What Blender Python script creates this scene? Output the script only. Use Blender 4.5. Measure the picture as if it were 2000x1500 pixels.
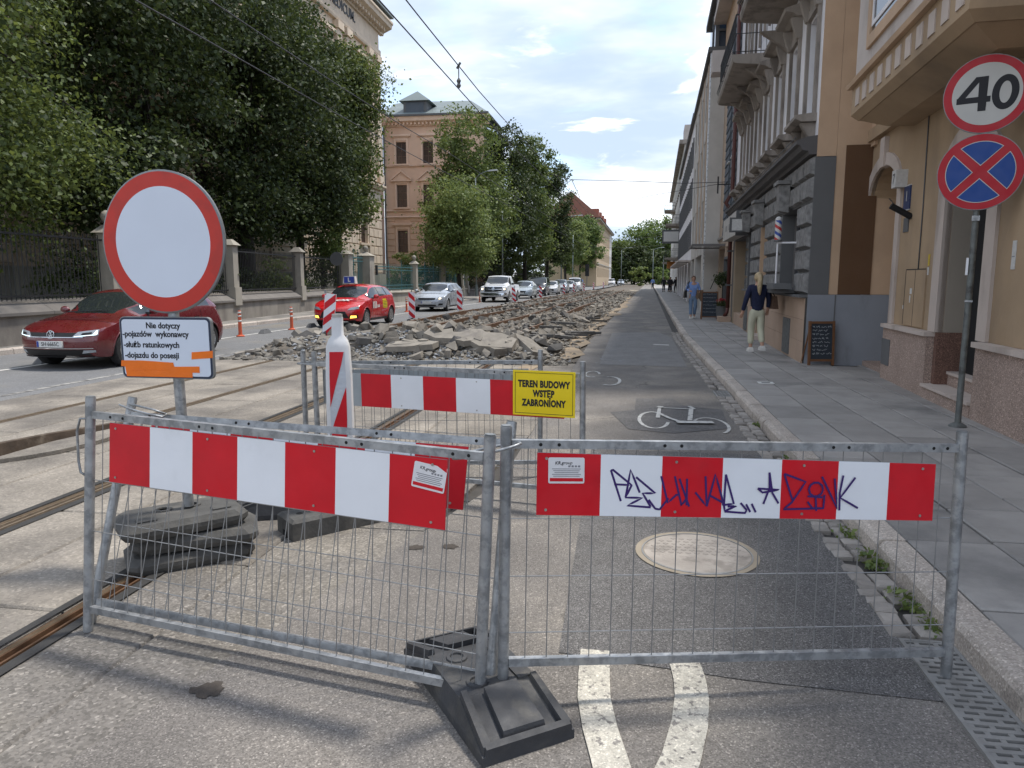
import bpy, bmesh, math, random
import numpy as np
from mathutils import Vector, Matrix, noise
for o in list(bpy.data.objects): bpy.data.objects.remove(o)
R = math.radians
SC = bpy.context.scene
COL = SC.collection
# ------------------------------------------------------------ camera, sky, sun
cam = bpy.data.cameras.new('camera'); co = bpy.data.objects.new('camera', cam); COL.objects.link(co)
co.location = (0, 0, 1.62); co.rotation_euler = (R(90-8.175), 0, R(9.108))
cam.sensor_width = 36; cam.lens = 1420/2000*36; cam.clip_start = .05; cam.clip_end = 3000
SC.camera = co
SC.view_settings.view_transform = 'Standard'; SC.view_settings.look = 'None'
SC.view_settings.gamma = 1; SC.view_settings.use_curve_mapping = False
SC.view_settings.exposure = 1.05
SUN = Vector((.32, .25, 1.0)).normalized()
sl = bpy.data.lights.new('sun', 'SUN'); sl.energy = 2.1; sl.angle = R(6.0); sl.color = (1, .95, .87)
so = bpy.data.objects.new('sun', sl); COL.objects.link(so)
so.rotation_euler = (-SUN).to_track_quat('-Z', 'Y').to_euler(); so.location = (20, 20, 60)
W = bpy.data.worlds.new('World'); SC.world = W; W.use_nodes = True
def sky():
    nt = W.node_tree; N = nt.nodes; L = nt.links; N.clear()
    out = N.new('ShaderNodeOutputWorld'); bg = N.new('ShaderNodeBackground'); bg.inputs[1].default_value = .15
    st = N.new('ShaderNodeTexSky'); st.sky_type = 'NISHITA'; st.sun_disc = False
    st.sun_elevation = math.asin(SUN.z); st.sun_rotation = math.atan2(SUN.x, SUN.y)
    st.air_density = 1.0; st.dust_density = .8; st.ozone_density = 1.6
    tc = N.new('ShaderNodeTexCoord'); sp = N.new('ShaderNodeSeparateXYZ'); L.new(tc.outputs['Generated'], sp.inputs[0])
    def mth(op, a, b=None, clamp=False):
        n = N.new('ShaderNodeMath'); n.operation = op; n.use_clamp = clamp
        for i, v in enumerate((a, b)):
            if v is None: continue
            if isinstance(v, (int, float)): n.inputs[i].default_value = v
            else: L.new(v, n.inputs[i])
        return n.outputs[0]
    zz = mth('ADD', mth('MAXIMUM', sp.outputs[2], 0.0), .16)
    cb = N.new('ShaderNodeCombineXYZ'); L.new(mth('DIVIDE', sp.outputs[0], zz), cb.inputs[0]); L.new(mth('DIVIDE', sp.outputs[1], zz), cb.inputs[1])
    def fbm(scale, det, loc, rough=.55, sx=1., dist=.0):
        mp = N.new('ShaderNodeMapping'); mp.inputs['Location'].default_value = loc; mp.inputs['Scale'].default_value = (sx, 1, 1); L.new(cb.outputs[0], mp.inputs[0])
        n = N.new('ShaderNodeTexNoise'); n.inputs['Scale'].default_value = scale; n.inputs['Detail'].default_value = det; n.inputs['Roughness'].default_value = rough; n.inputs['Distortion'].default_value = dist
        L.new(mp.outputs[0], n.inputs['Vector']); return n.outputs[0]
    def ss(v, a, b):
        n = N.new('ShaderNodeMapRange'); n.interpolation_type = 'SMOOTHSTEP'; n.inputs[1].default_value = a; n.inputs[2].default_value = b; L.new(v, n.inputs[0]); return n.outputs[0]
    def mix(f, a, b):
        n = N.new('ShaderNodeMix'); n.data_type = 'RGBA'
        if isinstance(f, float): n.inputs[0].default_value = f
        else: L.new(f, n.inputs[0])
        for i, v in ((6, a), (7, b)):
            if isinstance(v, tuple): n.inputs[i].default_value = v
            else: L.new(v, n.inputs[i])
        return n.outputs[2]
    cover = ss(fbm(1.15, 10, (3.2, 1.4, .3), .60, .8, .4), .30, .50)      # broad veil of cloud
    shade = ss(fbm(.9, 6, (7.1, 2.2, 1.), .55, .7), .37, .60)           # heavier grey-blue bellies
    puff = ss(fbm(2.6, 12, (1.3, 9.2, 4.), .58, .8, .3), .55, .66)       # few bright puffs
    white = (4.5, 4.65, 4.85, 1); grey = (2.15, 2.6, 3.35, 1)
    cc = mix(shade, white, grey)
    c = mix(mth('MULTIPLY', cover, .95), st.outputs[0], cc)
    c = mix(mth('MULTIPLY', puff, .85), c, (5.3, 5.35, 5.4, 1))
    L.new(c, bg.inputs[0]); L.new(bg.outputs[0], out.inputs[0])
sky()
# ------------------------------------------------------------ materials
MATS = {}
def mat(name, col, rough=.8, var=.12, scale=3., bump=0., bscale=60., metal=0., spec=.4, orand=0., col2=None, c2s=1.2, c2t=(.5, .62), world=False, emit=None, coat=0., alpha=None, speck=0., trans=0., zs=1., crack=0.):
    if name in MATS: return MATS[name]
    m = bpy.data.materials.new(name); MATS[name] = m; m.use_nodes = True
    nt = m.node_tree; N = nt.nodes; L = nt.links; b = N['Principled BSDF']
    b.inputs['Roughness'].default_value = rough; b.inputs['Metallic'].default_value = metal
    b.inputs['Specular IOR Level'].default_value = spec; b.inputs['Coat Weight'].default_value = coat; b.inputs['Coat Roughness'].default_value = .06
    c4 = (*col, 1); b.inputs['Base Color'].default_value = c4
    m.diffuse_color = c4
    if trans: b.inputs['Transmission Weight'].default_value = trans
    if emit: b.inputs['Emission Color'].default_value = (*emit[:3], 1); b.inputs['Emission Strength'].default_value = emit[3]
    if world: cs = N.new('ShaderNodeNewGeometry').outputs['Position']
    else: cs = N.new('ShaderNodeTexCoord').outputs['Object']
    cz = cs
    if zs != 1: mpn = N.new('ShaderNodeMapping'); mpn.inputs['Scale'].default_value = (1, 1, zs); L.new(cs, mpn.inputs[0]); cz = mpn.outputs[0]
    def nz(s, d=5, r=.55, cs=cs):
        n = N.new('ShaderNodeTexNoise'); n.inputs['Scale'].default_value = s; n.inputs['Detail'].default_value = d; n.inputs['Roughness'].default_value = r; L.new(cs, n.inputs['Vector']); return n.outputs[0]
    def mr(v, a, b_, c, d, smooth=False):
        n = N.new('ShaderNodeMapRange'); n.inputs[1].default_value = a; n.inputs[2].default_value = b_; n.inputs[3].default_value = c; n.inputs[4].default_value = d
        if smooth: n.interpolation_type = 'SMOOTHSTEP'
        L.new(v, n.inputs[0]); return n.outputs[0]
    def mx(kind, f, a, b_):
        n = N.new('ShaderNodeMix'); n.data_type = 'RGBA'; n.blend_type = kind
        if isinstance(f, float): n.inputs[0].default_value = f
        else: L.new(f, n.inputs[0])
        for i, v in ((6, a), (7, b_)):
            if isinstance(v, tuple): n.inputs[i].default_value = v
            else: L.new(v, n.inputs[i])
        return n.outputs[2]
    def gray(v):
        n = N.new('ShaderNodeCombineColor')
        for i in range(3): L.new(v, n.inputs[i])
        return n.outputs[0]
    cur = c4
    if col2: cur = mx('MIX', mr(nz(c2s, 8, .62, cz), c2t[0], c2t[1], 0, 1, True), cur, (*col2, 1))
    if var: cur = mx('MULTIPLY', 1., cur, gray(mr(nz(scale), .25, .75, 1-var, 1+var)))
    if speck:
        v = N.new('ShaderNodeTexVoronoi'); v.inputs['Scale'].default_value = bscale*1.0; L.new(cs, v.inputs['Vector'])
        sepn = N.new('ShaderNodeSeparateColor'); L.new(v.outputs['Color'], sepn.inputs[0])
        cur = mx('MULTIPLY', 1., cur, gray(mr(sepn.outputs[0], 0, 1, 1-speck, 1+speck)))
        cur = mx('MULTIPLY', 1., cur, gray(mr(sepn.outputs[1], .86, .9, 1., 1+speck*1.8)))
    if crack:
        wn = N.new('ShaderNodeTexNoise'); wn.inputs['Scale'].default_value = 2.; wn.inputs['Detail'].default_value = 6; L.new(cs, wn.inputs['Vector'])
        av = N.new('ShaderNodeMix'); av.data_type = 'RGBA'; av.blend_type = 'ADD'; av.inputs[0].default_value = .45; L.new(cs, av.inputs[6]); L.new(wn.outputs['Color'], av.inputs[7])
        vo = N.new('ShaderNodeTexVoronoi'); vo.feature = 'DISTANCE_TO_EDGE'; vo.inputs['Scale'].default_value = crack; L.new(av.outputs[2], vo.inputs['Vector'])
        line = mr(vo.outputs['Distance'], .0, .011, .45, 1.); msk = mr(nz(.55, 3), .50, .62, 0, 1, True)
        cur = mx('MULTIPLY', msk, cur, gray(line))
    if orand:
        oi = N.new('ShaderNodeObjectInfo'); cur = mx('MULTIPLY', 1., cur, gray(mr(oi.outputs['Random'], 0, 1, 1-orand, 1+orand)))
    if not isinstance(cur, tuple): L.new(cur, b.inputs['Base Color'])
    if bump:
        bp = N.new('ShaderNodeBump'); bp.inputs['Strength'].default_value = bump; bp.inputs['Distance'].default_value = .01
        L.new(nz(bscale, 4), bp.inputs['Height']); L.new(bp.outputs[0], b.inputs['Normal'])
    if rough > .05 and var: L.new(mr(nz(scale*2.3), .3, .7, max(.02, rough-.12), min(1, rough+.12)), b.inputs['Roughness'])
    return m
# ------------------------------------------------------------ mesh helpers
class MB:
    def __init__(s): s.v = []; s.f = []; s.m = []
    def add(s, vs, fs, mi=0):
        k = len(s.v); s.v += [tuple(p) for p in vs]; s.f += [tuple(i+k for i in f) for f in fs]; s.m += [mi]*len(fs); return s
    def hexa(s, p, mi=0): return s.add(p, [(0,3,2,1),(4,5,6,7),(0,1,5,4),(1,2,6,5),(2,3,7,6),(3,0,4,7)], mi)
    def box(s, x0, x1, y0, y1, z0, z1, mi=0, T=None):
        p = [(x0,y0,z0),(x1,y0,z0),(x1,y1,z0),(x0,y1,z0),(x0,y0,z1),(x1,y0,z1),(x1,y1,z1),(x0,y1,z1)]
        if T is not None: p = [T @ Vector(q) for q in p]
        return s.hexa(p, mi)
    def bbox(s, x0, x1, y0, y1, z0, z1, c=.01, mi=0, T=None):      # box with its top edges chamfered
        p = [(x0,y0,z0),(x1,y0,z0),(x1,y1,z0),(x0,y1,z0),(x0,y0,z1-c),(x1,y0,z1-c),(x1,y1,z1-c),(x0,y1,z1-c),(x0+c,y0+c,z1),(x1-c,y0+c,z1),(x1-c,y1-c,z1),(x0+c,y1-c,z1)]
        if T is not None: p = [T @ Vector(q) for q in p]
        return s.add(p, [(0,3,2,1),(0,1,5,4),(1,2,6,5),(2,3,7,6),(3,0,4,7),(4,5,9,8),(5,6,10,9),(6,7,11,10),(7,4,8,11),(8,9,10,11)], mi)
    def rock(s, x0, x1, z0, z1, y0, y1, c, mi=0):                   # block on a facade (local x, z) with bevelled front at y1
        p = [(x0,y0,z0),(x1,y0,z0),(x1,y0,z1),(x0,y0,z1),(x0+c,y1,z0+c),(x1-c,y1,z0+c),(x1-c,y1,z1-c),(x0+c,y1,z1-c)]
        return s.add(p, [(0,1,2,3),(0,4,5,1),(1,5,6,2),(2,6,7,3),(3,7,4,0),(4,7,6,5)], mi)
    def cyl(s, p0, p1, r0, r1=None, n=10, mi=0, caps=True):
        p0 = Vector(p0); p1 = Vector(p1); r1 = r0 if r1 is None else r1
        d = (p1-p0).normalized(); a = d.orthogonal().normalized(); b = d.cross(a); vs = []
        for p, r in ((p0, r0), (p1, r1)):
            for i in range(n):
                t = 2*math.pi*i/n; vs.append(p+a*(r*math.cos(t))+b*(r*math.sin(t)))
        fs = [(i, (i+1) % n, n+(i+1) % n, n+i) for i in range(n)]
        if caps: fs += [tuple(range(n-1, -1, -1)), tuple(range(n, 2*n))]
        return s.add(vs, fs, mi)
    def tube(s, pts, r, n=8, mi=0, closed=False, caps=True):
        P = [Vector(p) for p in pts]; m = len(P); rr = r if isinstance(r, (list, tuple)) else [r]*m
        vs = []; up = None
        for i in range(m):
            if closed: t = P[(i+1) % m]-P[i-1]
            else: t = P[min(i+1, m-1)]-P[max(i-1, 0)]
            t.normalize()
            if up is None: up = t.orthogonal().normalized()
            up = (up-t*up.dot(t)); up = up.normalized() if up.length > 1e-6 else t.orthogonal().normalized()
            b = t.cross(up)
            for k in range(n):
                a = 2*math.pi*k/n; vs.append(P[i]+up*(rr[i]*math.cos(a))+b*(rr[i]*math.sin(a)))
        fs = []
        for i in range(m if closed else m-1):
            j = (i+1) % m
            for k in range(n): fs.append((i*n+k, i*n+(k+1) % n, j*n+(k+1) % n, j*n+k))
        if not closed and caps: fs += [tuple(range(n-1, -1, -1)), tuple(range((m-1)*n, m*n))]
        return s.add(vs, fs, mi)
    def prism(s, poly, f0, f1, mi=0):                                # poly 2D; f0/f1 map 2D -> 3D
        n = len(poly); vs = [f0(p) for p in poly]+[f1(p) for p in poly]
        return s.add(vs, [tuple(range(n-1, -1, -1)), tuple(range(n, 2*n))]+[(i, (i+1) % n, n+(i+1) % n, n+i) for i in range(n)], mi)
    def lathe(s, prof, n=16, c=(0,0,0), mi=0, sy=1.):
        vs = []; m = len(prof)
        for r, z in prof:
            for k in range(n):
                a = 2*math.pi*k/n; vs.append((c[0]+r*math.cos(a), c[1]+sy*r*math.sin(a), c[2]+z))
        fs = [(i*n+k, i*n+(k+1) % n, (i+1)*n+(k+1) % n, (i+1)*n+k) for i in range(m-1) for k in range(n)]
        fs += [tuple(range(n-1, -1, -1)), tuple(range((m-1)*n, m*n))]
        return s.add(vs, fs, mi)
    def sphere(s, c, r, n=10, m=7, mi=0, sc=(1,1,1)):
        vs = [(c[0], c[1], c[2]-r*sc[2])]
        for i in range(1, m):
            a = math.pi*i/m
            for k in range(n):
                t = 2*math.pi*k/n; vs.append((c[0]+sc[0]*r*math.sin(a)*math.cos(t), c[1]+sc[1]*r*math.sin(a)*math.sin(t), c[2]-sc[2]*r*math.cos(a)))
        vs.append((c[0], c[1], c[2]+r*sc[2])); e = len(vs)-1
        fs = [(0, 1+(k+1) % n, 1+k) for k in range(n)]
        for i in range(m-2):
            for k in range(n): fs.append((1+i*n+k, 1+i*n+(k+1) % n, 1+(i+1)*n+(k+1) % n, 1+(i+1)*n+k))
        fs += [(1+(m-2)*n+k, 1+(m-2)*n+(k+1) % n, e) for k in range(n)]
        return s.add(vs, fs, mi)
    def xf(s, T): s.v = [tuple(T @ Vector(p)) for p in s.v]; return s
    def mesh(s, name, mats, smooth=False):
        me = bpy.data.meshes.new(name); me.from_pydata(s.v, [], s.f)
        for m in (mats if isinstance(mats, (list, tuple)) else [mats]): me.materials.append(m)
        if len(me.materials) > 1: me.polygons.foreach_set('material_index', s.m)
        if smooth:
            me.polygons.foreach_set('use_smooth', [True]*len(me.polygons))
            if isinstance(smooth, (int, float)) and smooth is not True: me.set_sharp_from_angle(angle=R(smooth))
        me.update(); return me
    def build(s, name, mats, parent=None, smooth=False, loc=None, rot=None): return put(name, s.mesh(name, mats, smooth), parent, loc, rot)
def put(name, me, parent=None, loc=None, rot=None, scale=None):
    o = bpy.data.objects.new(name, me); COL.objects.link(o)
    if parent: o.parent = parent
    if loc is not None: o.location = loc
    if rot is not None: o.rotation_euler = rot
    if scale is not None: o.scale = scale
    return o
def tag(o, label=None, cat=None, group=None, kind=None):
    if label: o['label'] = label
    if cat: o['category'] = cat
    if group: o['group'] = group
    if kind: o['kind'] = kind
    return o
def thing(name, label, cat, loc=(0,0,0), rz=0, group=None):
    o = put(name, None, None, loc, (0,0,rz)); o.empty_display_size = .2
    return tag(o, label, cat, group)
def struct(o): o['kind'] = 'structure'; return o
def copy_tree(o, parent=None):
    c = o.copy(); COL.objects.link(c); c.parent = parent
    for ch in list(o.children): copy_tree(ch, c)
    return c
def text_mesh(s, size, mt, bold=0., shear=0., align='CENTER', sx=1., space=1., ext=.0006):
    cu = bpy.data.curves.new('t', 'FONT'); cu.body = s; cu.size = size; cu.align_x = align; cu.align_y = 'CENTER'
    cu.offset = bold; cu.shear = shear; cu.extrude = ext; cu.space_character = space; cu.resolution_u = 3
    o = bpy.data.objects.new('t', cu); COL.objects.link(o); bpy.context.view_layer.update()
    me = bpy.data.meshes.new_from_object(o.evaluated_get(bpy.context.evaluated_depsgraph_get()))
    bpy.data.objects.remove(o); me.materials.clear(); me.materials.append(mt)
    if sx != 1: me.transform(Matrix.Diagonal((sx, 1, 1, 1)))
    return me
def bend(Y): return .026*max(0, Y-20)
def strip(x0, x1, ys, z, mb=None, f=bend):         # bent sheet between x0 and x1 (floats or functions)
    mb = mb or MB(); vs = []
    for y in ys:
        a = x0(y) if callable(x0) else x0+f(y); b = x1(y) if callable(x1) else x1+f(y)
        vs += [(a, y, z), (b, y, z)]
    return mb.add(vs, [(2*i, 2*i+1, 2*i+3, 2*i+2) for i in range(len(ys)-1)])
def ribbon(pts, w, f, mb):                          # flat stroke of width w; f maps 2D to 3D
    P = [Vector(p) for p in pts]; vs = []
    for i in range(len(P)):
        t = (P[min(i+1, len(P)-1)]-P[max(i-1, 0)]); t.normalize(); n = Vector((-t.y, t.x))*w/2
        vs += [f(P[i]+n), f(P[i]-n)]
    return mb.add(vs, [(2*i, 2*i+1, 2*i+3, 2*i+2) for i in range(len(P)-1)])
def hull(pts):
    bm = bmesh.new()
    for p in pts: bm.verts.new(p)
    r = bmesh.ops.convex_hull(bm, input=bm.verts)
    bmesh.ops.delete(bm, geom=[e for e in r['geom_interior'] if isinstance(e, bmesh.types.BMVert)], context='VERTS')
    bm.verts.ensure_lookup_table(); vs = [tuple(v.co) for v in bm.verts]; ix = {v: i for i, v in enumerate(bm.verts)}
    fs = [tuple(ix[v] for v in f.verts) for f in bm.faces]; bm.free(); return vs, fs
rnd = random.Random(11)
# ------------------------------------------------------------ ground, roads, pavements
m_asph = mat('asphalt', (.152,.139,.127), .85, .24, 1.1, .5, 170, speck=.34, col2=(.21,.188,.16), c2s=.55, c2t=(.45,.7), world=True, crack=.55)
m_asph_d = mat('asphalt_patch', (.105,.10,.097), .82, .15, 2, .5, 190, speck=.5, col2=(.135,.128,.12), c2s=.9, c2t=(.5,.75), world=True)
m_asph_l = mat('asphalt_left', (.15,.15,.152), .85, .12, .8, .4, 150, speck=.3, col2=(.19,.17,.14), c2s=.35, c2t=(.5,.75), world=True)
m_conc = mat('track_concrete', (.228,.203,.172), .9, .26, 1.7, .6, 70, orand=.08, speck=.16, col2=(.145,.13,.114), c2s=.8, c2t=(.42,.64), world=True, crack=.8)
m_conc2 = mat('worn_track_edge', (.155,.142,.128), .9, .24, 1.6, .6, 90, speck=.3, col2=(.20,.18,.152), c2s=.9, c2t=(.45,.7), world=True, crack=.7)
m_dust = mat('dust', (.30,.255,.195), .95, .2, 2.5, .4, 90, world=True)
m_rust = mat('rusty_rail', (.135,.075,.042), .6, .3, 12, .3, 80, metal=.4, world=True)
m_railtop = mat('worn_rail_top', (.21,.15,.10), .38, .25, 9, .1, 80, metal=.7, world=True)
m_slab = mat('pavement_slab', (.29,.274,.258), .8, .16, 2.2, .35, 110, orand=.13, col2=(.18,.173,.166), c2s=.8, c2t=(.5,.7), world=True)
m_joint = mat('joint_dirt', (.06,.055,.05), .95, .2, 8, .3, 90, world=True)
m_kerb = mat('granite_kerb', (.40,.35,.305), .8, .2, 3, .4, 120, orand=.12, speck=.22, col2=(.2,.18,.16), c2s=2.2, c2t=(.55,.7), world=True)
m_sett = mat('granite_sett', (.27,.245,.22), .8, .2, 6, .5, 80, orand=.2, world=True)
m_earth = mat('earth', (.11,.09,.07), .95, .3, 3, .6, 30, world=True)
m_grass = mat('lawn', (.05,.075,.022), .95, .3, 3, .6, 30, world=True)
m_paint = mat('road_paint', (.47,.44,.375), .75, .22, 12, .5, 150, speck=.18, col2=(.19,.175,.16), c2s=38, c2t=(.54,.63), world=True)
m_paint_o = mat('worn_paint', (.52,.51,.48), .75, .2, 8, .3, 130, col2=(.15,.145,.14), c2s=14, c2t=(.55,.68), world=True)
m_iron = mat('cast_iron', (.25,.245,.235), .65, .25, 8, .3, 60, metal=.2, world=True)
YS = [-8, -2, 2, 6, 10, 14, 18, 20, 25, 30, 40, 50, 65, 80, 100, 125, 150, 190, 240]
g = MB().add([(-700,-300,-.2),(700,-300,-.2),(700,1100,-.2),(-700,1100,-.2)], [(0,1,2,3)])
struct(g.build('ground', m_earth))
edgeC = lambda y: -1.85+.85*min(1, max(0, (y-2)/3.6)) if y < 14 else -1.0+bend(y)
YR = sorted(set(YS+[3, 4, 5, 5.6, 7, 8, 12]))
road = struct(strip(edgeC, 1.26, YR, 0).build('road', m_asph))
left_road = struct(strip(-13.35, lambda y: -8.35+bend(y), YS, -.004).build('left_road', m_asph_l))
# patches of newer asphalt (each sheet 4 mm up)
def sheet(name, poly, z, m, parent=None): return MB().add([(x, y, z) for x, y in poly], [tuple(range(len(poly)))]).build(name, m, parent)
sheet('asphalt_patch', [(-.27,2.98),(.5,2.88),(1.24,2.84),(1.25,5.2),(1.25,6.9),(-.33,6.9),(-.29,4.5)], .004, m_asph_d, road)
sheet('asphalt_patch', [(.02,7.9),(.5,7.75),(1.12,8.1),(1.18,9.3),(.72,9.5),(.62,10.1),(.12,10.0),(.1,9.1),(-.2,8.9)], .004, m_asph_d, road)
sheet('asphalt_patch', [(-.55,14.0),(1.1,13.8),(1.2,21),(.9,23),(-.5,22.5)], .004, mat('asphalt_patch_grey', (.18,.172,.165), .85, .14, 2, .5, 170, speck=.35, world=True), road)
# tram track bed: concrete panels, four rails
bed = struct(strip(-8.35, edgeC, [-8,-2,2,3,4,5,5.6,7,10,14.6], -.03).build('tram_track_bed', m_joint))
def panel(x0, x1, y0, y1, dz=0.):
    c = .008; return MB().bbox(x0+c, x1-c, y0+c, y1-c, -.05, .0+dz, .012).build('concrete_panel', m_conc2 if x0 > -2.6 and y0 < 2.5 else m_conc, bed)
RAILS = [-2.65, -4.09, -5.68, -7.12]
xs_cols = [(-8.35,-7.19),(-7.06,-6.42),(-6.42,-5.75),(-5.62,-4.9),(-4.9,-4.16),(-4.03,-3.4),(-3.4,-2.72),(-2.59,-2.12),(-2.12,-1.62)]
for i, (x0, x1) in enumerate(xs_cols):
    y = -3.+(i % 3)*.7; Ln = 3.0
    while y < 13.6:
        y1 = min(y+Ln, 14.1)
        if i == 8:
            e = edgeC(.5*(y+y1))
            MB().hexa([(x0+.008,y+.008,-.05),(edgeC(y)-.005,y+.008,-.05),(edgeC(y1)-.005,y1-.008,-.05),(x0+.008,y1-.008,-.05),(x0+.008,y+.008,-.003),(edgeC(y)-.005,y+.008,-.001),(edgeC(y1)-.005,y1-.008,-.001),(x0+.008,y1-.008,-.003)]).build('concrete_panel', m_conc2 if y < 4.5 else m_conc, bed)
        else: panel(x0, x1, y, y1, rnd.uniform(-.004, .002))
        y = y1
for x in RAILS:                                     # grooved rail: head, groove, guard lip
    r = MB()
    for a, b, z in ((-.045,-.002,.004),(.030,.042,.0),(-.002,.030,-.024)): r.box(x+a, x+b, -3, 14.2, -.06, z)
    rr = r.build('rail', m_rust if x > -3 else mat('dusty_rail', (.185,.145,.105), .8, .25, 12, .3, 80, world=True), bed); MB().box(x-.036, x-.010, -3, 14.2, .003, .0055).build('running_surface', m_railtop, rr)
for x, w in ((-2.575,.045),(-2.765,.03),(-3.99,.05),(-4.20,.04)): struct(sheet('tar_joint', [(x,-3),(x+w,-3),(x+w+.012,5),(x+w,13.9),(x,13.9),(x-.01,6)], .006, mat('tar', (.035,.034,.033), .7, .2, 9, .2, 60, world=True)))
# dust blown over the concrete and along the rubble edge: irregular flat patches
def blob(cx, cy, rx, ry, z, m, name, n=26, seed=1):
    q = random.Random(seed); pts = []
    for k in range(n):
        a = 2*math.pi*k/n; s = .72+.5*q.random(); pts.append((cx+rx*s*math.cos(a), cy+ry*s*math.sin(a)))
    o = sheet(name, pts, z, m); return o
# right pavement: bed, kerb stones, slabs
pav = struct(strip(1.6, lambda y: 6.6+.035*max(0, y-13), YS, .085).build('pavement', m_joint))
kx0, kx1 = 1.45, 1.615
y = .4; q = random.Random(5)
while y < 75:
    Ln = q.uniform(.82, 1.12) if y < 30 else q.uniform(1.6, 2.2); w = q.uniform(-.008, .008); b0, b1 = bend(y), bend(y+Ln)
    d = .035; z1 = .122+q.uniform(-.006, .006); g_ = .007
    prof = [(kx0+w, -.1), (kx0+w+.012, z1-d), (kx0+w+.03, z1-.008), (kx0+w+.055, z1), (kx1, z1), (kx1, -.1)]
    k = MB().prism(prof, lambda p: (p[0]+b0, y+g_, p[1]), lambda p: (p[0]+b1, y+Ln-g_, p[1]))
    k.build('kerb_stone', m_kerb, pav); y += Ln
struct(strip(kx0, kx1, [75, 100, 125, 150, 190, 240], .12).build('far_kerb', m_kerb))
slabmesh = {}
def slab(x0, x1, y0, y1, zt):
    MB().bbox(x0+.009, x1-.009, y0+.009, y1-.009, .08, zt, .008).build('paving_slab', m_slab, pav)
q = random.Random(9)
cols = [1.62, 2.1, 2.58, 3.06, 3.54]
for ci, x0 in enumerate(cols):
    x1 = x0+.48; y = 1.0+q.uniform(0, .6)
    while y < (27 if ci < 3 else 13.7):
        Ln = q.choice([.62, .78, .78, .92]); b = bend(y)
        if y > 13.4 and x1 > 3.14+.035*(y-13.7): break
        xe = min(x1, 3.68+.055*(y-7.4)+.1) if ci == 4 else x1
        slab(x0+b, xe+b, y, y+Ln, .12+q.uniform(-.0035, .0035)); y += Ln
for y in np.arange(13.75, 27, .8): slab(3.06+bend(y), 3.2+.035*(y-13.7), y, y+.78, .119)
for y in np.arange(2.0, 13.6, .8):
    if 4.02 < 3.66+.055*(y-7.4)+.3: slab(4.02, 4.4, y, y+.79, .119)
far_pav = struct(strip(1.62, lambda y: 6.6+.035*max(0, y-13), [27, 40, 60, 90, 125, 190, 240], .117).build('far_pavement', m_slab))
# gutter of setts
gut = struct(strip(1.2, 1.46, YS, -.016).build('gutter', m_joint))
setts = []
for v in range(6):
    p = [(sx*(.5+q.uniform(-.08, .06)), sy*(.5+q.uniform(-.08, .06)), z) for z in (-.6, .3) for sx in (-1, 1) for sy in (-1, 1)]
    p += [(sx*.36, sy*.36, .5+q.uniform(-.1, .1)) for sx in (-1, 1) for sy in (-1, 1)]
    vs, fs = hull(p); setts.append(MB().add(vs, fs).mesh('sett', m_sett, False))
y = 3.36; n = 0
while y < 23 and n < 298:
    s = q.uniform(.09, .13)
    if not (10.2 < y < 10.9):
        for x0, x1 in ((1.22, 1.33), (1.335, 1.445)):
            if q.random() < (.9 if y < 6 else .85):
                put('sett', q.choice(setts), gut, ((x0+x1)/2+q.uniform(-.008, .008)+bend(y), y+s/2, -.014+q.uniform(-.004, .01)), (q.uniform(-.06, .06), q.uniform(-.06, .06), q.uniform(-.12, .12)), ((x1-x0)*.95, s*.94, .06)); n += 1
    y += s
# painted markings
def poly_mark(name, polys, m, z=.008):
    mb = MB()
    for p in polys: mb.add([(x, y_, z) for x, y_ in p], [tuple(range(len(p)))])
    return struct(mb.build(name, m))
def stroke(pts, w, mb, z=.008): return ribbon(pts, w, lambda p: (p.x, p.y, z), mb)
mk = MB()
LM1 = [(-.113,3.02),(-.111,2.92),(-.109,2.819),(-.101,2.651),(-.07,2.458),(-.032,2.294),(-.004,2.156),(.029,2.025),(.06,1.92)]
LM2 = [(.262,2.99),(.272,2.928),(.278,2.83),(.276,2.712),(.255,2.541),(.209,2.333),(.159,2.182),(.098,2.036),(.05,1.93)]
stroke(LM1, .128, mk)
stroke(LM2, .13, mk)
struct(mk.build('painted_lane_marking', m_paint))
bk = MB()
def arc(cx, cy, rx, ry, a0, a1, n=14): return [(cx+rx*math.cos(R(a0+(a1-a0)*i/n)), cy+ry*math.sin(R(a0+(a1-a0)*i/n))) for i in range(n+1)]
stroke(arc(.31,8.47,.165,.50, 35, 345, 22), .04, bk, .0085)
stroke(arc(.93,8.22,.19,.46, -60, 145, 16), .035, bk, .0085)
stroke([(.362,8.58),(.411,9.27),(.809,9.24)], .05, bk, .0125); stroke([(.80,9.25),(.72,8.45)], .055, bk, .0165); stroke([(.40,8.82),(.50,8.55),(.62,8.33)], .05, bk, .0165)
stroke([(.78,9.42),(.83,9.2)], .05, bk, .0205); stroke([(.56,8.29),(.97,8.34)], .13, bk, .0245); stroke([(.38,9.3),(.45,9.27)], .09, bk, .0205)
struct(bk.build('painted_bicycle_symbol', m_paint_o))
b2 = MB(); stroke(arc(-.28,11.7,.16,.5, -120, 110, 16), .05, b2); stroke(arc(-.6,12.5,.12,.4, 0, 300, 16), .04, b2)
struct(b2.build('worn_bicycle_symbol', m_paint_o))
ln = MB()
ln.add([(.62,18.4,.01),(1.0,18.3,.01),(1.0,18.55,.01),(.62,18.65,.01)], [(0,1,2,3)])
struct(ln.build('painted_dash', m_paint_o))
el = strip(-11.22, -11.10, [6, 14, 20, 25, 30, 40, 60, 90, 130], .0); struct(el.build('painted_edge_line', m_paint_o))
struct(strip(-8.75, -8.64, [3, 14, 20, 25, 30, 40, 60, 90, 130], .0).build('painted_edge_line', mat('worn_paint_left', (.3,.29,.27), .8, .2, 8, col2=(.13,.125,.12), c2s=5, c2t=(.45,.55), world=True)))
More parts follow.
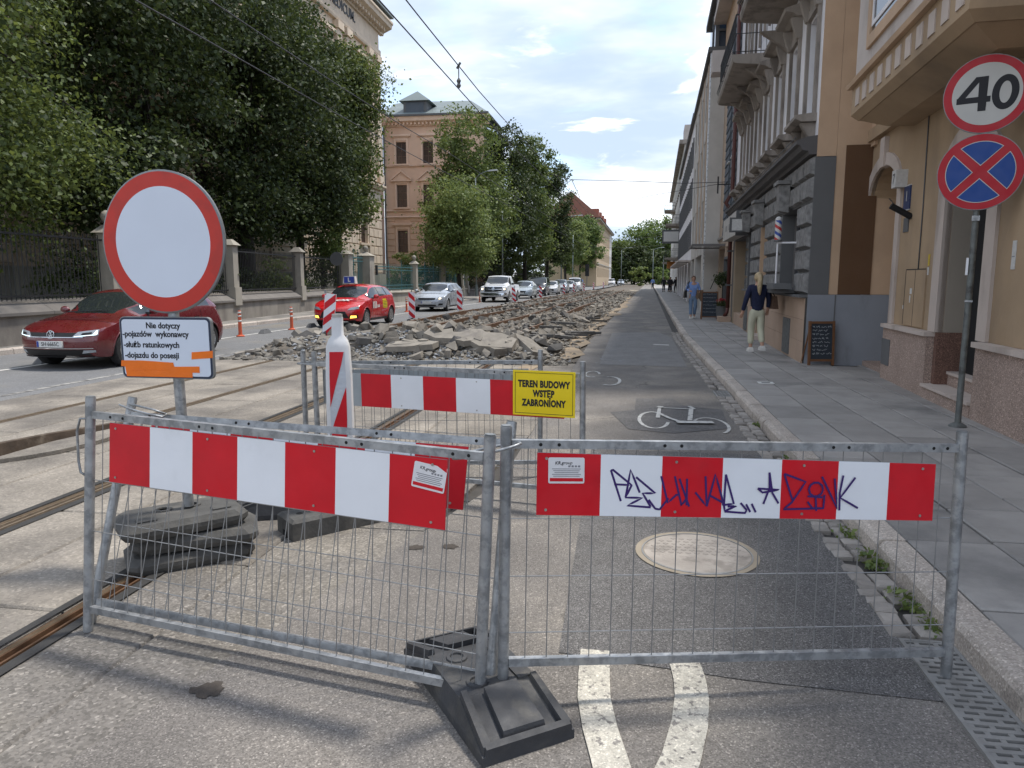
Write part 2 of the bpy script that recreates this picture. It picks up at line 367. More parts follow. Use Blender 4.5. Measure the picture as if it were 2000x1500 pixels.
# left kerb and pavement
lp = struct(MB().add([(-13.5+0,-8,.1),(-13.5,18,.1),(-13.5+bend(60),60,.1),(-13.5+bend(120),120,.1),(-13.5+bend(240),240,.1),(-30,240,.1),(-30,-8,.1)], [tuple(range(7))]).build('left_pavement', mat('left_paving', (.22,.205,.185), .9, .2, 1.5, .4, 60, speck=.2, col2=(.14,.13,.12), c2s=.6, world=True)))
y = 8.
while y < 62:
    b0, b1 = bend(y), bend(y+1.5)
    MB().prism([(-13.52,-.1),(-13.52,.13),(-13.37,.125),(-13.345,.10),(-13.34,-.1)], lambda p: (p[0]+b0, y+.008, p[1]), lambda p: (p[0]+b1, y+1.492, p[1])).build('kerb_stone', m_kerb, lp); y += 1.5
struct(strip(-13.52, -13.34, [62, 80, 110, 150, 240], .12).build('far_kerb', m_kerb))
# manhole cover, drain grate, gully grate
mh = thing('manhole_cover', 'round cast iron manhole cover filled with dusty concrete behind the right barrier', 'manhole cover', (.43, 4.27, 0))
MB().lathe([(.325,.0),(.325,.012),(.315,.014),(.312,.006)], 40).build('frame', m_iron, mh, 30)
MB().lathe([(.309,.004),(.309,.011),(.0,.011)], 40).build('plate', mat('dusty_cover', (.36,.32,.28), .85, .2, 6, .4, 70, col2=(.26,.23,.2), c2s=5, world=True), mh)
rib = MB(); q = random.Random(3)
for i in range(-5, 6):
    for j in range(0, 6):
        x = i*.05+(j % 2)*.025; yy = .0+j*.047-.02
        if math.hypot(x, yy) < .27: rib.box(x-.016, x+.016, yy-.007, yy+.007, .0105, .0128); rib.box(x-.006, x+.006, yy-.018, yy-.0075, .0105, .0125)
tag(rib.build('raised_pattern', mat('cover_pattern', (.32,.285,.25), .8, .2, 6, .3, 70, world=True), mh), kind='stuff')
MB().lathe([(.33,.0),(.36,.0095),(.0,.0095)], 40).build('mortar_ring', m_dust, mh)
def grate(x0, x1, y0, y1, label, z, rows, along=True):
    t = thing('drain_grate', label, 'drain grate', ((x0+x1)/2, (y0+y1)/2, z)); hx, hy = (x1-x0)/2, (y1-y0)/2
    g = MB(); fr = .018
    for a in ((-hx,-hx+fr,-hy,hy),(hx-fr,hx,-hy,hy),(-hx+fr,hx-fr,-hy,-hy+fr),(-hx+fr,hx-fr,hy-fr,hy)): g.box(*a, -.03, .014)
    g.build('frame', m_iron, t)
    step = (2*hy-2*fr)/rows; bm_ = MB().box(-hx+fr, hx-fr, -.011, .011, -.02, .012).mesh('bar', m_iron); cm = MB().box(-.01, .01, -step*.5+.011, step*.5-.011, -.02, .011).mesh('bridge', m_iron)
    for i in range(rows+1):
        yy = -hy+fr+i*step; put('bar', bm_, t, (0, yy, 0))
        if i < rows:
            for xx in ((-.045, .035) if i % 2 else (-.01, .075, -.08)):
                if abs(xx) < hx-fr-.01: put('bridge', cm, t, (xx, yy+step/2, 0))
    MB().box(-hx+.002, hx-.002, -hy+.002, hy-.002, -.035, -.03).build('dark_channel', mat('void', (.006,.006,.006), 1, 0), t)
    return t
grate(1.235, 1.455, 1.9, 3.33, 'long slotted drain grate in the gutter at bottom right corner', .002, 34)
grate(1.23, 1.44, 10.25, 10.85, 'small gully grate among the setts beside the bicycle symbol', .002, 9)
# ------------------------------------------------------------ buildings, right side (local x along facade, y out to the street)
def st(name, c, **k): return mat(name, c, **{**dict(rough=.9, var=.14, scale=1.2, bump=.25, bscale=25, zs=.35), **k})
m_ochre = st('ochre_render', (.37,.265,.168), col2=(.25,.185,.125), c2s=.55, c2t=(.45,.7))
m_ochre_o = st('orange_render', (.50,.35,.235), col2=(.37,.265,.185), c2s=.7, c2t=(.5,.75))
m_brown = st('brown_paint', (.115,.06,.03), var=.08)
m_bluegrey = st('blue_grey_paint', (.24,.255,.285), var=.1, col2=(.19,.20,.22), c2s=1.2)
m_pinkst = st('pale_pink_trim', (.50,.425,.375), bump=.2, col2=(.36,.30,.26), c2s=1.5, c2t=(.52,.7))
m_granite = st('granite_plinth', (.32,.24,.20), bump=.5, bscale=120, speck=.35)
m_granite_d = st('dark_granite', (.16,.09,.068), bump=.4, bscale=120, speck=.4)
m_olive = st('reveal_paint', (.32,.28,.232), var=.08)
m_pale = st('pale_render', (.50,.445,.41), col2=(.41,.365,.335), c2s=.7)
m_glass = mat('window_glass', (.03,.035,.042), .07, .0, spec=.9)
m_glass_b = mat('blue_window_glass', (.05,.075,.11), .06, .0, spec=1.)
m_dark = mat('dark_interior', (.012,.012,.013), .8, 0)
m_white_w = st('white_plaster', (.74,.725,.74), col2=(.55,.53,.53), c2s=.9, c2t=(.5,.72))
m_stone = st('weathered_stone', (.29,.255,.222), col2=(.16,.138,.12), c2s=1.8, c2t=(.45,.65), bump=.4)
m_rustg = st('grey_rusticated', (.20,.195,.19), bump=1.0, bscale=11, var=.45, scale=9)
m_dkgrey = st('dark_grey_paint', (.12,.121,.123), var=.08)
m_tile = st('tan_plinth_tile', (.43,.31,.23), var=.1, orand=.05)
m_slate = st('slate_cladding', (.10,.115,.135), orand=.1, var=.12)
m_tanw = st('tan_panel', (.45,.345,.26), var=.08)
m_concw = st('grey_concrete_wall', (.50,.475,.44), col2=(.39,.37,.34), c2s=.6)
m_pipe = mat('downpipe_paint', (.085,.026,.02), .5, .15, 4)
m_ironw = mat('wrought_iron', (.02,.02,.022), .6, .2, 8)
m_frame = mat('window_frame', (.16,.15,.145), .6, .1, 5)
def wall(mb, s0, s1, z0, z1, ops, y0, y1, mi=0):
    """solid wall s0..s1, z0..z1 between depths y0..y1 with rectangular openings ops=(a,b,c,d)"""
    S = sorted({s0, s1, *[v for o in ops for v in (o[0], o[1]) if s0 < v < s1]}); Z = sorted({z0, z1, *[v for o in ops for v in (o[2], o[3]) if z0 < v < z1]})
    for j in range(len(Z)-1):
        run = None
        for i in range(len(S)):
            solid = i < len(S)-1 and not any(o[0]-1e-6 <= S[i] and S[i+1] <= o[1]+1e-6 and o[2]-1e-6 <= Z[j] and Z[j+1] <= o[3]+1e-6 for o in ops)
            if solid and run is None: run = S[i]
            if not solid and run is not None: mb.box(run, S[i], y0, y1, Z[j], Z[j+1], mi); run = None
    return mb
def window(par, s0, s1, z0, z1, yb, cols=2, rows=2, gl=None, fr=None, f=.05, name='window'):
    """frame set back at depth yb, glass behind it: part > panes"""
    fr = fr or m_frame; gl = gl or m_glass; mb = MB()
    mb.box(s0, s0+f, yb-.05, yb, z0, z1); mb.box(s1-f, s1, yb-.05, yb, z0, z1); mb.box(s0+f, s1-f, yb-.05, yb, z0, z0+f); mb.box(s0+f, s1-f, yb-.05, yb, z1-f, z1)
    dx = (s1-s0-2*f)/cols; dz = (z1-z0-2*f)/rows
    for i in range(1, cols): mb.box(s0+f+i*dx-f*.4, s0+f+i*dx+f*.4, yb-.045, yb-.003, z0+f, z1-f)
    for j in range(1, rows): mb.box(s0+f, s1-f, yb-.043, yb-.006, z0+f+j*dz-f*.35, z0+f+j*dz+f*.35)
    w = mb.build(name, fr, par)
    for i in range(cols):
        for j in range(rows): MB().box(s0+f+i*dx+.002, s0+f+(i+1)*dx-.002, yb-.04, yb-.03, z0+f+j*dz+.002, z0+f+(j+1)*dz-.002).build('pane', gl, w)
    return w
def bld(name, label, x, y, ang, cat='building', group=None): return thing(name, label, cat, (x, y, 0), ang, group)
def P(par, name, m_, *boxes, smooth=False):
    mb = MB()
    for b in boxes: mb.box(*b)
    return mb.build(name, m_, par, smooth)
# --- near ochre house with oriel: origin at its far corner, s runs TOWARDS the camera negative
nb = bld('ochre_house', 'ochre house with oriel and granite plinth at right edge', 4.06, 13.8, R(90)-math.atan(.055))
# opening list in local s (s = Y-13.8 along facade)
door = (-5.17, -3.9); arch = (-1.83, -.13)
mb = wall(MB(), -11.8, 0, .96, 10, [(door[0], door[1], .9, 3.45), (arch[0], arch[1], .9, 2.9), (arch[0]+.0, arch[1], 2.9, 3.44)], -.5, 0)  # top is out of view; height lowered to let sun reach the road
W_ = mb.build('wall', m_ochre, nb)
P(nb, 'gable_wall', m_ochre, (-11.8, 0, -9, -.502, .1, 9.9))
# arch infill pieces: spandrels left between round arch and wall opening
def archring(par, s0, s1, zs, w, y0, y1, m_, name, n=14, key=True):
    cx = (s0+s1)/2; r0 = (s1-s0)/2; r1 = r0+w
    for k in range(n):
        a0, a1 = math.pi*k/n, math.pi*(k+1)/n
        MB().prism([(cx+r0*math.cos(a0), zs+r0*math.sin(a0)*.62), (cx+r1*math.cos(a0), zs+r1*math.sin(a0)*.68), (cx+r1*math.cos(a1), zs+r1*math.sin(a1)*.68), (cx+r0*math.cos(a1), zs+r0*math.sin(a1)*.62)], lambda p: (p[0], y0, p[1]), lambda p: (p[0], y1, p[1])).build(name, m_, par)
    P(par, 'trim', m_, (s0-w, s0, y0, y1, .97, zs-.002), (s1, s1+w, y0, y1, .97, zs-.002)) if False else None
    for a, b in ((s0-w, s0), (s1, s1+w)): P(par, 'jamb_trim', m_, (a, b, y0, y1, .962, zs-.002))
def spandrel(par, s0, s1, zs, ztop, y0, y1, m_, n=14):
    cx = (s0+s1)/2; r0 = (s1-s0)/2
    top = [(cx+r0*math.cos(math.pi*k/n), zs+r0*math.sin(math.pi*k/n)*.62) for k in range(n+1)]
    for h in (0, 1):
        pts = top[:n//2+1] if h == 0 else top[n//2:]
        poly = pts+([(cx, ztop), (s1, ztop)] if h == 0 else [(s0, ztop), (cx, ztop)])
        MB().prism(poly, lambda p: (p[0], y0, p[1]), lambda p: (p[0], y1, p[1])).build('spandrel', m_, par)
spandrel(nb, arch[0], arch[1], 2.9, 3.44, -.45, -.003, m_ochre)
archring(nb, arch[0], arch[1], 2.9, .2, -.06, .035, m_pinkst, 'voussoir')
P(nb, 'keystone', m_pinkst, (-1.1, -.86, -.05, .07, 3.40, 3.86))
for a, b in ((door[0]-.26, door[0]), (door[1], door[1]+.26)): P(nb, 'jamb_trim', m_pinkst, (a, b, -.06, .035, .962, 2.75))
spandrel(nb, door[0], door[1], 2.75, 3.45, -.45, -.003, m_ochre)
cx = (door[0]+door[1])/2; r0 = (door[1]-door[0])/2
for k in range(12):
    a0, a1 = math.pi*k/12, math.pi*(k+1)/12
    MB().prism([(cx+r0*math.cos(a0), 2.752+r0*math.sin(a0)*.62), (cx+(r0+.26)*math.cos(a0), 2.752+(r0+.26)*math.sin(a0)*.75), (cx+(r0+.26)*math.cos(a1), 2.752+(r0+.26)*math.sin(a1)*.75), (cx+r0*math.cos(a1), 2.752+r0*math.sin(a1)*.62)], lambda p: (p[0], -.06, p[1]), lambda p: (p[0], .035, p[1])).build('voussoir', m_pinkst, nb)
# reveals, door leaf, passage
P(nb, 'reveal', m_olive, (door[1]-.004, door[1]+.002, -.295, -.062, .96, 2.75))
P(nb, 'reveal', m_olive, (arch[1]-.004, arch[1]+.12, -1.6, -.062, .96, 2.9), (arch[0]-.14, arch[0]+.003, -1.6, -.502, .96, 3.4))
P(nb, 'passage_back', m_olive, (arch[0]-.1, arch[1]+.1, -1.7, -1.62, .2, 3.5)); P(nb, 'passage_ceiling', m_olive, (arch[0]-.1, arch[1]+.1, -1.62, -.502, 3.44, 3.52))
dr = P(nb, 'door', m_dark, (door[0], door[1], -.36, -.30, .45, 3.4))
m_dotp = mat('dark_poster', (.014,.014,.016), .5, 0)
pst = P(nb, 'door_leaf', m_dotp, (door[0]+.02, door[0]+.82, -.295, -.27, 1.15, 3.2))
m_coin = mat('pink_emblem', (.33,.145,.115), .6, .1, 8)
k = 0
for z in np.arange(1.3, 3.2, .22):
    for x in (.12, .42):
        k += 1; r_ = .07 if k % 3 else .045; e = MB()
        vs = []
        for i in range(20):
            a = 2*math.pi*i/20; vs += [(door[0]+.04+x+(k % 2)*.08+r_*math.cos(a), -.2665, z+r_*1.25*math.sin(a)), (door[0]+.04+x+(k % 2)*.08+r_*.72*math.cos(a), -.2665, z+r_*.9*math.sin(a))]
        e.add(vs, [(2*i, (2*i+2) % 40, (2*i+3) % 40, 2*i+1) for i in range(20)]); e.box(door[0]+.03+x+(k % 2)*.08, door[0]+.05+x+(k % 2)*.08, -.2675, -.2665, z-r_*.5, z+r_*.5); e.build('emblem', m_coin, pst)
for z in (1.0, .85, .7): P(nb, 'door_bar', m_dkgrey, (door[0]+.02, door[0]+.72, -.28, -.255, z, z+.05))
# plinth of granite with cap
for a, b in ((-11.8, door[0]-.18), (door[1]+.1, arch[0]-.02)):
    P(nb, 'plinth', m_granite, (a, b, -.5, .09, .06, .90)); P(nb, 'plinth_cap', m_pinkst, (a-.02, b+.02, -.4, .13, .902, .958))
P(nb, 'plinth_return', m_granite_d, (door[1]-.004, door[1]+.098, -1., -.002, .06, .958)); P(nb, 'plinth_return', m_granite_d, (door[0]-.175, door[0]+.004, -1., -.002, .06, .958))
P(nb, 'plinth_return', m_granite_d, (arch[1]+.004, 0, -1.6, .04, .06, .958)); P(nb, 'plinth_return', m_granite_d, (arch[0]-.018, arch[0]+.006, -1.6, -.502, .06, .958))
P(nb, 'step', m_granite, (door[0]-.17, door[1]+.09, -.158, .10, .06, .262)); P(nb, 'step', m_granite, (door[0]-.17, door[1]+.09, -.30, -.16, .06, .435))
P(nb, 'step_nosing', m_pinkst, (door[0]-.17, door[1]+.09, -.15, .125, .264, .30)); P(nb, 'step_nosing', m_pinkst, (door[0]-.17, door[1]+.09, -.295, -.14, .437, .47))
P(nb, 'step', m_granite, (arch[0], arch[1], -.9, -.05, .06, .2)); P(nb, 'step', m_granite, (arch[0], arch[1], -1.6, -.902, .06, .36))
mtr = P(nb, 'meter_cabinet', m_ochre, (-3.36, -2.52, -.02, .02, .98, 1.75))
P(nb, 'cabinet_gap', m_dark, (-2.53, -2.515, .001, .022, .98, 1.75)); P(nb, 'cabinet_gap', m_dark, (-2.945, -2.935, .018, .0215, .98, 1.75)); P(nb, 'cabinet_gap', m_dark, (-3.36, -2.52, .018, .0215, 1.752, 1.765))
P(nb, 'vent_grille', m_dkgrey, (-2.26, -1.86, .088, .10, .34, .73))
m_lbl = mat('white_label', (.55,.54,.52), .6, .15, 20); m_yel = mat('yellow_label', (.5,.36,.04), .6, .2, 20)
P(nb, 'label', m_lbl, (-2.85, -2.76, .021, .023, 1.42, 1.5)); P(nb, 'label', m_lbl, (-2.80, -2.76, .021, .023, 1.3, 1.4)); P(nb, 'label', m_lbl, (-2.46, -2.42, .001, .006, 1.2, 1.25))
P(nb, 'label', m_yel, (-3.42, -3.36, .001, .006, 1.8, 1.95)); P(nb, 'label', m_lbl, (-3.41, -3.36, .001, .006, 1.68, 1.78)); P(nb, 'label', m_lbl, (-5.88, -5.80, .001, .008, 1.72, 2.0)); P(nb, 'label_line', m_bluegrey, (-5.87, -5.81, .0085, .0095, 1.84, 1.85))
# house number plates and lamp, camera
n7 = P(nb, 'number_box', m_lbl, (-2.2, -2.0, .0, .16, 2.95, 3.2)); put('number', text_mesh('7', .2, m_dkgrey, .003), nb, (-2.1, .163, 3.07), (R(90), 0, R(180)))
n1 = P(nb, 'number_plate', mat('navy_enamel', (.03,.05,.13), .35, .1, 5), (-2.42, -2.14, .0, .02, 2.62, 2.95)); put('number', text_mesh('1', .2, m_lbl, .003), nb, (-2.28, .022, 2.80), (R(90), 0, R(180)))
P(nb, 'number_rim', m_lbl, (-2.42, -2.14, .0, .022, 2.95, 2.965), (-2.42, -2.14, .0, .022, 2.605, 2.62))
P(nb, 'small_plaque', m_dkgrey, (-2.42, -2.2, .0, .015, 2.3, 2.5)); MB().cyl((-2.5, 0, 2.5), (-2.5, .28, 2.66), .045, n=10).build('wall_lamp', m_dark, nb)
cm = MB(); cm.cyl((.0,.04,3.25), (.0,.22,3.25), .035, n=10); cmo = cm.build('security_camera', m_lbl, nb); MB().lathe([(.0,-.06),(.035,-.05),(.05,0),(.05,.04),(.03,.05)], 12, (0,.22,3.2)).build('camera_dome', m_lbl, cmo)
MB().tube([(-.14,-.3,3.0),(-.3,-.6,2.6),(-.7,-1.2,2.45)], .008, 5).build('cable', m_dkgrey, nb)
# oriel
o0, o1, od = -6.4, -1.9, .80
def oriel_ring(z, inset): return [(o0+inset, 0), (o0+inset, od-inset), (o1-inset, od-inset), (o1-inset, 0)]
def tier(name, m_, z0, z1, i0, i1):
    A = oriel_ring(z0, i0); B = oriel_ring(z1, i1); mb = MB(); vs = [(x, y, z0) for x, y in A]+[(x, y, z1) for x, y in B]
    mb.add(vs, [(3,2,1,0),(4,5,6,7),(0,1,5,4),(1,2,6,5),(2,3,7,6),(3,0,4,7)]); return mb.build(name, m_, nb)
tier('oriel_soffit', m_ochre, 3.78, 3.93, .45, .14); tier('oriel_moulding', m_ochre, 3.932, 4.02, .12, .03); tier('oriel_fascia', m_ochre, 4.022, 4.40, .035, .035); tier('oriel_cap', m_ochre_o, 4.402, 4.46, -.03, -.05); tier('oriel_wall', m_pale, 4.462, 9.8, .06, .06)
for k in range(11): s = o1-.30-k*.385; P(nb, 'fascia_panel', m_pinkst, (s-.2, s, od-.036, od-.022, 4.1, 4.33)) if s-.2 > o0+.1 else None
P(nb, 'fascia_panel', m_pinkst, (o0+.03, o0+.036, .2, .5, 4.1, 4.33))
P(nb, 'soffit_band', m_ochre, (-8.2, -.02, .0, .10, 3.93, 4.12)); P(nb, 'impost_block', m_ochre, (-2.75, -1.9, .0, .14, 3.93, 4.25))
for k in range(6): s = -.12-k*.26; P(nb, 'frieze_panel', m_pinkst, (s-.16, s, .0, .025, 4.18, 4.38))
w1 = P(nb, 'oriel_window_surround', m_ochre_o, (-4.6, -2.65, od-.06, od-.02, 4.75, 4.9), (-2.8, -2.65, od-.06, od-.02, 4.9, 8))
P(nb, 'oriel_window', m_glass, (-4.5, -2.8, od-.062, od-.055, 4.9, 8)); P(nb, 'window_bar', m_white_w, (-4.5, -2.8, od-.054, od-.04, 5.0, 5.06), (-2.86, -2.80, od-.054, od-.04, 5.06, 8))
P(nb, 'corner_pier', m_ochre_o, (-.42, -.003, .0, .05, 3.85, 9.9))
# --- rusticated grey house
A_ = math.atan(.035)
rb = bld('grey_rusticated_house', 'dark grey rusticated ground floor with white upper storeys and stone window hoods', 3.15, 13.7, R(90)-A_)
Lr = 13.6
# ground floor piers and openings (s along)
ops = [(1.15, 3.2, 1.42, 3.0), (5.35, 6.25, .14, 3.0), (8.0, 9.0, 1.3, 3.0), (9.1, 12.9, .14, 2.9)]
mb = wall(MB(), 0, Lr, .1, 3.85, ops, -.45, 0); mb.build('ground_floor_wall', m_dkgrey, rb)
P(rb, 'side_wall', m_ochre_o, (-.02, -.002, -3.9, -.32, 1.36, 12.8)); P(rb, 'side_wall', m_brown, (-.035, -.022, -1.0, -.47, 1.36, 3.9)); P(rb, 'side_dado', m_bluegrey, (-.03, -.003, -3.9, .02, .1, 1.355)); P(rb, 'side_strip', m_dkgrey, (-.03, -.003, -.318, .02, 1.36, 3.72))
P(rb, 'dado_edge', m_dkgrey, (-.036, -.031, -.45, -.43, .1, 1.35))
P(rb, 'side_pier', m_ochre_o, (-.018, -.004, -.316, .0, 3.73, 12.8))
# rusticated blocks
def blocks(s0, s1, z0, z1, h, w, off=0, y1=.085):
    z = z0; r_ = 0
    while z < z1-.1:
        zz = min(z+h, z1); n_ = max(1, round((s1-s0)/w)); dw = (s1-s0)/n_
        for i in range(n_): MB().rock(s0+i*dw+.012, s0+(i+1)*dw-.012, z+.014, zz-.014, .001, y1, .035).build('rusticated_block', m_rustg, rb)
        z = zz; r_ += 1
for a, b in ((.05, 1.1), (3.25, 5.3), (6.3, 7.95)): blocks(a, b, 1.36, 2.98, .405, 1.05)
blocks(9.02, 9.08, 1.3, 2.9, .4, .5)
blocks(.05, 12.9, 3.02, 3.42, .40, .80); blocks(.05, 12.9, 3.42, 3.76, .34, .62)
for s in (2.17, 5.8, 8.5):                          # keystones
    MB().hexa([(s-.16,.09,2.96),(s+.16,.09,2.96),(s+.24,.09,3.5),(s-.24,.09,3.5),(s-.13,.26,3.0),(s+.13,.26,3.0),(s+.2,.30,3.5),(s-.2,.30,3.5)]).build('keystone', m_rustg, rb); P(rb, 'keystone_cap', m_rustg, (s-.28, s+.28, .09, .34, 3.51, 3.58))
for a, b in ((0, 5.3), (6.3, 9.05)):                # tiled plinth with single tiles
    P(rb, 'plinth_core', m_joint, (a, b, .001, .05, .1, 1.30)); P(rb, 'plinth_ledge', m_dkgrey, (a-.02, b+.02, .001, .16, 1.302, 1.345))
    n_ = max(1, round((b-a)/.62)); dw = (b-a)/n_
    for i in range(n_):
        for j in range(3): MB().bbox(a+i*dw+.003, a+(i+1)*dw-.003, .051, .06, .11+j*.397, .11+(j+1)*.397-.005, .002).build('plinth_tile', m_tile, rb)
for a in (1.3, 8.2): P(rb, 'basement_vent', mat('vent_blind', (.11,.115,.115), .5, .1, 5), (a, a+.72, .061, .085, .16, .86))
window(rb, 1.2, 3.15, 1.45, 2.98, -.25, 2, 2); P(rb, 'window_board', m_dkgrey, (1.0, 3.3, .0, .42, 1.36, 1.43)); P(rb, 'counter_box', m_dkgrey, (.75, 1.55, .17, .5, 1.44, 1.55))
window(rb, 8.05, 8.95, 1.3, 2.98, -.25, 1, 2)
P(rb, 'door', m_ochre, (5.36, 6.24, -.34, -.28, .14, 2.99)); P(rb, 'door_step', m_pinkst, (5.3, 6.3, -.2, .25, .1, .22)); P(rb, 'entry_jamb', m_ochre_o, (6.24, 6.29, -.27, .04, .14, 2.95))
P(rb, 'entry_reveal', st('entry_tan', (.29,.225,.155)), (12.4, 12.9, -.9, .03, .1, 2.9)); P(rb, 'shop_window', m_glass, (9.1, 12.4, -.42, -.38, .3, 2.89)); P(rb, 'poster', mat('posters', (.45,.33,.33), .7, .3, 2), (9.5, 10.4, -.37, -.365, .9, 2.5)); P(rb, 'shop_sill', m_tile, (9.1, 12.4, -.45, .02, .1, .5))
# signboard
sb = P(rb, 'shop_signboard', mat('signboard_white', (.46,.44,.41), .7, .08, 2), (8.9, 13.0, .09, .42, 2.93, 3.62)); P(rb, 'signboard_edge', m_dkgrey, (8.88, 8.898, .07, .42, 2.90, 3.64))
for s, w_ in ((11.9, .5), (10.9, .35), (10.0, .8)): P(rb, 'sign_lettering', mat('sign_grey', (.26,.255,.25), .7, 0), (s-w_/2, s+w_/2, .421, .424, 3.2, 3.38)); P(rb, 'signboard_seam', m_frame, (s+w_/2+.25, s+w_/2+.26, .4205, .4215, 2.95, 3.6))
# projecting lantern sign, barber pole
ls = P(rb, 'lantern_sign', m_dkgrey, (8.55, 8.65, .1, .62, 2.98, 3.4)); P(rb, 'lantern_face', m_lbl, (8.54, 8.549, .16, .56, 3.03, 3.35))
bp_ = MB().cyl((1.0, .42, 1.5), (1.0, .42, 2.3), .016, n=8); bp_.box(.985, 1.015, .08, .43, 2.3, 2.33); bpo = bp_.build('barber_pole_bracket', m_white_w, rb)
cols_ = [m_lbl, mat('pole_red', (.45,.03,.03), .35, 0), m_lbl, mat('pole_blue', (.03,.07,.3), .35, 0)]
mb = MB(); n_ = 16; nz_ = 24
for k in range(nz_+1):
    for i in range(n_): a = 2*math.pi*i/n_; mb.v.append((1.0+.062*math.cos(a), .42+.062*math.sin(a), 2.37+.36*k/nz_))
for k in range(nz_):
    for i in range(n_): mb.f.append((k*n_+i, k*n_+(i+1) % n_, (k+1)*n_+(i+1) % n_, (k+1)*n_+i)); mb.m.append(((i+k)//4) % 4)
mb.build('barber_pole', cols_, rb, True); MB().lathe([(.075,2.33),(.075,2.37),(.0,2.37)], 14, (1.0,.42,0)).build('pole_base', m_dkgrey, rb); MB().sphere((1.0,.42,2.74), .062, 12, 8).build('pole_dome', m_lbl, rb, True)
# cornice
def cornice(par, s0, s1, z, prof, m_, name='cornice'):
    MB().prism(prof, lambda p: (s0, p[0], z+p[1]), lambda p: (s1, p[0], z+p[1])).build(name, m_, par)
cornice(rb, -.0, Lr, 3.77, [(0,0),(.12,.0),(.14,.06),(.24,.08),(.28,.16),(.34,.18),(.34,.24),(.16,.30),(0,.32)], st('cornice_grey', (.105,.10,.10), bump=.3))
# upper storeys
wc = [.75+1.8*i for i in range(7)]; uops = []
for s in wc: uops += [(s-.40, s+.40, 4.5, 6.25), (s-.40, s+.40, 8.0, 9.9)]
wall(MB(), 0, Lr, 4.09, 12.6, uops, -.4, 0).build('upper_wall', m_white_w, rb)
P(rb, 'body', m_dark, (.05, Lr-.05, -8, -.402, .12, 12.5)); P(rb, 'roof', m_slate, (-.1, Lr+.05, -8, .35, 12.6, 12.75))
for s in wc:
    for z0, z1 in ((4.5, 6.25), (8.0, 9.9)):
        window(rb, s-.39, s+.39, z0+.02, z1, -.2, 2, 2)
        for a, b in ((s-.52, s-.41), (s+.41, s+.52)): P(rb, 'window_surround', m_stone, (a, b, .001, .06, z0, z1+.05))
        P(rb, 'window_lintel', m_stone, (s-.54, s+.54, .001, .07, z1+.052, z1+.2))
        cornice(rb, s-.60, s+.60, z1+.44, [(0,0),(.12,0),(.2,.06),(.34,.09),(.36,.15),(.1,.22),(0,.22)], m_stone, 'window_hood')
        for d in (-.45, .45): MB().hexa([(s+d-.08,.001,z1+.02),(s+d+.08,.001,z1+.02),(s+d+.08,.001,z1+.44),(s+d-.08,.001,z1+.44),(s+d-.07,.10,z1+.06),(s+d+.07,.10,z1+.06),(s+d+.07,.22,z1+.43),(s+d-.07,.22,z1+.43)]).build('hood_bracket', m_stone, rb)
        P(rb, 'hood_panel', m_stone, (s-.37, s+.37, .001, .05, z1+.21, z1+.43))
    cornice(rb, s-.58, s+.58, 4.36, [(0,0),(.26,0),(.36,.05),(.36,.11),(.1,.14),(0,.14)], m_stone, 'window_sill')
    for d in (-.43, .43): MB().hexa([(s+d-.08,.001,4.10),(s+d+.08,.001,4.10),(s+d+.08,.001,4.35),(s+d-.08,.001,4.35),(s+d-.07,.12,4.12),(s+d+.07,.12,4.12),(s+d+.07,.26,4.35),(s+d-.07,.26,4.35)]).build('sill_bracket', m_stone, rb)
    P(rb, 'sill_apron', m_stone, (s-.33, s+.33, .001, .09, 4.11, 4.35))
def balcony(par, s0, s1, z, d, m_=None, slab=m_stone, h=1.0, step=.12, name='balcony'):
    b = MB().prism([(0,z-.24),(d-.12,z-.16),(d-.03,z-.13),(d,z-.05),(d,z+.05),(0,z+.05)], lambda p: (s0, p[0], p[1]), lambda p: (s1, p[0], p[1])).build(name, slab, par)
    mb = MB(); pts = [(s0+.05, .02), (s0+.05, d-.06), (s1-.05, d-.06), (s1-.05, .02)]
    for zz in (z+.12, z+.55, z+h): mb.tube([(x, y, zz) for x, y in pts], .018 if zz > z+.9 else .011, 5)
    for i in range(3):
        a, b_ = Vector(pts[i]), Vector(pts[i+1]); n_ = max(1, int((b_-a).length/step))
        for k in range(n_+1):
            p = a.lerp(b_, k/n_); out = Vector(((-1, 0), (0, 1), (1, 0))[i])*.09
            mb.tube([(p.x, p.y, z+.05), (p.x+out.x, p.y+out.y, z+.2), (p.x, p.y, z+.45), (p.x, p.y, z+h)], .008, 4, caps=False)
    r_ = mb.build('railing', m_ironw, b); r_['kind'] = 'stuff'; return b
balcony(rb, 6.1, 10.7, 7.15, .95); balcony(rb, .25, 4.1, 7.45, 1.0)
for s in (6.5, 8.4, 10.3, .6, 3.7): MB().hexa([(s-.1,.001,6.5),(s+.1,.001,6.5),(s+.1,.001,6.95),(s-.1,.001,6.95),(s-.08,.1,6.6),(s+.08,.1,6.6),(s+.08,.6,6.95),(s-.08,.6,6.95)]).build('balcony_bracket', m_stone, rb)
P(rb, 'shop_awning_board', m_pale, (13.0, 13.7, .36, 1.0, 8.6, 9.3))
# downpipe between the houses
dp = MB().tube([(13.55,.12,.62),(13.55,.12,4.0),(13.55,.32,4.3),(13.55,.12,4.7),(13.55,.12,12.5)], .07, 10); dp.tube([(13.55,.12,.66),(13.52,.14,.45),(13.5,.24,.3)], .06, 8)
dpo = dp.build('downpipe', m_pipe, rb, True); P(rb, 'downpipe_kerb', m_tile, (13.2, 13.9, .02, .45, .1, .3))
for z in (1.4, 2.6, 3.6): P(rb, 'pipe_clip', m_dkgrey, (13.46, 13.64, .0, .21, z, z+.05))
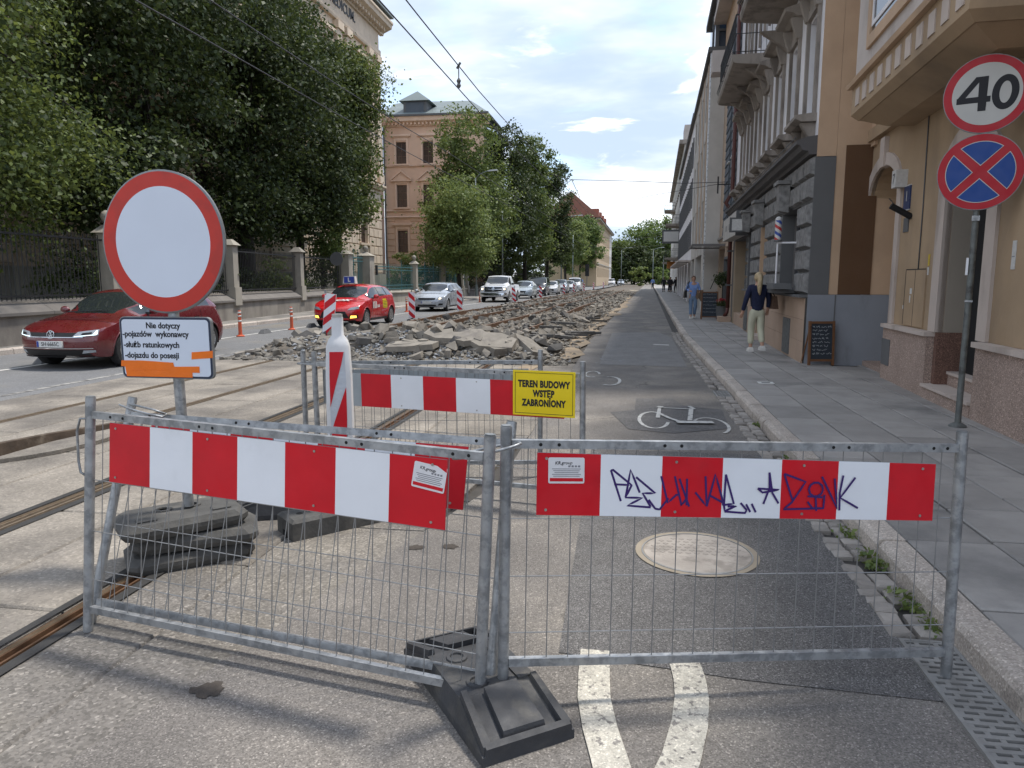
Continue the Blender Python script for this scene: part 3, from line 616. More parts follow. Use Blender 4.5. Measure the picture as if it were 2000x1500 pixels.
# --- slate clad house
sx0 = Vector((3.15+.035*13.62, 13.7+13.62))
sh = bld('slate_clad_house', 'house with dark slate cladding over a tan ground floor and glass canopy', sx0.x, sx0.y, R(90)-A_)
wall(MB(), 0, 6.6, .1, 3.3, [(1.2, 3.0, .1, 2.9), (3.3, 5.6, .1, 2.9)], -.4, 0).build('ground_floor_wall', m_tanw, sh)
P(sh, 'shop_glass', mat('pale_glass', (.20,.21,.20), .1, .05, 3, spec=.8), (1.2, 3.0, -.3, -.27, .1, 2.9), (3.3, 5.6, -.3, -.27, .1, 2.9)); P(sh, 'door_frame', m_dkgrey, (1.2, 1.28, -.26, .05, .1, 2.4), (2.92, 3.0, -.26, .05, .1, 2.4), (1.28, 2.92, -.26, .05, 2.4, 2.5))
P(sh, 'string_course', m_stone, (0, 6.6, .0, .08, 3.3, 3.38))
P(sh, 'tan_bay', m_tanw, (4.6, 6.6, -.39, .0, 3.38, 12.4)); P(sh, 'body', m_dark, (.01, 6.59, -8, -.40, .12, 12.3)); P(sh, 'eaves', m_pale, (.0, 6.6, -1, .55, 12.4, 12.7)); P(sh, 'parapet', m_ochre_o, (0, 6.6, -.4, .03, 11.3, 12.39))
z = 3.4
r_ = 0
while z < 11.2:
    s = .0
    for (a, b) in ((.0, 1.0), (1.55, 2.3), (2.85, 4.55)):
        MB().hexa([(a,-.3,z),(b-.01,-.3,z),(b-.01,-.3,z+.34),(a,-.3,z+.34),(a,.035,z),(b-.01,.035,z),(b-.01,.005,z+.345),(a,.005,z+.345)]).build('slate', m_slate, sh)
    z += .34
for a in (1.0, 2.3):
    for z0 in (3.5, 6.1, 8.7):
        P(sh, 'window', m_glass, (a, a+.55, -.14, -.1, z0, z0+2.0)); P(sh, 'window_sill', m_lbl, (a, a+.55, -.1, .1, z0-.05, z0-.003)); P(sh, 'spandrel', m_slate, (a, a+.55, -.3, -.02, z0+2.003, z0+2.55))
cn = P(sh, 'glass_canopy', mat('canopy_glass', (.42,.45,.45), .15, .1, 4, spec=.7), (3.2, 6.0, .0, 1.25, 2.98, 3.01)); P(sh, 'canopy_frame', m_galv if 'm_galv' in globals() else m_frame, (3.15, 3.2, .0, 1.3, 2.95, 3.04), (6.0, 6.05, .0, 1.3, 2.95, 3.04), (3.2, 6.0, 1.25, 1.3, 2.95, 3.04))
P(sh, 'wire_bracket', m_ironw, (.5, .54, .04, .6, 5.0, 5.04), (.5, .54, .55, .6, 4.7, 5.3))
# --- concrete house, grid-window house, balcony house (project 0.6 m)
def far_house(name, label, s0, s1, off): 
    return bld(name, label, 3.15-off+.035*s0, 13.7+s0, R(90)-A_), s1-s0
ch, L_ = far_house('concrete_house', 'tall grey concrete fronted house with glazed rooftop box', 19.9, 33.3, .6)
cops = []
for z0 in (3.6, 6.3, 8.9):
    for a in (2.2, 5.0, 8.2, 11.0): cops.append((a, a+1.2, z0, z0+1.7))
wall(MB(), 0, L_, .1, 11.2, cops+[(2.5, 8, .1, 2.8), (9, 12.8, .1, 2.8)], -.5, 0).build('wall', m_concw, ch)
P(ch, 'end_wall', m_concw, (0, .3, -6, -.502, .1, 11.2)); P(ch, 'edge_strip', mat('bright_metal', (.6,.61,.62), .3, .05, 3, metal=.6), (.02, .12, .001, .05, .5, 11.2)); P(ch, 'tan_field', m_tanw, (1.4, 1.9, .001, .03, 3.2, 11.1), (4, 4.7, .001, .03, 3.2, 11.1), (7, 7.8, .001, .03, 3.2, 11.1))
P(ch, 'roof_edge', m_dkgrey, (-.1, L_, -6, .15, 11.2, 11.4)); P(ch, 'shop_glass', m_glass, (2.5, 8, -.4, -.35, .2, 2.8), (9, 12.8, -.4, -.35, .2, 2.8)); P(ch, 'body', m_dark, (.32, L_-.02, -6, -.52, .12, 11.1))
for o in cops: window(ch, o[0]+.01, o[1]-.01, o[2]+.01, o[3]-.01, -.1, 2, 1)
rbx = P(ch, 'rooftop_glass_box', m_glass_b, (.6, 5, -3.5, -.2, 11.4, 13.6)); P(ch, 'rooftop_frame', m_dkgrey, (.4, 5.2, -3.7, 0, 13.6, 13.85), (.5, .62, -.3, -.15, 11.4, 13.6), (.5, .62, -1.9, -1.78, 11.4, 13.6), (.5, .62, -3.6, -3.45, 11.4, 13.6), (2.6, 2.72, -.25, -.15, 11.4, 13.6), (.5, .59, -3.4, -.3, 12.2, 12.3))
# graffiti tag on the concrete end wall
gf = MB()
for pts in ([(-.3,1.2),(-.5,1.7),(-1.0,1.9),(-1.3,1.6),(-1.0,1.4),(-1.5,1.9),(-1.8,1.5)], [(-.3,1.0),(-.8,1.15),(-1.2,.95),(-1.6,1.2),(-1.9,1.0)], [(-.4,.7),(-.9,.85),(-1.5,.6)]): ribbon(pts, .035, lambda p: (-.004, p.x, p.y), gf)
gf.build('graffiti', m_dark, ch)
gh, L_ = far_house('grid_window_house', 'long white and dark striped office house with rows of narrow windows', 33.35, 62, .55)
gops = []
for z0 in (3.6, 6.2, 8.7):
    for k in range(16): gops.append((.6+k*1.74, .6+k*1.74+1.25, z0, z0+1.75))
wall(MB(), 0, L_, .1, 11.4, gops+[(1+5.6*k, 5.6+5.6*k, .1, 2.7) for k in range(5)], -.5, 0).build('wall', m_white_w, gh)
for o in gops: P(gh, 'window', m_glass, (o[0], o[1], -.2, -.15, o[2], o[3])); P(gh, 'dark_pier', m_dkgrey, (o[1]+.02, o[1]+.47, .001, .05, o[2]-.05, o[3]+.05))
P(gh, 'shop_glass', m_glass, *[(1+5.6*k, 5.6+5.6*k, -.4, -.35, .2, 2.7) for k in range(5)])
for k in range(5): P(gh, 'shop_canopy', m_pale, (1+5.6*k, 5.6+5.6*k, .0, .8, 2.75, 2.85))
P(gh, 'roof_edge', m_dkgrey, (0, L_, -6, .2, 11.4, 11.6)); P(gh, 'end_wall', m_concw, (0, .2, -6, -.502, .1, 11.4)); P(gh, 'body', m_dark, (.3, L_-.02, -6, -.52, .12, 11.3))
eh, L_ = far_house('balcony_house', 'far pale house with parapet gable and iron balconies at the street bend', 62.05, 118, .3)
eops = []
for z0 in (4.2, 7.9, 11.4):
    for k in range(18): eops.append((1.2+k*3.0, 2.4+k*3.0, z0, z0+2.2))
wall(MB(), 0, L_, .1, 14.8, eops, -.5, 0).build('wall', m_concw, eh); P(eh, 'side_wall', m_concw, (-.02, .3, -8, -.502, .1, 14.8)); P(eh, 'body', m_dark, (.35, L_, -8, -.52, .12, 14.7)); P(eh, 'cornice', m_stone, (-.2, L_, -8, .5, 14.8, 15.2)); P(eh, 'parapet', m_pale, (-.1, 3.5, -8, .05, 15.2, 16.6))
for o in eops: P(eh, 'window', m_glass, (o[0], o[1], -.25, -.2, o[2], o[3])); P(eh, 'window_sill', m_stone, (o[0]-.1, o[1]+.1, .001, .15, o[2]-.12, o[2]-.002))
for s, z in ((8, 4.0), (8, 7.7), (30, 4.0), (30, 7.7), (30, 11.2)): balcony(eh, s, s+4.2, z, 1.5, step=.35)
hs = P(eh, 'hanging_sign', m_dkgrey, (2.0, 2.12, .1, 1.9, 5.3, 6.7)); P(eh, 'hanging_sign_face', m_lbl, (1.985, 1.998, .25, 1.75, 5.5, 6.5)); P(eh, 'hanging_lamp_sign', mat('amber_sign', (.5,.2,.05), .5, .1, 4), (12, 12.5, .2, 1.2, 2.9, 3.7))

# cables and splash dirt on the fronts
for par, pts in ((nb, [(-.05,.03,4.4),(-1.9,.03,4.32),(-4,.03,4.42),(-8,.03,4.3)]), (rb, [(.0,.36,4.06),(4,.36,4.03),(9,.36,4.07),(13.4,.36,4.04)]), (nb, [(-3.0,.01,1.76),(-3.0,.01,2.6),(-2.95,.01,3.9)]), (rb, [(.03,-.2,4.2),(.03,-.2,2.4)])): MB().tube(pts, .009, 5).build('wall_cable', m_dkgrey, par, True)
# ------------------------------------------------------------ left side: college, walls, trees, wires
m_cream = st('cream_stone', (.58,.47,.355), col2=(.47,.375,.28), c2s=.5, c2t=(.5,.75))
m_cream_r = st('cream_rustication', (.60,.49,.38), orand=.05, bump=.4)
m_pinkw = st('pink_render', (.68,.485,.36), var=.07, col2=(.60,.42,.305), c2s=.3, c2t=(.5,.75))
m_pinkt = st('pink_trim', (.72,.535,.41), var=.06)
m_roofg = st('green_grey_roof', (.155,.185,.185), rough=.6, var=.15, scale=.8)
m_oldwall = st('old_wall_plaster', (.27,.245,.21), col2=(.17,.15,.13), c2s=.8, c2t=(.42,.62), bump=.5)
m_coping = st('stone_coping', (.17,.155,.14), bump=.4)
m_pillar = st('pillar_stone', (.34,.31,.26), col2=(.26,.235,.2), c2s=.9)
m_bgl = mat('dark_window', (.035,.025,.022), .12, .0, spec=.8)
m_wfr = mat('brown_window_frame', (.13,.08,.06), .6, .1, 4)
m_teal = mat('teal_fence_paint', (.06,.155,.165), .5, .15, 5)
m_fence = mat('black_fence_paint', (.014,.014,.015), .6, .15, 5)
def frontispiece(par, s, z0, z1, w, kind, tm):
    window(par, s-w/2, s+w/2, z0, z1, -.18, 2, 3, m_bgl, m_wfr, .06)
    for a, b in ((s-w/2-.22, s-w/2), (s+w/2, s+w/2+.22)): P(par, 'window_surround', tm, (a, b, .001, .09, z0-.05, z1+.16))
    P(par, 'window_sill', tm, (s-w/2-.35, s+w/2+.35, .001, .22, z0-.22, z0-.052)); P(par, 'window_lintel', tm, (s-w/2-.22, s+w/2+.22, .001, .07, z1+.162, z1+.5))
    if kind == 'ped':
        MB().prism([(s-w/2-.5, z1+.52), (s+w/2+.5, z1+.52), (s, z1+1.35)], lambda p: (p[0], .001, p[1]), lambda p: (p[0], .12, p[1])).build('pediment', tm, par)
        for a in ((s-w/2-.62, z1+.5, s, z1+1.42), (s+w/2+.62, z1+.5, s, z1+1.42)): MB().prism([(a[0], a[1]), (a[2], a[3]), (a[2], a[3]+.16), (a[0], a[1]+.16)], lambda p: (p[0], .12, p[1]), lambda p: (p[0], .3, p[1])).build('pediment_moulding', tm, par)
        P(par, 'pediment_base', tm, (s-w/2-.6, s+w/2+.6, .001, .28, z1+.40, z1+.515))
    else: P(par, 'window_hood', tm, (s-w/2-.55, s+w/2+.55, .001, .28, z1+.6, z1+.8), (s-w/2-.4, s+w/2+.4, .001, .16, z1+.502, z1+.598))
# pink wing facing the camera
pw = bld('pink_wing', 'salmon pink three storey wing with green grey roof and dormers', -16, 80, R(180))
pc = [9.2, 6.15, 3.1, .9][:3]; pops = []
for s in pc: pops += [(s-.6, s+.6, 4.6, 7.05), (s-.6, s+.6, 9.6, 12.0), (s-.6, s+.6, 14.28, 16.6)]
wall(MB(), 0, 11.2, .1, 18.4, pops, -.5, 0).build('wall', m_pinkw, pw)
P(pw, 'body', m_dark, (.02, 11.18, -12, -.502, .1, 18.3))
for s in pc: frontispiece(pw, s, 4.62, 7.03, 1.18, 'flat', m_pinkt); frontispiece(pw, s, 9.62, 11.98, 1.18, 'ped', m_pinkt); frontispiece(pw, s, 14.3, 16.58, 1.18, 'flat', m_pinkt)
z = 1.4; k = 0
while z < 8.2:                                     # banded ground floor
    xs = [-.0]+[v for s in sorted(pc) for v in (s-.9, s+.9)]+[11.2]
    for i in range(0, len(xs), 2): MB().rock(xs[i]+.0, xs[i+1], z+.03, z+.62, .001, .07, .03).build('banded_course', m_pinkw, pw)
    z += .66
P(pw, 'plinth', m_pillar, (-.05, 11.2, .001, .2, .1, 1.38))
cornice(pw, -.1, 11.2, 8.35, [(0,0),(.12,0),(.2,.1),(.3,.15),(.1,.28),(0,.28)], m_pinkt, 'string_course'); cornice(pw, -.1, 11.2, 9.1, [(0,0),(.15,0),(.22,.1),(0,.2)], m_pinkt, 'string_course'); cornice(pw, -.1, 11.2, 13.95, [(0,0),(.14,0),(.2,.08),(0,.16)], m_pinkt, 'string_course')
cornice(pw, -.7, 11.2, 18.2, [(0,0),(.2,.0),(.25,.2),(.5,.35),(.8,.45),(.85,.7),(.9,.9),(0,1.0)], m_pinkt)
dm = MB().box(-.09, .09, .26, .55, 18.32, 18.55).mesh('dentil', m_pinkt)
for k in range(26): put('dentil', dm, pw, (.1+k*.43, 0, 0))
MB().add([(-.8,1.0,19.22),(11.4,1.0,19.22),(11.4,-10,23.2),(2.4,-5.2,21.9),(-.8,-11,19.22),(11.4,-5.2,21.9)], [(0,1,5,3),(0,3,4),(3,5,2,4)]).build('roof', m_roofg, pw)
P(pw, 'gutter', m_dkgrey, (-.8, 11.3, .9, 1.05, 19.1, 19.3))
for s in (7.6,):
    d = P(pw, 'dormer', m_dkgrey, (s-1.3, s+1.3, -3, -.2, 19.5, 20.9)); P(pw, 'dormer_louvre', m_slate, (s-1.0, s+1.0, -.2, -.16, 19.65, 20.8))
    MB().add([(s-1.75,.15,20.9),(s+1.75,.15,20.9),(s+1.75,-3.2,20.9),(s-1.75,-3.2,20.9),(s,-1.3,22.2)], [(0,1,4),(1,2,4),(2,3,4),(3,0,4),(3,2,1,0)]).build('dormer_roof', m_roofg, pw)
MB().cyl((11.1, .18, .3), (11.1, .18, 18.2), .1, n=8).build('downpipe', m_dkgrey, pw)
# cream main block with the lettered frieze, street front facing +X
cb = bld('cream_college_block', 'cream stone college block with lettered frieze and rusticated ground floor', -21.5, 62, R(-90))
cc_ = [4.3, 10.5, 16, 21.5, 27, 32.5, 38, 43.5]; cops = []
for s in cc_: cops += [(s-.8, s+.8, 4.6, 7.4), (s-.8, s+.8, 10.6, 14.0), (s-.8, s+.8, 15.8, 18.6)]
wall(MB(), 0, 52, .1, 20.2, cops, -.5, 0).build('wall', m_cream, cb); P(cb, 'body', m_dark, (.02, 51.9, -14, -.502, .1, 22)); P(cb, 'end_wall', m_cream, (-.02, -.001, -14, -.0, .1, 22.2))
for s in cc_:
    frontispiece(cb, s, 4.62, 7.38, 1.58, 'flat', m_cream); frontispiece(cb, s, 10.62, 13.98, 1.58, 'ped', m_cream); frontispiece(cb, s, 15.82, 18.58, 1.58, 'flat', m_cream)
def coursed(s0, s1, z0, z1, h, w):
    z = z0; r_ = 0
    while z < z1-.2:
        s = s0; k = 0
        first = w*.5 if r_ % 2 else w
        while s < s1-.05:
            e = min(s+(first if k == 0 else w), s1)
            if e-s > .12: MB().rock(s+.015, e-.015, z+.02, min(z+h, z1)-.02, .001, .10, .04).build('rusticated_block', m_cream_r, cb)
            s = e; k += 1
        z += h; r_ += 1
coursed(.0, 3.2, 2.2, 9.1, .74, 1.05); coursed(5.5, 9.2, 2.2, 9.1, .74, 1.05)
for s in (13.2, 18.7, 24.2, 29.7, 35.2, 40.7): 
    for z in np.arange(2.2, 9.0, .75): MB().rock(s-1.6, s+1.6, z, z+.7, .001, .1, .04).build('rusticated_block', m_cream_r, cb)
P(cb, 'plinth', m_pillar, (-.1, 52, .001, .35, .1, 2.1)); cornice(cb, -.3, 52, 9.2, [(0,0),(.25,0),(.35,.15),(.5,.25),(.5,.4),(.1,.55),(0,.55)], m_cream, 'string_course'); cornice(cb, -.2, 52, 14.9, [(0,0),(.2,0),(.3,.15),(0,.3)], m_cream, 'string_course')
for s in (.0, 1.9, 6.6, 8.3): P(cb, 'pilaster', m_cream, (s, s+.85, .001, .28, 9.8, 19.6)); P(cb, 'pilaster_base', m_cream, (s-.1, s+.95, .281, .4, 9.76, 10.5)); P(cb, 'pilaster_capital', m_cream, (s-.12, s+.97, .001, .42, 19.61, 20.15))
cornice(cb, -.2, 52, 20.2, [(0,0),(.25,0),(.3,.15),(.3,.5),(.12,.55),(.12,1.95),(0,1.95)], m_cream, 'frieze')
cornice(cb, -1.0, 52, 22.15, [(0,0),(.3,.0),(.35,.2),(.7,.35),(1.05,.5),(1.1,.75),(1.2,.85),(1.2,1.0),(0,1.3)], m_cream)
dm = MB().box(-.16, .16, .34, .72, 22.28, 22.52).mesh('dentil', m_cream)
for k in range(40): put('dentil', dm, cb, (-.1+k*.62, 0, 0))
put('frieze_lettering', text_mesh('COLLEGIUM MEDICUM.', 1.0, m_dkgrey, .02, 0, 'RIGHT', ext=.02, space=1.05), cb, (5.2, .15, 21.5), (R(90), 0, R(180)))
P(cb, 'roof', m_roofg, (-1, 52, -14, 1.25, 23.46, 23.7))
lk = bld('link_wall', 'recessed cream link between the college block and the pink wing', -27.1, 79.4, R(-90))
lo = [(1.6,2.7,4.6,7.0),(1.6,2.7,9.6,12.0),(1.6,2.7,14.3,16.6)]
wall(MB(), 0, 16.5, .1, 18.4, lo, -.5, 0).build('wall', m_pinkw, lk)
for o in lo: window(lk, *o, -.2, 2, 3, m_bgl, m_wfr)
cornice(lk, 0, 16.5, 18.2, [(0,0),(.2,.0),(.5,.35),(.85,.7),(.9,.9),(0,1.0)], m_pinkt); MB().add([(0,.9,19.2),(16.5,.9,19.2),(16.5,-6,22),(0,-6,22)], [(0,1,2,3)]).build('roof', m_roofg, lk)
# far tan house with red roof
fh = bld('red_roofed_house', 'long tan house with steep red tiled roof far down the left side', -7.4, 172, R(90)-math.atan(.026)-R(180))
fl = 66
fh.location = (-5.9, 236, 0)
fops = []
for k in range(16):
    for z0 in (2.2, 6.3, 10.6): fops.append((1.4+k*4, 3.0+k*4, z0, z0+2.3))
wall(MB(), 0, 12, .1, 15.2, [o for o in fops if o[1] < 12], -.5, 0).build('white_bay_wall', mat('far_white', (.55,.53,.50), .9, .08, 1), fh)
wall(MB(), 12, fl, .1, 15.2, [o for o in fops if o[0] > 12], -.5, 0).build('wall', st('far_tan', (.42,.32,.21), var=.08), fh)
P(fh, 'body', m_dark, (.02, fl-.02, -12, -.502, .1, 15.1))
for o in fops: P(fh, 'window', m_bgl, (o[0], o[1], -.25, -.2, o[2], o[3]))
P(fh, 'cornice', m_pillar, (-.3, fl+.3, -.2, .7, 15.2, 15.6)); P(fh, 'string_course', m_pillar, (0, fl, .001, .15, 5.2, 5.45)); P(fh, 'gable_wall', MATS['far_tan'], (fl, fl+.3, -12, 0, .1, 15.2))
m_rtile = st('red_roof_tile', (.26,.115,.085), var=.15, scale=.5)
MB().add([(-.5,.9,15.6),(fl+.6,.9,15.6),(fl+.6,-6,21.5),(-.5,-6,21.5),(fl+.6,-13,15.6),(-.5,-13,15.6)], [(0,1,2,3),(3,2,4,5),(0,3,5),(1,4,2)]).build('roof', m_rtile, fh)
for k in range(4): P(fh, 'dormer', m_rtile, (20+k*10, 23+k*10, -4, -.6, 16.3, 18.8))
# garden ground behind the wall
struct(MB().add([(-90,-8,.14),(-15.2,-8,.14),(-15.2,15,.14),(-17,37,.14),(-16.6,68,.14),(-14.8,110,.14),(-12.6,240,.14),(-90,240,.14)], [tuple(range(8))]).build('garden_lawn', m_grass))
# boundary walls: polyline of plinth, coping, pillars, railings
def seg_wall(label, p0, p1, hz, cop, name='boundary_wall', m_=None, mc=None):
    a = math.atan2(p1[1]-p0[1], p1[0]-p0[0]); L_ = math.hypot(p1[0]-p0[0], p1[1]-p0[1])
    t = thing(name, label, 'wall', (p0[0], p0[1], 0), a); P(t, 'wall', m_ or m_oldwall, (0, L_, -.45, 0, .08, hz))
    n_ = max(1, round(L_/1.7)); d = L_/n_                                # local y: left of direction; street is at -y
    for k in range(n_): MB().hexa([(k*d+.006,-.53,hz),(k*d+d-.006,-.53,hz),(k*d+d-.006,.1,hz),(k*d+.006,.1,hz),(k*d+.006,-.53,hz+.07),(k*d+d-.006,-.53,hz+.07),(k*d+d-.006,-.05,hz+cop),(k*d+.006,-.05,hz+cop)]).build('coping_stone', mc or m_coping, t)
    return t, L_
def pillar(t, s, z0, h, w=.42, ball=True, m_=None):
    m_ = m_ or m_pillar; P(t, 'pillar', m_, (s-w/2, s+w/2, -.28-w/2, -.28+w/2, z0, z0+h)); P(t, 'pillar_base', m_, (s-w/2-.06, s+w/2+.06, -.28-w/2-.06, -.28+w/2+.06, z0-.5, z0+.18))
    MB().hexa([(s-w/2-.1,-.28-w/2-.1,z0+h),(s+w/2+.1,-.28-w/2-.1,z0+h),(s+w/2+.1,-.28+w/2+.1,z0+h),(s-w/2-.1,-.28+w/2+.1,z0+h),(s-.1,-.38,z0+h+.22),(s+.1,-.38,z0+h+.22),(s+.1,-.18,z0+h+.22),(s-.1,-.18,z0+h+.22)]).build('pillar_cap', m_, t)
    if ball: MB().lathe([(.06,0),(.05,.08),(.12,.14),(.17,.25),(.12,.37),(.04,.42)], 12, (s,-.28,z0+h+.2)).build('ball_finial', m_, t, True)
def railing(t, s0, s1, z0, h, m_, step=.14, spikes=False, y=-.28):
    mb = MB()
    for z in ((z0+.08, z0+h-.15) if not spikes else (z0+.1, z0+.32, z0+h-.42, z0+h-.22)): mb.box(s0, s1, y-.02, y+.02, z, z+.05)
    mb.build('rails', m_, t)['kind'] = 'stuff'
    n_ = int((s1-s0)/step); me = MB().cyl((0,y,z0), (0,y,z0+h), .013, .013 if not spikes else .008, n=4, caps=False).mesh('bar', m_); mp = MB().cyl((0,y,z0-.1), (0,y,z0+h+.3), .03, .02, n=6).mesh('rail_post', m_)
    for k in range(1, n_): put('bar', me, t, ((s0+(s1-s0)*k/n_), 0, 0))
    if spikes:
        for k in range(1, 3): put('rail_post', mp, t, (s0+(s1-s0)*k/3, 0, 0))
w1, L1 = seg_wall('old plastered garden wall with dark railings behind the dark red car', (-14.2, 4), (-14.7, 19.5), .78, .36)
pillar(w1, L1-.9, 1.15, 1.75); pillar(w1, L1-8, 1.15, 1.75); railing(w1, 0, L1-8.3, 1.12, 1.7, m_fence); railing(w1, L1-7.7, L1-1.2, 1.12, 1.7, m_fence)
w2, L2 = seg_wall('old plastered garden wall with dark railings between the cars and tree trunks', (-14.7, 19.52), (-16.3, 39.5), .78, .36)
pillar(w2, 6.3, 1.15, 1.75, ball=False); pillar(w2, 13.2, 1.15, 1.75, ball=False); railing(w2, .2, 6, 1.12, 1.7, m_fence); railing(w2, 6.6, 12.9, 1.12, 1.7, m_fence); railing(w2, 13.5, L2-.2, 1.12, 1.7, m_fence)
m_planel = mat('dark_mesh_screen', (.012,.012,.012), .9, .1, 3)
gt = thing('college_gate', 'tall stone gate piers with teal iron gate beside the learner car', 'gate', (-16.3, 39.6, 0), math.atan2(12, .2))
pillar(gt, .4, .3, 2.75, .6, False); pillar(gt, 3.5, .3, 2.75, .8, True); railing(gt, .8, 3.0, .2, 2.9, m_teal, .13, True); P(gt, 'gate_arch_post', mat('dark_gate', (.05,.025,.02), .6, .1, 5), (2.2, 2.4, 1.9, 2.1, .2, 4.4), (.5, 2.2, 1.9, 2.1, 4.2, 4.4)); P(gt, 'gate_lantern', m_fence, (3.95, 4.15, -.8, -.7, 1.9, 2.5))
w3, L3 = seg_wall('low stone wall with teal spiked railings and ball topped piers', (-16.1, 43.9), (-15.3, 67), .72, .2, m_=m_pillar, mc=m_pillar)
for i, s in enumerate((8.0, 15.2, 21.2, 22.9)): pillar(w3, s, .9, 1.85, .42, i < 3)
for a, b in ((.3, 7.7), (8.3, 14.9), (15.5, 20.9), (21.5, 22.6)): railing(w3, a, b, .9, 1.75, m_teal, .15, True)
w4, L4 = seg_wall('dark fence on a low wall under the far row of street trees', (-15.3, 67.1), (-13.4, 120), .6, .15)
railing(w4, 0, L4, .75, 1.7, m_fence, .3)
# ------------------------------------------------------------ trees
def leafmat(name, c, c2, tr=.35):
    m = bpy.data.materials.new(name); MATS[name] = m; m.use_nodes = True; nt = m.node_tree; N = nt.nodes; L = nt.links; N.clear()
    out = N.new('ShaderNodeOutputMaterial'); gm = N.new('ShaderNodeNewGeometry'); mx = N.new('ShaderNodeMix'); mx.data_type = 'RGBA'
    L.new(gm.outputs['Random Per Island'], mx.inputs[0]); mx.inputs[6].default_value = (*c, 1); mx.inputs[7].default_value = (*c2, 1)
    d = N.new('ShaderNodeBsdfPrincipled'); d.inputs['Roughness'].default_value = .55; d.inputs['Specular IOR Level'].default_value = .35; L.new(mx.outputs[2], d.inputs['Base Color'])
    t = N.new('ShaderNodeBsdfTranslucent'); hs = N.new('ShaderNodeHueSaturation'); hs.inputs['Value'].default_value = 1.6; hs.inputs['Hue'].default_value = .48; L.new(mx.outputs[2], hs.inputs['Color']); L.new(hs.outputs[0], t.inputs['Color'])
    ms = N.new('ShaderNodeMixShader'); ms.inputs[0].default_value = tr; L.new(d.outputs[0], ms.inputs[1]); L.new(t.outputs[0], ms.inputs[2]); L.new(ms.outputs[0], out.inputs[0]); m.diffuse_color = (*c, 1); return m
lm_dark = leafmat('linden_leaf_dark', (.020,.034,.010), (.062,.088,.024), .28)
lm_gard = leafmat('garden_leaf', (.026,.045,.012), (.125,.165,.038), .33)  # brighter end raised to put sunlit yellow-green into the leaf colour
lm_mid = leafmat('linden_leaf', (.050,.085,.020), (.13,.17,.045))
lm_lite = leafmat('pale_leaf', (.085,.13,.035), (.19,.235,.075))
lm_far = leafmat('far_leaf', (.06,.10,.025), (.14,.20,.055))
m_bark = mat('bark', (.045,.038,.032), .95, .3, 6, .8, 14)
def leaves(blobs, n, size, seed, clump=38, sig=.34):
    r_ = np.random.RandomState(seed); vol = np.array([b[3]*b[4]*b[5] for b in blobs]); pr = (vol**.8)/(vol**.8).sum()
    nc = max(1, n//clump); bi = r_.choice(len(blobs), nc, p=pr); B = np.array(blobs)[bi]
    d = r_.normal(size=(nc, 3)); d /= np.linalg.norm(d, axis=1)[:, None]; rad = r_.uniform(.12, 1., nc)**.42
    cen = B[:, :3]+d*rad[:, None]*B[:, 3:6]*(.86+.22*r_.rand(nc))[:, None]
    sc = r_.uniform(.6, 1.5, nc)*sig
    c = np.repeat(cen, clump, 0); N_ = len(c); off = r_.normal(size=(N_, 3))*np.repeat(sc, clump)[:, None]*[1.2, 1.2, .75]
    c = c+off
    nrm = r_.normal(size=(N_, 3))+np.repeat(d, clump, 0)*.7+[0, 0, .7]; nrm /= np.linalg.norm(nrm, axis=1)[:, None]
    t = np.cross(nrm, r_.normal(size=(N_, 3))); t /= np.linalg.norm(t, axis=1)[:, None]; b = np.cross(nrm, t)
    s = (size*r_.uniform(.6, 1.25, N_))[:, None]
    V = np.stack([c-t*s*.62, c+b*s*.40+nrm*s*.08, c+t*s*.62-nrm*s*.10, c-b*s*.40+nrm*s*.08], 1).reshape(-1, 3)
    return V, N_, cen
def leafobj(name, V, N_, m_, par, loc):
    me = bpy.data.meshes.new(name); me.vertices.add(len(V)); me.vertices.foreach_set('co', (V-np.array(loc)).astype(np.float32).ravel())
    me.loops.add(N_*4); me.loops.foreach_set('vertex_index', np.arange(N_*4, dtype=np.int32)); me.polygons.add(N_); me.polygons.foreach_set('loop_start', np.arange(0, N_*4, 4, dtype=np.int32)); me.polygons.foreach_set('loop_total', np.full(N_, 4, np.int32))
    me.materials.append(m_); me.update(calc_edges=True); return put(name, me, par)
def tree(name, label, base, h, r, blobs, n, size, m_, seed, lean=(0,0), group=None, cat='tree', sig=.36, clump=64, limbs=26):
    base = Vector(base); t = thing(name, label, cat, base, 0, group); q = random.Random(seed)
    V, N_, cen = leaves(blobs, n, size, seed, clump, sig); cr = leafobj('crown', V, N_, m_, t, base); cr['kind'] = 'stuff'
    mb = MB(); top = Vector((lean[0], lean[1], h)); pts = []; k = 7
    for i in range(k+1): u = i/k; pts.append(Vector((top.x*u*u+q.uniform(-.12, .12)*(0 < i), top.y*u*u+q.uniform(-.12, .12)*(0 < i), h*u-.1)))
    mb.tube(pts, [r*(1.25 if i == 0 else 1-.75*i/k) for i in range(k+1)], 9); mb.build('trunk', m_bark, t, True)
    idx = list(range(len(cen))); q.shuffle(idx)
    for j in idx[:limbs]:
        e = Vector(cen[j])-base; u = q.uniform(.35, .95); a = pts[0].lerp(pts[-1], 0); i0 = min(k-1, int(u*k)); a = pts[i0].lerp(pts[i0+1], u*k-i0)
        mid = a.lerp(e, .5)+Vector((0, 0, .12*(e-a).length)); rr = r*.32*(1-.5*u)
        MB().tube([a, a.lerp(mid, .6), mid, mid.lerp(e, .6), e], [rr, rr*.8, rr*.6, rr*.35, rr*.12], 5).build('limb', m_bark, t, True)
    return t
G1 = 'old trees in the college garden'
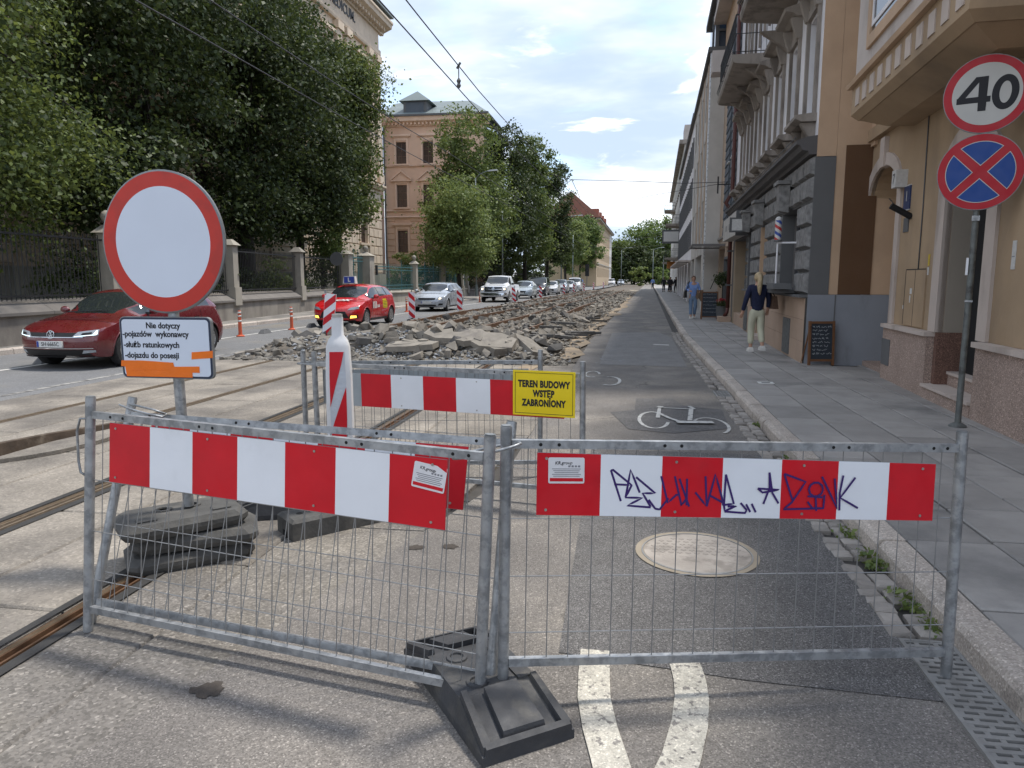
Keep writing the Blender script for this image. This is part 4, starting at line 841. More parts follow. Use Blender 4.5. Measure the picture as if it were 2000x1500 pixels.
tree('linden_tree', 'near tree with pale low branches overhanging the wall at left edge', (-17.2,14.2,.1), 9, .3, [(-15.2,15.2,4.6,2.2,2.0,1.7),(-16.2,15.5,7.4,3.0,2.6,2.6),(-14.6,13.8,6.6,1.8,1.8,1.5),(-17.5,17.5,9.5,3.2,3,3),(-14.3,17.5,4.9,1.5,1.5,1.2),(-17.2,17.5,4.4,2.2,2.4,2.0),(-18,20,5.5,2.2,2.2,2.2)], 40000, .115, lm_gard, 1, (1,.5), G1)
tree('linden_tree', 'old tree with dark leaning trunk behind the round sign', (-18.6,26.5,.1), 11, .36, [(-18,25,8.5,3.8,3.6,3.2),(-17.2,24.5,11.5,3.8,3.8,3),(-16.4,22.5,5.6,2.0,2.2,1.6),(-19.5,27,12.5,3.5,3.5,3),(-17.3,21.5,9.2,2.6,2.8,2.6),(-17.4,22,4.6,2.4,2.6,1.8),(-18.5,26,5.2,2.8,2.8,1.9)], 40800, .16, lm_dark, 2, (1.2,-2.2), G1)
tree('linden_tree', 'thick trunked old tree right of the round sign', (-18.2,33,.1), 13, .48, [(-17.6,32,9.5,3.7,3.6,3.4),(-16.6,31,6.0,2.2,2.4,1.6),(-17.4,31,4.6,2.2,2.4,1.4),(-18,33,13.2,3.8,3.8,3.2),(-15.6,32.5,10.5,2.4,2.4,2.4),(-16.8,29.5,13,2.8,2.8,2.6)], 40800, .16, lm_dark, 3, (.3,.2), G1)
tree('linden_tree', 'slim dark trunked tree behind the first orange bollards', (-18.4,39.5,.1), 14, .28, [(-17.8,39,8.5,3.2,3.2,3.2),(-17.4,38,12.2,2.3,2.6,2.6),(-19.0,39.5,15.4,1.9,2.6,2.0),(-17.0,39.5,6.0,1.7,2,1.6),(-17.9,37,5.0,1.8,2,1.6)], 37400, .17, lm_dark, 4, (.3,0), G1)
tree('linden_tree', 'ivy hung garden tree beside the college gate, sunlit on its right', (-18.6,45,.1), 15, .3, [(-18.0,45,9.6,2.2,2.6,3.0),(-17.5,44.6,13.0,2.2,2.6,2.6),(-18.3,45,14.3,1.9,2.4,1.5),(-17.6,44.5,6.6,1.6,1.8,2.2),(-17.9,42.2,3.4,.9,.9,2.4)], 37400, .17, lm_gard, 5, (.4,0), G1)
G2 = 'street trees beyond the teal fence'
tree('linden_tree', 'pale green lower tree in front of the pink wing', (-13.7,58.5,.1), 8, .2, [(-13.7,58.5,5,3.20,3.20,3.18),(-13.6,58,7.6,2.43,2.56,2.12),(-14.6,59,6.8,2.05,2.18,2.33),(-13.2,58.5,3.6,2.43,2.43,1.70)], 19500, .19, lm_lite, 6, (0,0), G2)
tree('linden_tree', 'tall tree with feathery top against the green grey roof', (-16.2,71,.1), 15, .3, [(-15.1,71,9,4.74,4.61,4.66),(-15.7,70.5,14.6,3.46,3.58,3.39),(-14.6,70,6.5,3.33,3.33,2.76),(-16.6,71,11.5,2.56,2.82,2.33)], 22500, .23, lm_mid, 7, (0,0), G2)
tree('linden_tree', 'round topped tree behind the lamp head above the pickup', (-14.2,82,.1), 15, .3, [(-13.9,82,10,3.84,4.10,5.51),(-13.8,82,15.5,2.82,3.07,2.76),(-13.2,81.5,5.6,3.07,3.07,2.54)], 19500, .25, lm_dark, 8, (0,0), G2)
tree('linden_tree', 'dark street tree behind the pale hatchback', (-12.9,91,.1), 15, .3, [(-12.5,91,11,3.33,3.84,5.94),(-12.3,91,16.4,2.56,2.82,2.54),(-11.9,90,6,2.94,3.07,2.76)], 18000, .26, lm_mid, 9, (0,0), G2)
tree('linden_tree', 'street tree behind the dark van', (-11.7,104,.1), 15, .3, [(-11.3,104,11,3.20,3.84,5.94),(-11.1,104,16,2.43,2.82,2.12),(-10.6,103,6,2.82,3.07,2.76)], 16500, .28, lm_dark, 10, (0,0), G2)
tree('linden_tree', 'lower pale street tree before the red roofed house', (-12.2,140,.1), 9, .3, [(-11.6,140,7.2,3.58,3.84,4.45),(-10.6,139,10,2.82,3.07,2.76)], 12000, .34, lm_lite, 11, (0,0), G2)
tree('linden_tree', 'farthest of the street trees on the left, before the tan facade', (-11.2,168,.1), 11, .3, [(-10.2,168,9.2,4.61,4.61,5.30),(-9.6,167,12.6,3.58,3.84,3.18)], 12000, .40, lm_far, 12, (0,0), G2)
G3 = 'trees closing the end of the street'
for k, (x, y, h, w, m_, lb) in enumerate(((-4.5,268,16,5.5,lm_mid,'dark rounded tree at the end of the street, leftmost'),(1.5,262,14,5,lm_dark,'lower dark tree at the end of the street behind the lamp'),(4.5,285,25,7.5,lm_far,'tall pale poplar like tree at the end of the street, left half'),(12,280,26,8,lm_far,'tallest pale tree at the end of the street beside the balconies'),(9,258,12,6,lm_dark,'dark bushy tree below the tall pale trees at the street end'),(20,290,26,9,lm_far,'far tree half hidden behind the balcony house'),(-10,300,17,7,lm_mid,'far tree behind the white end of the tan house'))):
    tree('park_tree', lb, (x,y,0), h*.7, .4, [(x,y,h*.35,w,w*.9,h*.30),(x-w*.2,y,h*.62,w*.8,w*.8,h*.26),(x+w*.2,y,h*.80,w*.62,w*.6,h*.18)], 6500, .75, m_, 30+k, (0,0), G3, sig=.9, clump=30, limbs=8)
def bush(label, x, y, z, r, h, n, m_, seed, size=.12): return tree('garden_shrub', label, (x,y,z), h*.5, .05, [(x,y,z+h*.45,r,r,h*.5),(x+r*.4,y,z+h*.6,r*.6,r*.6,h*.4)], n, size, m_, seed, cat='shrub', group='shrubs behind the fences', sig=.22, limbs=6)
bush('low green shrub behind the dark railing beside the thick trunk', -17.2,30,.2,1.6,2.2,2600,lm_dark,50); bush('flowering shrub behind the railing left of the stone pillar', -17.3,33.5,.2,1.5,2.4,2400,lm_mid,51)
bush('shrub behind the railing right of the stone pillar', -18,37.5,.2,1.4,1.8,2000,lm_mid,52); bush('dark shrub behind the railings at far left', -16.4,20.5,.2,1.8,2.6,3000,lm_dark,53); bush('dark shrub behind the railings hidden by the round sign', -16.9,25.5,.2,1.8,2.6,3000,lm_dark,54)
bush('bright green shrub at the foot of the cream block', -20.5,66,.2,1.6,4.2,2400,lm_lite,55,.2); bush('dark pointed conifer in front of the pink wing', -19.9,74,.2,1.3,5.4,2600,lm_dark,56,.2); bush('low dark conifer left of the pale street tree', -17.2,66,.2,1.9,3.6,2600,lm_dark,57,.18)
bush('leafy bush hanging over the gate pier beside the learner car', -16.9,39.0,1.4,.9,3.2,2200,lm_mid,58,.12)
bush('round clipped shrub by the road at the street end', 2.8,205,.0,2.6,6.0,1500,lm_lite,59,.5); bush('pale shrub below the right hand lamp at street end', 8,215,0,3.6,5.6,1800,lm_far,60,.5)
for k, y in enumerate(range(72, 128, 7)): bush('dense hedge clump behind the dark fence, %s from the near end' % ('first second third fourth fifth sixth seventh eighth'.split()[k]), -16.6+.036*(y-70), y, .1, 2.6, 5.6, 1900, lm_dark, 90+k, .26)
# weeds in the gutter
for k, (x, y, s) in enumerate(((1.41,4.25,.12),(1.40,4.75,.09),(1.42,3.72,.13),(1.43,5.2,.06),(1.43,8.25,.07),(1.42,3.45,.06),(1.43,6.6,.05))):
    lab = ('leafy weed patch against the kerb behind the right barrier board', 'thin weeds between the setts below the barrier board', 'largest green weed clump against the kerb near the right post', 'small weed tuft on the kerb edge above the top rail', 'tuft of grass against the kerb by the bicycle symbol', 'low weed beside the drain grate at the right post', 'tiny weed against the kerb farther along')[k]
    t = thing('gutter_weed', lab, 'weed', (x, y, -.005), 0, 'weeds along the kerb')
    V, N_, _ = leaves([(x,y,.02,s*.45,s*1.3,s*.28)], int(900*s), .032, 70+k, 6, .02); V[:, 2] = np.maximum(V[:, 2], .002); leafobj('leaves', V, N_, lm_lite, t, t.location)['kind'] = 'stuff'
# ------------------------------------------------------------ lamps, poles, overhead wires
m_pole = mat('grey_green_pole', (.17,.20,.20), .5, .1, 4, metal=.3)
def lamp(label, x, y, h, arm, ang=0, r=.08, cat='street lamp', group='street lamps'):
    t = thing('street_lamp', label, cat, (x, y, .05), ang, group); MB().cyl((0,0,0), (0,0,h), r, r*.55, 10).build('pole', m_pole, t, True); MB().cyl((0,0,0), (0,0,1.1), r*1.5, n=10).build('pole_base', m_pole, t, 30)
    if arm:
        MB().tube([(0,0,h-.05),(arm*.25,0,h+.3),(arm*.7,0,h+.55),(arm,0,h+.62)], r*.5, 8).build('arm', m_pole, t, True)
        MB().hexa([(arm-.1,-.13,h+.56),(arm+.75,-.1,h+.62),(arm+.75,.1,h+.62),(arm-.1,.13,h+.56),(arm-.05,-.1,h+.68),(arm+.65,-.06,h+.74),(arm+.65,.06,h+.74),(arm-.05,.1,h+.68)]).build('lamp_head', mat('lamp_grey', (.42,.43,.44), .5, .05, 4), t)
    return t
lamp('street lamp whose head shows before the trees above the pickup', -13.9, 66, 10.6, 1.3); lamp('plain street pole behind the pickup', -13.2, 76, 9, 0, r=.09); lamp('street lamp beside the far dark van', -10.9, 118, 11, 2.6, r=.12); lamp('thick tram pole behind the dark van', -12.0, 108, 9.5, 0, r=.17); lamp('street pole before the tan house', -10.2, 133, 9.5, 0, r=.1)
lamp('street lamp at the far bend left of the road', -2.2, 190, 9, 2.0, r=.1); lamp('street lamp at the far right pavement before the trees', 4.6+.6, 172, 8.2, 1.7, r=.1); lamp('plain pole beside the far right pavement', 8.3, 190, 7.5, 0, r=.1)
tl = thing('traffic_light', 'dark traffic light on a pole before the far tan house', 'traffic light', (-8.6, 150, .1)); MB().cyl((0,0,0), (0,0,4.0), .08, n=8).build('pole', m_dkgrey, tl)
for z in (3.6, 2.4): P(tl, 'signal_head', m_fence, (-.3, .3, -.25, .15, z-.1, z+.95)); P(tl, 'backplate', m_fence, (-.4, .4, .16, .2, z-.2, z+1.05))
rs = thing('road_sign', 'dark round back of a road sign on a pole beside the college gate', 'sign', (-15.3, 37.0, .1)); MB().cyl((0,0,0), (0,0,3.0), .035, n=8).build('pole', m_fence, rs); MB().lathe([(.36,-.01),(.36,.01),(.0,.01)], 24).build('disc', m_dkgrey, rs, False, (.0,-.05,2.6), (R(90),0,0))
m_wirec = mat('overhead_wire', (.05,.05,.055), .6, 0)
def wire(label, pts, r=.012, name='overhead_wire'): return tag(MB().tube(pts, r, 5).build(name, m_wirec, None, True), label, 'wire', 'overhead tram wires')
def track_wire(x, z): return [(x+bend(y), y, z+(.12*((y % 30)/15-1)**2 if z > 6 else 0)) for y in np.arange(3, 200, 5)]
wire('lower overhead contact wire above the nearer tram track', track_wire(-3.7, 5.65)); wire('upper carrier wire above the nearer tram track', track_wire(-3.7, 6.12)); wire('contact wire above the farther tram track before the trees', track_wire(-7.2, 5.65)); wire('carrier wire above the farther tram track before the trees', track_wire(-7.2, 6.35))
dpz = thing('wire_dropper', 'short insulated dropper linking the two near overhead wires', 'wire', (-3.7, 15.9, 5.65)); MB().cyl((0,0,0), (0,0,.5), .012, n=6).build('rod', m_wirec, dpz); MB().lathe([(.02,.0),(.05,.05),(.03,.1),(.05,.15),(.02,.2)], 10, (0,0,.02)).build('insulator', m_dkgrey, dpz); MB().cyl((-.04,0,.42), (.04,0,.54), .025, n=6).build('clamp', m_dkgrey, dpz)
wire('span wire from the slate house across to the tram wires', [(3.66,28.2,5.15),(2.0,29.6,5.3),(.2,31.2,5.62),(-2.7,33.9,6.1),(-3.4,34.5,5.7)]); wire('second span wire fixed on the slate house bracket', [(3.1,28.0,5.05),(1.0,40,6.0),(-1.5,50,6.5)], .01)
wire('thin far span wire crossing the street before the end trees', [(-9,150,8.2),(-2,150,7.9),(7,150,8.4)], .02); wire('second thin far span wire crossing before the trees', [(-8,165,10.8),(0,165,10.5),(8,165,11)], .02)
MBj = MB().sphere((-2.7,33.9,6.1), .07, 8, 6)
wire('slanting pull off wire beside the span wire junction', [(-3.6,33,6.25),(-2.7,33.9,6.1),(-2.45,36,5.5)])
# orange bollards and black lane separators
m_bol = mat('orange_plastic', (.52,.095,.04), .5, .12, 5); m_wband = mat('white_band', (.6,.58,.55), .5, .1, 6)
for k, (x, y) in enumerate(((-11.02,19.4),(-10.85,22.3),(-11.1,35.6),(-10.6,51.5))):
    t = thing('flexible_bollard', 'orange bollard with white bands, %s' % ('nearest, just right of the dark red car', 'second, between the dark red car and the learner car', 'third, between the learner car and the silver estate', 'fourth, left of the pickup')[k], 'bollard', (x, y, 0), 0, 'orange bollards')
    MB().lathe([(.12,0),(.12,.025),(.06,.05),(.052,.1),(.045,.70),(.04,.74),(.0,.75)], 14).build('post', m_bol, t, 40)
    for z in (.42, .56, .66): MB().lathe([(.0515,z),(.0495,z+.05)], 14).build('band', m_wband, t, True)
for k, (x, y) in enumerate(((-10.95,20.7),(-10.85,23.8),(-11.3,12.6))):
    t = thing('lane_separator', 'black rubber lane separator lump %s' % ('between the first two orange bollards', 'beyond the second orange bollard', 'at the left edge before the dark red car')[k], 'separator', (x, y, 0), 0, 'lane separators'); MB().hexa([(-.1,-.25,0),(.1,-.25,0),(.1,.25,0),(-.1,.25,0),(-.05,-.15,.12),(.05,-.15,.12),(.05,.15,.12),(-.05,.15,.12)]).build('body', m_rubber if 'm_rubber' in globals() else m_dkgrey, t); MB().box(-.06,.06,-.02,.02,.09,.125).build('groove_bar', m_dkgrey, t)
# ------------------------------------------------------------ vehicles
m_cglass = mat('car_glass', (.018,.022,.024), .04, 0, spec=1.); m_cblack = mat('car_black_trim', (.012,.012,.013), .45, 0); m_tyre = mat('tyre', (.022,.022,.023), .85, .15, 12); m_alloy = mat('alloy', (.42,.43,.44), .3, .05, 6, metal=.8); m_chrome = mat('chrome', (.62,.63,.65), .12, 0, metal=1.)
m_lens = mat('lamp_lens', (.30,.33,.36), .08, .2, 30, spec=1.); m_plate = mat('plate_white', (.62,.62,.60), .5, .03, 6); m_under = mat('underbody', (.008,.008,.008), .95, 0); m_lit = mat('lit_lamp', (.8,.7,.5), .3, 0, emit=(1,.78,.45,2.2)); m_amber = mat('lit_amber', (.7,.35,.05), .3, 0, emit=(1,.5,.08,1.6)); m_drl = mat('daylight_strip', (.6,.7,.7), .2, 0, emit=(.75,.95,1,1.0)); m_pblue = mat('plate_blue', (.02,.05,.3), .5, 0)
m_seat = mat('seat_cloth', (.03,.03,.032), .9, .1, 5)
def pl_(tab, y):
    if y <= tab[0][0]: return tab[0][1]
    for i in range(len(tab)-1):
        a, b = tab[i], tab[i+1]
        if y <= b[0]:
            u = (y-a[0])/(b[0]-a[0]); m0 = (b[1]-(tab[i-1][1] if i else a[1]))/((b[0]-(tab[i-1][0] if i else a[0])) or 1); m1 = ((tab[i+2][1] if i+2 < len(tab) else b[1])-a[1])/(((tab[i+2][0] if i+2 < len(tab) else b[0])-a[0]) or 1)
            s = (b[1]-a[1])/(b[0]-a[0]); h = b[0]-a[0]
            m0 = 0 if m0*s <= 0 else math.copysign(min(abs(m0), 3*abs(s)), s); m1 = 0 if m1*s <= 0 else math.copysign(min(abs(m1), 3*abs(s)), s)
            return (2*u**3-3*u*u+1)*a[1]+(u**3-2*u*u+u)*h*m0+(-2*u**3+3*u*u)*b[1]+(u**3-u*u)*h*m1
    return tab[-1][1]
def car(name, label, paint, loc, rz, S, res=.055, detail=2, cat='car', group='cars queuing towards the camera'):
    t = thing(name, label, cat, loc, rz, group); L, W2, zb = S['L'], S['W']/2, S.get('zb', .2); T, Bt = S['T'], S['belt']; pn, pr = S.get('pn', 2.7), S.get('pr', 3.2); ln, lr = S.get('ln', .55), S.get('lr', .4)
    yw0, yw1, yr1, yr0 = S['glass']; wy = S['wheels']; Rw = S['R']; Ra = Rw+.055; rk = S.get('rake', .16); roofw = S.get('roofw', .70)
    def hw(y):
        if y < ln: return W2*max(0, 1-(1-y/ln)**pn)**(1/pn)
        if y > L-lr: return W2*max(0, 1-(1-(L-y)/lr)**pr)**(1/pr)
        return W2
    def ff(z, y): # row factor by height
        return pl_([(zb, .93), (zb+.15, .975), (.55, 1.0), (.8, .985), (1.05, .95), (1.3, .93)], z)
    def rake(y, z, front): # set back of the nose with height
        k = max(0, 1-y/.7) if front else max(0, 1-(L-y)/.6)
        return k*(rk*max(0, (z-.52)/.3)**1.4+.10*max(0, (.45-z)/.25)**2)*(1 if front else -1)
    def zb_(y): return zb+.06*max(0, 1-y/.5)+.08*max(0, 1-(L-y)/.5)
    ys = [0, .002, .008, .02, .045, .08, .13, .19, .26, .34, .43]; n_ = int((L-.9)/res); ys += [ .52+(L-1.0)*i/n_ for i in range(n_+1)]; ys += [L-v for v in (.40,.32,.25,.18,.12,.075,.04,.018,.006,.001,0)]
    ys = sorted(set(round(y, 4) for y in ys)); nl, nt = 13, 16
    V = []
    def lower(y, v):
        b = pl_(Bt, y); z0 = zb_(y); z = z0+(b-z0)*v; return Vector((ff(z, y)*hw(y), y+rake(y, z, y < L/2), z))
    def upper(y, tt):
        b = pl_(Bt, y); top = max(pl_(T, y), b+.004); xe = ff(b, y)*hw(y); g = max(0, min(1, (top-b-.10)/.22)); g = g*g*(3-2*g)
        hx, hz = xe*(1-tt), b+(top-b)*(1-(1-tt)**3.2)
        re = xe*roofw+(1-roofw)*xe*max(0, 1-(top-b)/.42)*.9; drop = .055
        if tt <= .5: u = tt/.5; gx_ = xe+(re-xe)*(u**1.25); gz_ = b+(top-drop-b)*u
        else: u = (tt-.5)/.5; gx_ = re*(1-u); gz_ = top-drop*(1-u)**2.2
        x = hx+(gx_-hx)*g; z = hz+(gz_-hz)*g; return Vector((x, y+rake(y, z, y < L/2)*(1 if y < ln or y > L-lr else 0), z))
    rows = nl+nt
    grid = [[lower(y, i/nl) for i in range(nl+1)]+[upper(y, j/nt) for j in range(1, nt+1)] for y in ys]
    nr = nl+nt+1
    for col in grid:                                   # snap to wheel arches
        for i in range(nl+1):
            p = col[i]
            if p.x < .55*W2: continue
            for w in wy:
                dy, dz = p.y-w, p.z-Rw; d = math.hypot(dy, dz)
                if abs(d-Ra) < .045 and d > 1e-4: p.y = w+dy/d*Ra; p.z = max(zb*.9, Rw+dz/d*Ra)
    groups = {'body': [], 'windshield': [], 'rear_window': [], 'side_window': [], 'pillar': []}
    pill = S.get('pillars', [])
    for ui in range(len(ys)-1):
        yc = (ys[ui]+ys[ui+1])/2
        for vi in range(nr-1):
            c = sum((grid[a][b] for a, b in ((ui,vi),(ui+1,vi),(ui,vi+1),(ui+1,vi+1))), Vector())/4
            if vi < nl and c.x > .55*W2 and any(math.hypot(c.y-w, c.z-Rw) < Ra-.006 for w in wy): continue
            key = 'body'
            if vi >= nl:
                tt = (vi-nl+.5)/nt; top = pl_(T, yc); b = pl_(Bt, yc)
                if yw0 < yc < yw1 and tt > .53 and top-b > .08: key = 'windshield'
                elif yr1 < yc < yr0 and tt > .56 and top-b > .10: key = 'rear_window'
                elif yw0+.22 < yc < S['side_end'] and .07 < tt < .44 and top-b > .16:
                    key = 'side_window'
                    if any(abs(yc-p) < .045 for p in pill): key = 'pillar'
            groups[key].append((ui, vi))
    def emit(key, sides, nm, m_, smooth=True):
        fs = groups[key]
        if not fs: return
        mb = MB(); ix = {}
        for sg in sides:
            for ui, vi in fs:
                f = []
                for a, b in ((ui,vi),(ui+1,vi),(ui+1,vi+1),(ui,vi+1)):
                    k = (a, b, sg) if grid[a][b].x > 1e-5 else (a, b, 1)
                    if k not in ix: p = grid[a][b]; ix[k] = len(mb.v); mb.v.append((p.x*sg, p.y, p.z))
                    f.append(ix[k])
                f = list(dict.fromkeys(f))
                if len(f) > 2: mb.f.append(tuple(f if sg > 0 else f[::-1])); mb.m.append(0)
        return mb.build(nm, m_, t, 50 if smooth else False)
    emit('body', (1, -1), 'body', paint); emit('windshield', (1, -1), 'windshield', m_cglass); emit('rear_window', (1, -1), 'rear_window', m_cglass)
    for sg in (1, -1): emit('side_window', (sg,), 'side_window', m_cglass); emit('pillar', (sg,), 'door_pillar', m_cblack)
    # inside the front: dark floor added to block light below, and wheel wells
    MB().box(-W2*.86, W2*.86, .35, L-.25, zb+.02, zb+.06).build('underbody', m_under, t)
    def fy(x, z):
        f = ff(z, 0); a = min(.999, abs(x)/(W2*f)); y = ln*(1-max(0, 1-a**pn)**(1/pn)); return y+rake(y, z, True)
    def sx(y, z): return ff(z, y)*hw(y)
    def patch(nm, q, m_, d=.006, nu=8, nv=3, par=None, side=False, sgn=1):
        """q: four (a,z) corners bl,br,tr,tl on the nose (a=x) or flank (a=y)"""
        mb = MB()
        for j in range(nv+1):
            for i in range(nu+1):
                u, v = i/nu, j/nv; a = (q[0][0]*(1-u)+q[1][0]*u)*(1-v)+(q[3][0]*(1-u)+q[2][0]*u)*v; z = (q[0][1]*(1-u)+q[1][1]*u)*(1-v)+(q[3][1]*(1-u)+q[2][1]*u)*v
                mb.v.append((sgn*(sx(a, z)+d), a, z) if side else (a, fy(a, z)-d, z))
        for j in range(nv):
            for i in range(nu): k = j*(nu+1)+i; mb.f.append((k, k+1, k+nu+2, k+nu+1)); mb.m.append(0)
        return mb.build(nm, m_, par or t, True)
    def mpatch(nm, q, m_, d=.006, **k):
        patch(nm, q, m_, d, **k); patch(nm, [(-a, z) for a, z in (q[1], q[0], q[3], q[2])], m_, d, **k)
    F = dict(fy=fy, patch=patch, mpatch=mpatch, sx=sx, t=t, hw=hw)
    # wheels
    def wheel(x, y, sg):
        ty = MB().lathe([(Rw*.62,-.10),(Rw*.93,-.10),(Rw,-.07),(Rw,.07),(Rw*.93,.10),(Rw*.66,.10)], 26).build('wheel', m_tyre, t, 40, (x, y, Rw), (0, R(90)*sg, 0))
        MB().lathe([(Rw*.66,.101),(Rw*.64,.105),(Rw*.60,.07),(Rw*.58,.03)], 26).build('rim', m_alloy, ty, 40); MB().lathe([(Rw*.6,.028),(Rw*.6,.03),(0,.03)], 20).build('brake_disc', m_cblack, ty)
        if detail:
            for k in range(5):
                a = 2*math.pi*k/5
                for da in (-.14, .14): MB().box(-.016, .016, .02, Rw*.63, .06, .09).xf(Matrix.Rotation(a+da, 4, 'Z')).build('spoke', m_alloy, ty)
            MB().lathe([(.05,.05),(.05,.10),(.0,.10)], 12).build('hub', m_alloy, ty)
    for y in wy:
        for sg in (1, -1):
            wheel(sg*(W2-.115), y, sg)
            a0, a1 = -20, 200; vs = []; n2 = 16
            for k in range(n2+1):
                a = R(a0+(a1-a0)*k/n2)
                for xx in (W2-.035, W2-.36): vs.append((sg*xx, y+(Ra+.004)*math.cos(a), Rw+(Ra+.004)*math.sin(a)))
            MB().add(vs, [(2*k, 2*k+1, 2*k+3, 2*k+2) for k in range(n2)]+[tuple(range(1, 2*n2+2, 2))]).build('wheel_well', m_under, t)
            lip = MB(); pts = []
            for k in range(n2+1): a = R(-12+204*k/n2); z = Rw+Ra*math.sin(a); yy = y+Ra*math.cos(a); pts.append((sg*(sx(yy, max(z, zb))-.004), yy, z))
            lip.tube(pts, .014, 6); lip.build('arch_lip', m_cblack if S.get('black_arch') else paint, t, True)
    # mirrors, door lines, handles
    my = yw0+.42; mz = pl_(Bt, my)+.09
    for sg in (1, -1):
        MB().sphere((sg*(W2+.10), my, mz), .11, 10, 7, 0, (.95, .55, .68)).build('door_mirror', paint if not S.get('black_mirror') else m_cblack, t, True); MB().box(*(sorted((sg*(W2-.12), sg*(W2+.03)))), my-.03, my+.03, mz-.07, mz-.03).build('mirror_arm', m_cblack, t)
        for yy in S.get('doors', []): patch('door_seam', [(yy, zb+.12), (yy+.012, zb+.12), (yy+.012, pl_(Bt, yy)-.02), (yy, pl_(Bt, yy)-.02)], m_cblack, .002, 1, 6, side=True, sgn=sg)
        for yy in S.get('handles', []): patch('door_handle', [(yy, pl_(Bt, yy)-.14), (yy+.18, pl_(Bt, yy)-.135), (yy+.18, pl_(Bt, yy)-.105), (yy, pl_(Bt, yy)-.11)], paint, .018, 3, 1, side=True, sgn=sg)
        patch('sill_trim', [(wy[0]+Ra+.03, zb+.01), (wy[1]-Ra-.03, zb+.01), (wy[1]-Ra-.03, zb+.09), (wy[0]+Ra+.03, zb+.09)], m_cblack, .006, 6, 1, side=True, sgn=sg)
    return F
def plate(F, z, w=.52, h=.112, txt=None, x=0):
    y = min(F['fy'](x-w/2, z), F['fy'](x, z))-.02; p = MB().box(x-w/2, x+w/2, y-.008, y+.03, z-h/2, z+h/2).build('licence_plate', m_plate, F['t']); MB().box(x-w/2+.004, x-w/2+.045, y-.0095, y-.0082, z-h/2+.004, z+h/2-.004).build('plate_band', m_pblue, p)
    if txt: put('plate_lettering', text_mesh(txt, .1, m_black if 'm_black' in globals() else m_cblack, .001, sx=.88), p, (x+.02, y-.0092, z), (R(90), 0, 0))
m_dkred = mat('dark_red_paint', (.115,.008,.012), .30, .03, 3, coat=1., spec=.5); m_redp = mat('bright_red_paint', (.50,.008,.012), .30, .03, 3, coat=1., spec=.5); m_silver = mat('silver_paint', (.40,.43,.47), .30, .03, 3, metal=.35, coat=.8); m_whitep = mat('white_paint', (.60,.61,.63), .3, .03, 3, coat=.8); m_bluegr = mat('pale_blue_grey_paint', (.38,.43,.47), .3, .03, 3, metal=.3, coat=.8); m_navyp = mat('dark_van_paint', (.02,.022,.03), .3, .03, 3, coat=1.)
HATCH = dict(L=4.26, W=1.80, R=.325, wheels=(.87, 3.50), T=[(0,.66),(.12,.74),(.45,.86),(1.08,.975),(1.80,1.375),(2.2,1.45),(2.8,1.455),(3.5,1.40),(3.82,1.29),(4.14,.99),(4.26,.78)], belt=[(0,.64),(.2,.71),(.6,.82),(1.08,.905),(2.4,.96),(3.6,1.01),(4.05,.95),(4.26,.74)], glass=(1.10,1.80,3.74,4.12), side_end=3.62, pillars=(2.36,3.14), doors=(1.28,2.34,3.22), handles=(2.05,2.98))
def sc_(S, L, W, H, **k):
    a, h = L/S['L'], H/1.455; n = dict(S); n.update(L=L, W=W, wheels=tuple(w*a for w in S['wheels']), T=[(y*a, z*h) for y, z in S['T']], belt=[(y*a, z*h) for y, z in S['belt']], glass=tuple(g*a for g in S['glass']), side_end=S['side_end']*a, pillars=tuple(p*a for p in S['pillars']), doors=tuple(p*a for p in S['doors']), handles=tuple(p*a for p in S['handles'])); n.update(k); return n
# dark red hatchback (nearest)
F = car('hatchback', 'dark red hatchback behind the round sign at left', m_dkred, (-10.25, 11.55, 0), R(-1.5), HATCH, .045)
F['patch']('grille', [(-.60,.60),(.60,.60),(.62,.675),(-.62,.675)], m_cblack, .008, 14, 2); F['patch']('grille_chrome', [(-.60,.588),(.60,.588),(.60,.600),(-.60,.600)], m_chrome, .012, 14, 1)
F['mpatch']('headlight', [(.42,.60),(.80,.63),(.80,.73),(.50,.69)], m_lens, .010, nu=8, nv=3); F['mpatch']('headlight_strip', [(.45,.602),(.78,.632),(.78,.642),(.46,.612)], m_drl, .014, nu=8, nv=1); F['mpatch']('headlight_strip', [(.74,.64),(.79,.645),(.785,.715),(.77,.715)], m_drl, .014, nu=2, nv=3); F['mpatch']('headlight_inner', [(.56,.63),(.72,.642),(.72,.685),(.58,.672)], m_cblack, .0125, nu=4, nv=2)
F['patch']('lower_intake', [(-.70,.26),(.70,.26),(.62,.37),(-.62,.37)], m_cblack, .008, 12, 2); F['patch']('bumper_chrome', [(-.74,.385),(.74,.385),(.74,.40),(-.74,.40)], m_chrome, .012, 14, 1); F['mpatch']('fog_lamp', [(.56,.30),(.76,.32),(.76,.36),(.60,.36)], m_lens, .012, nu=5, nv=1); F['patch']('splitter', [(-.72,.225),(.72,.225),(.72,.25),(-.72,.25)], m_cblack, .02, 12, 1)
plate(F, .47, txt='SH·6665C')
em = MB().lathe([(.078,-.004),(.078,.006),(.066,.006),(.066,-.004)], 28).build('emblem', m_chrome, F['t'], 40, (0, F['fy'](0,.635)-.018, .64), (R(83), 0, 0))
put('emblem_mark', text_mesh('V', .085, m_chrome, .003, ext=.003), em, (0, .026, 0)); put('emblem_mark', text_mesh('W', .075, m_chrome, .003, ext=.003), em, (0, -.024, .0))
MB().lathe([(.066,-.003),(.066,.0),(.0,.0)], 24).build('emblem_plate', m_cblack, em)
MB().tube([(-.5,1.02,1.0),(.1,1.16,1.03),(.3,1.12,1.02)], .012, 5).build('wiper', m_cblack, F['t'])
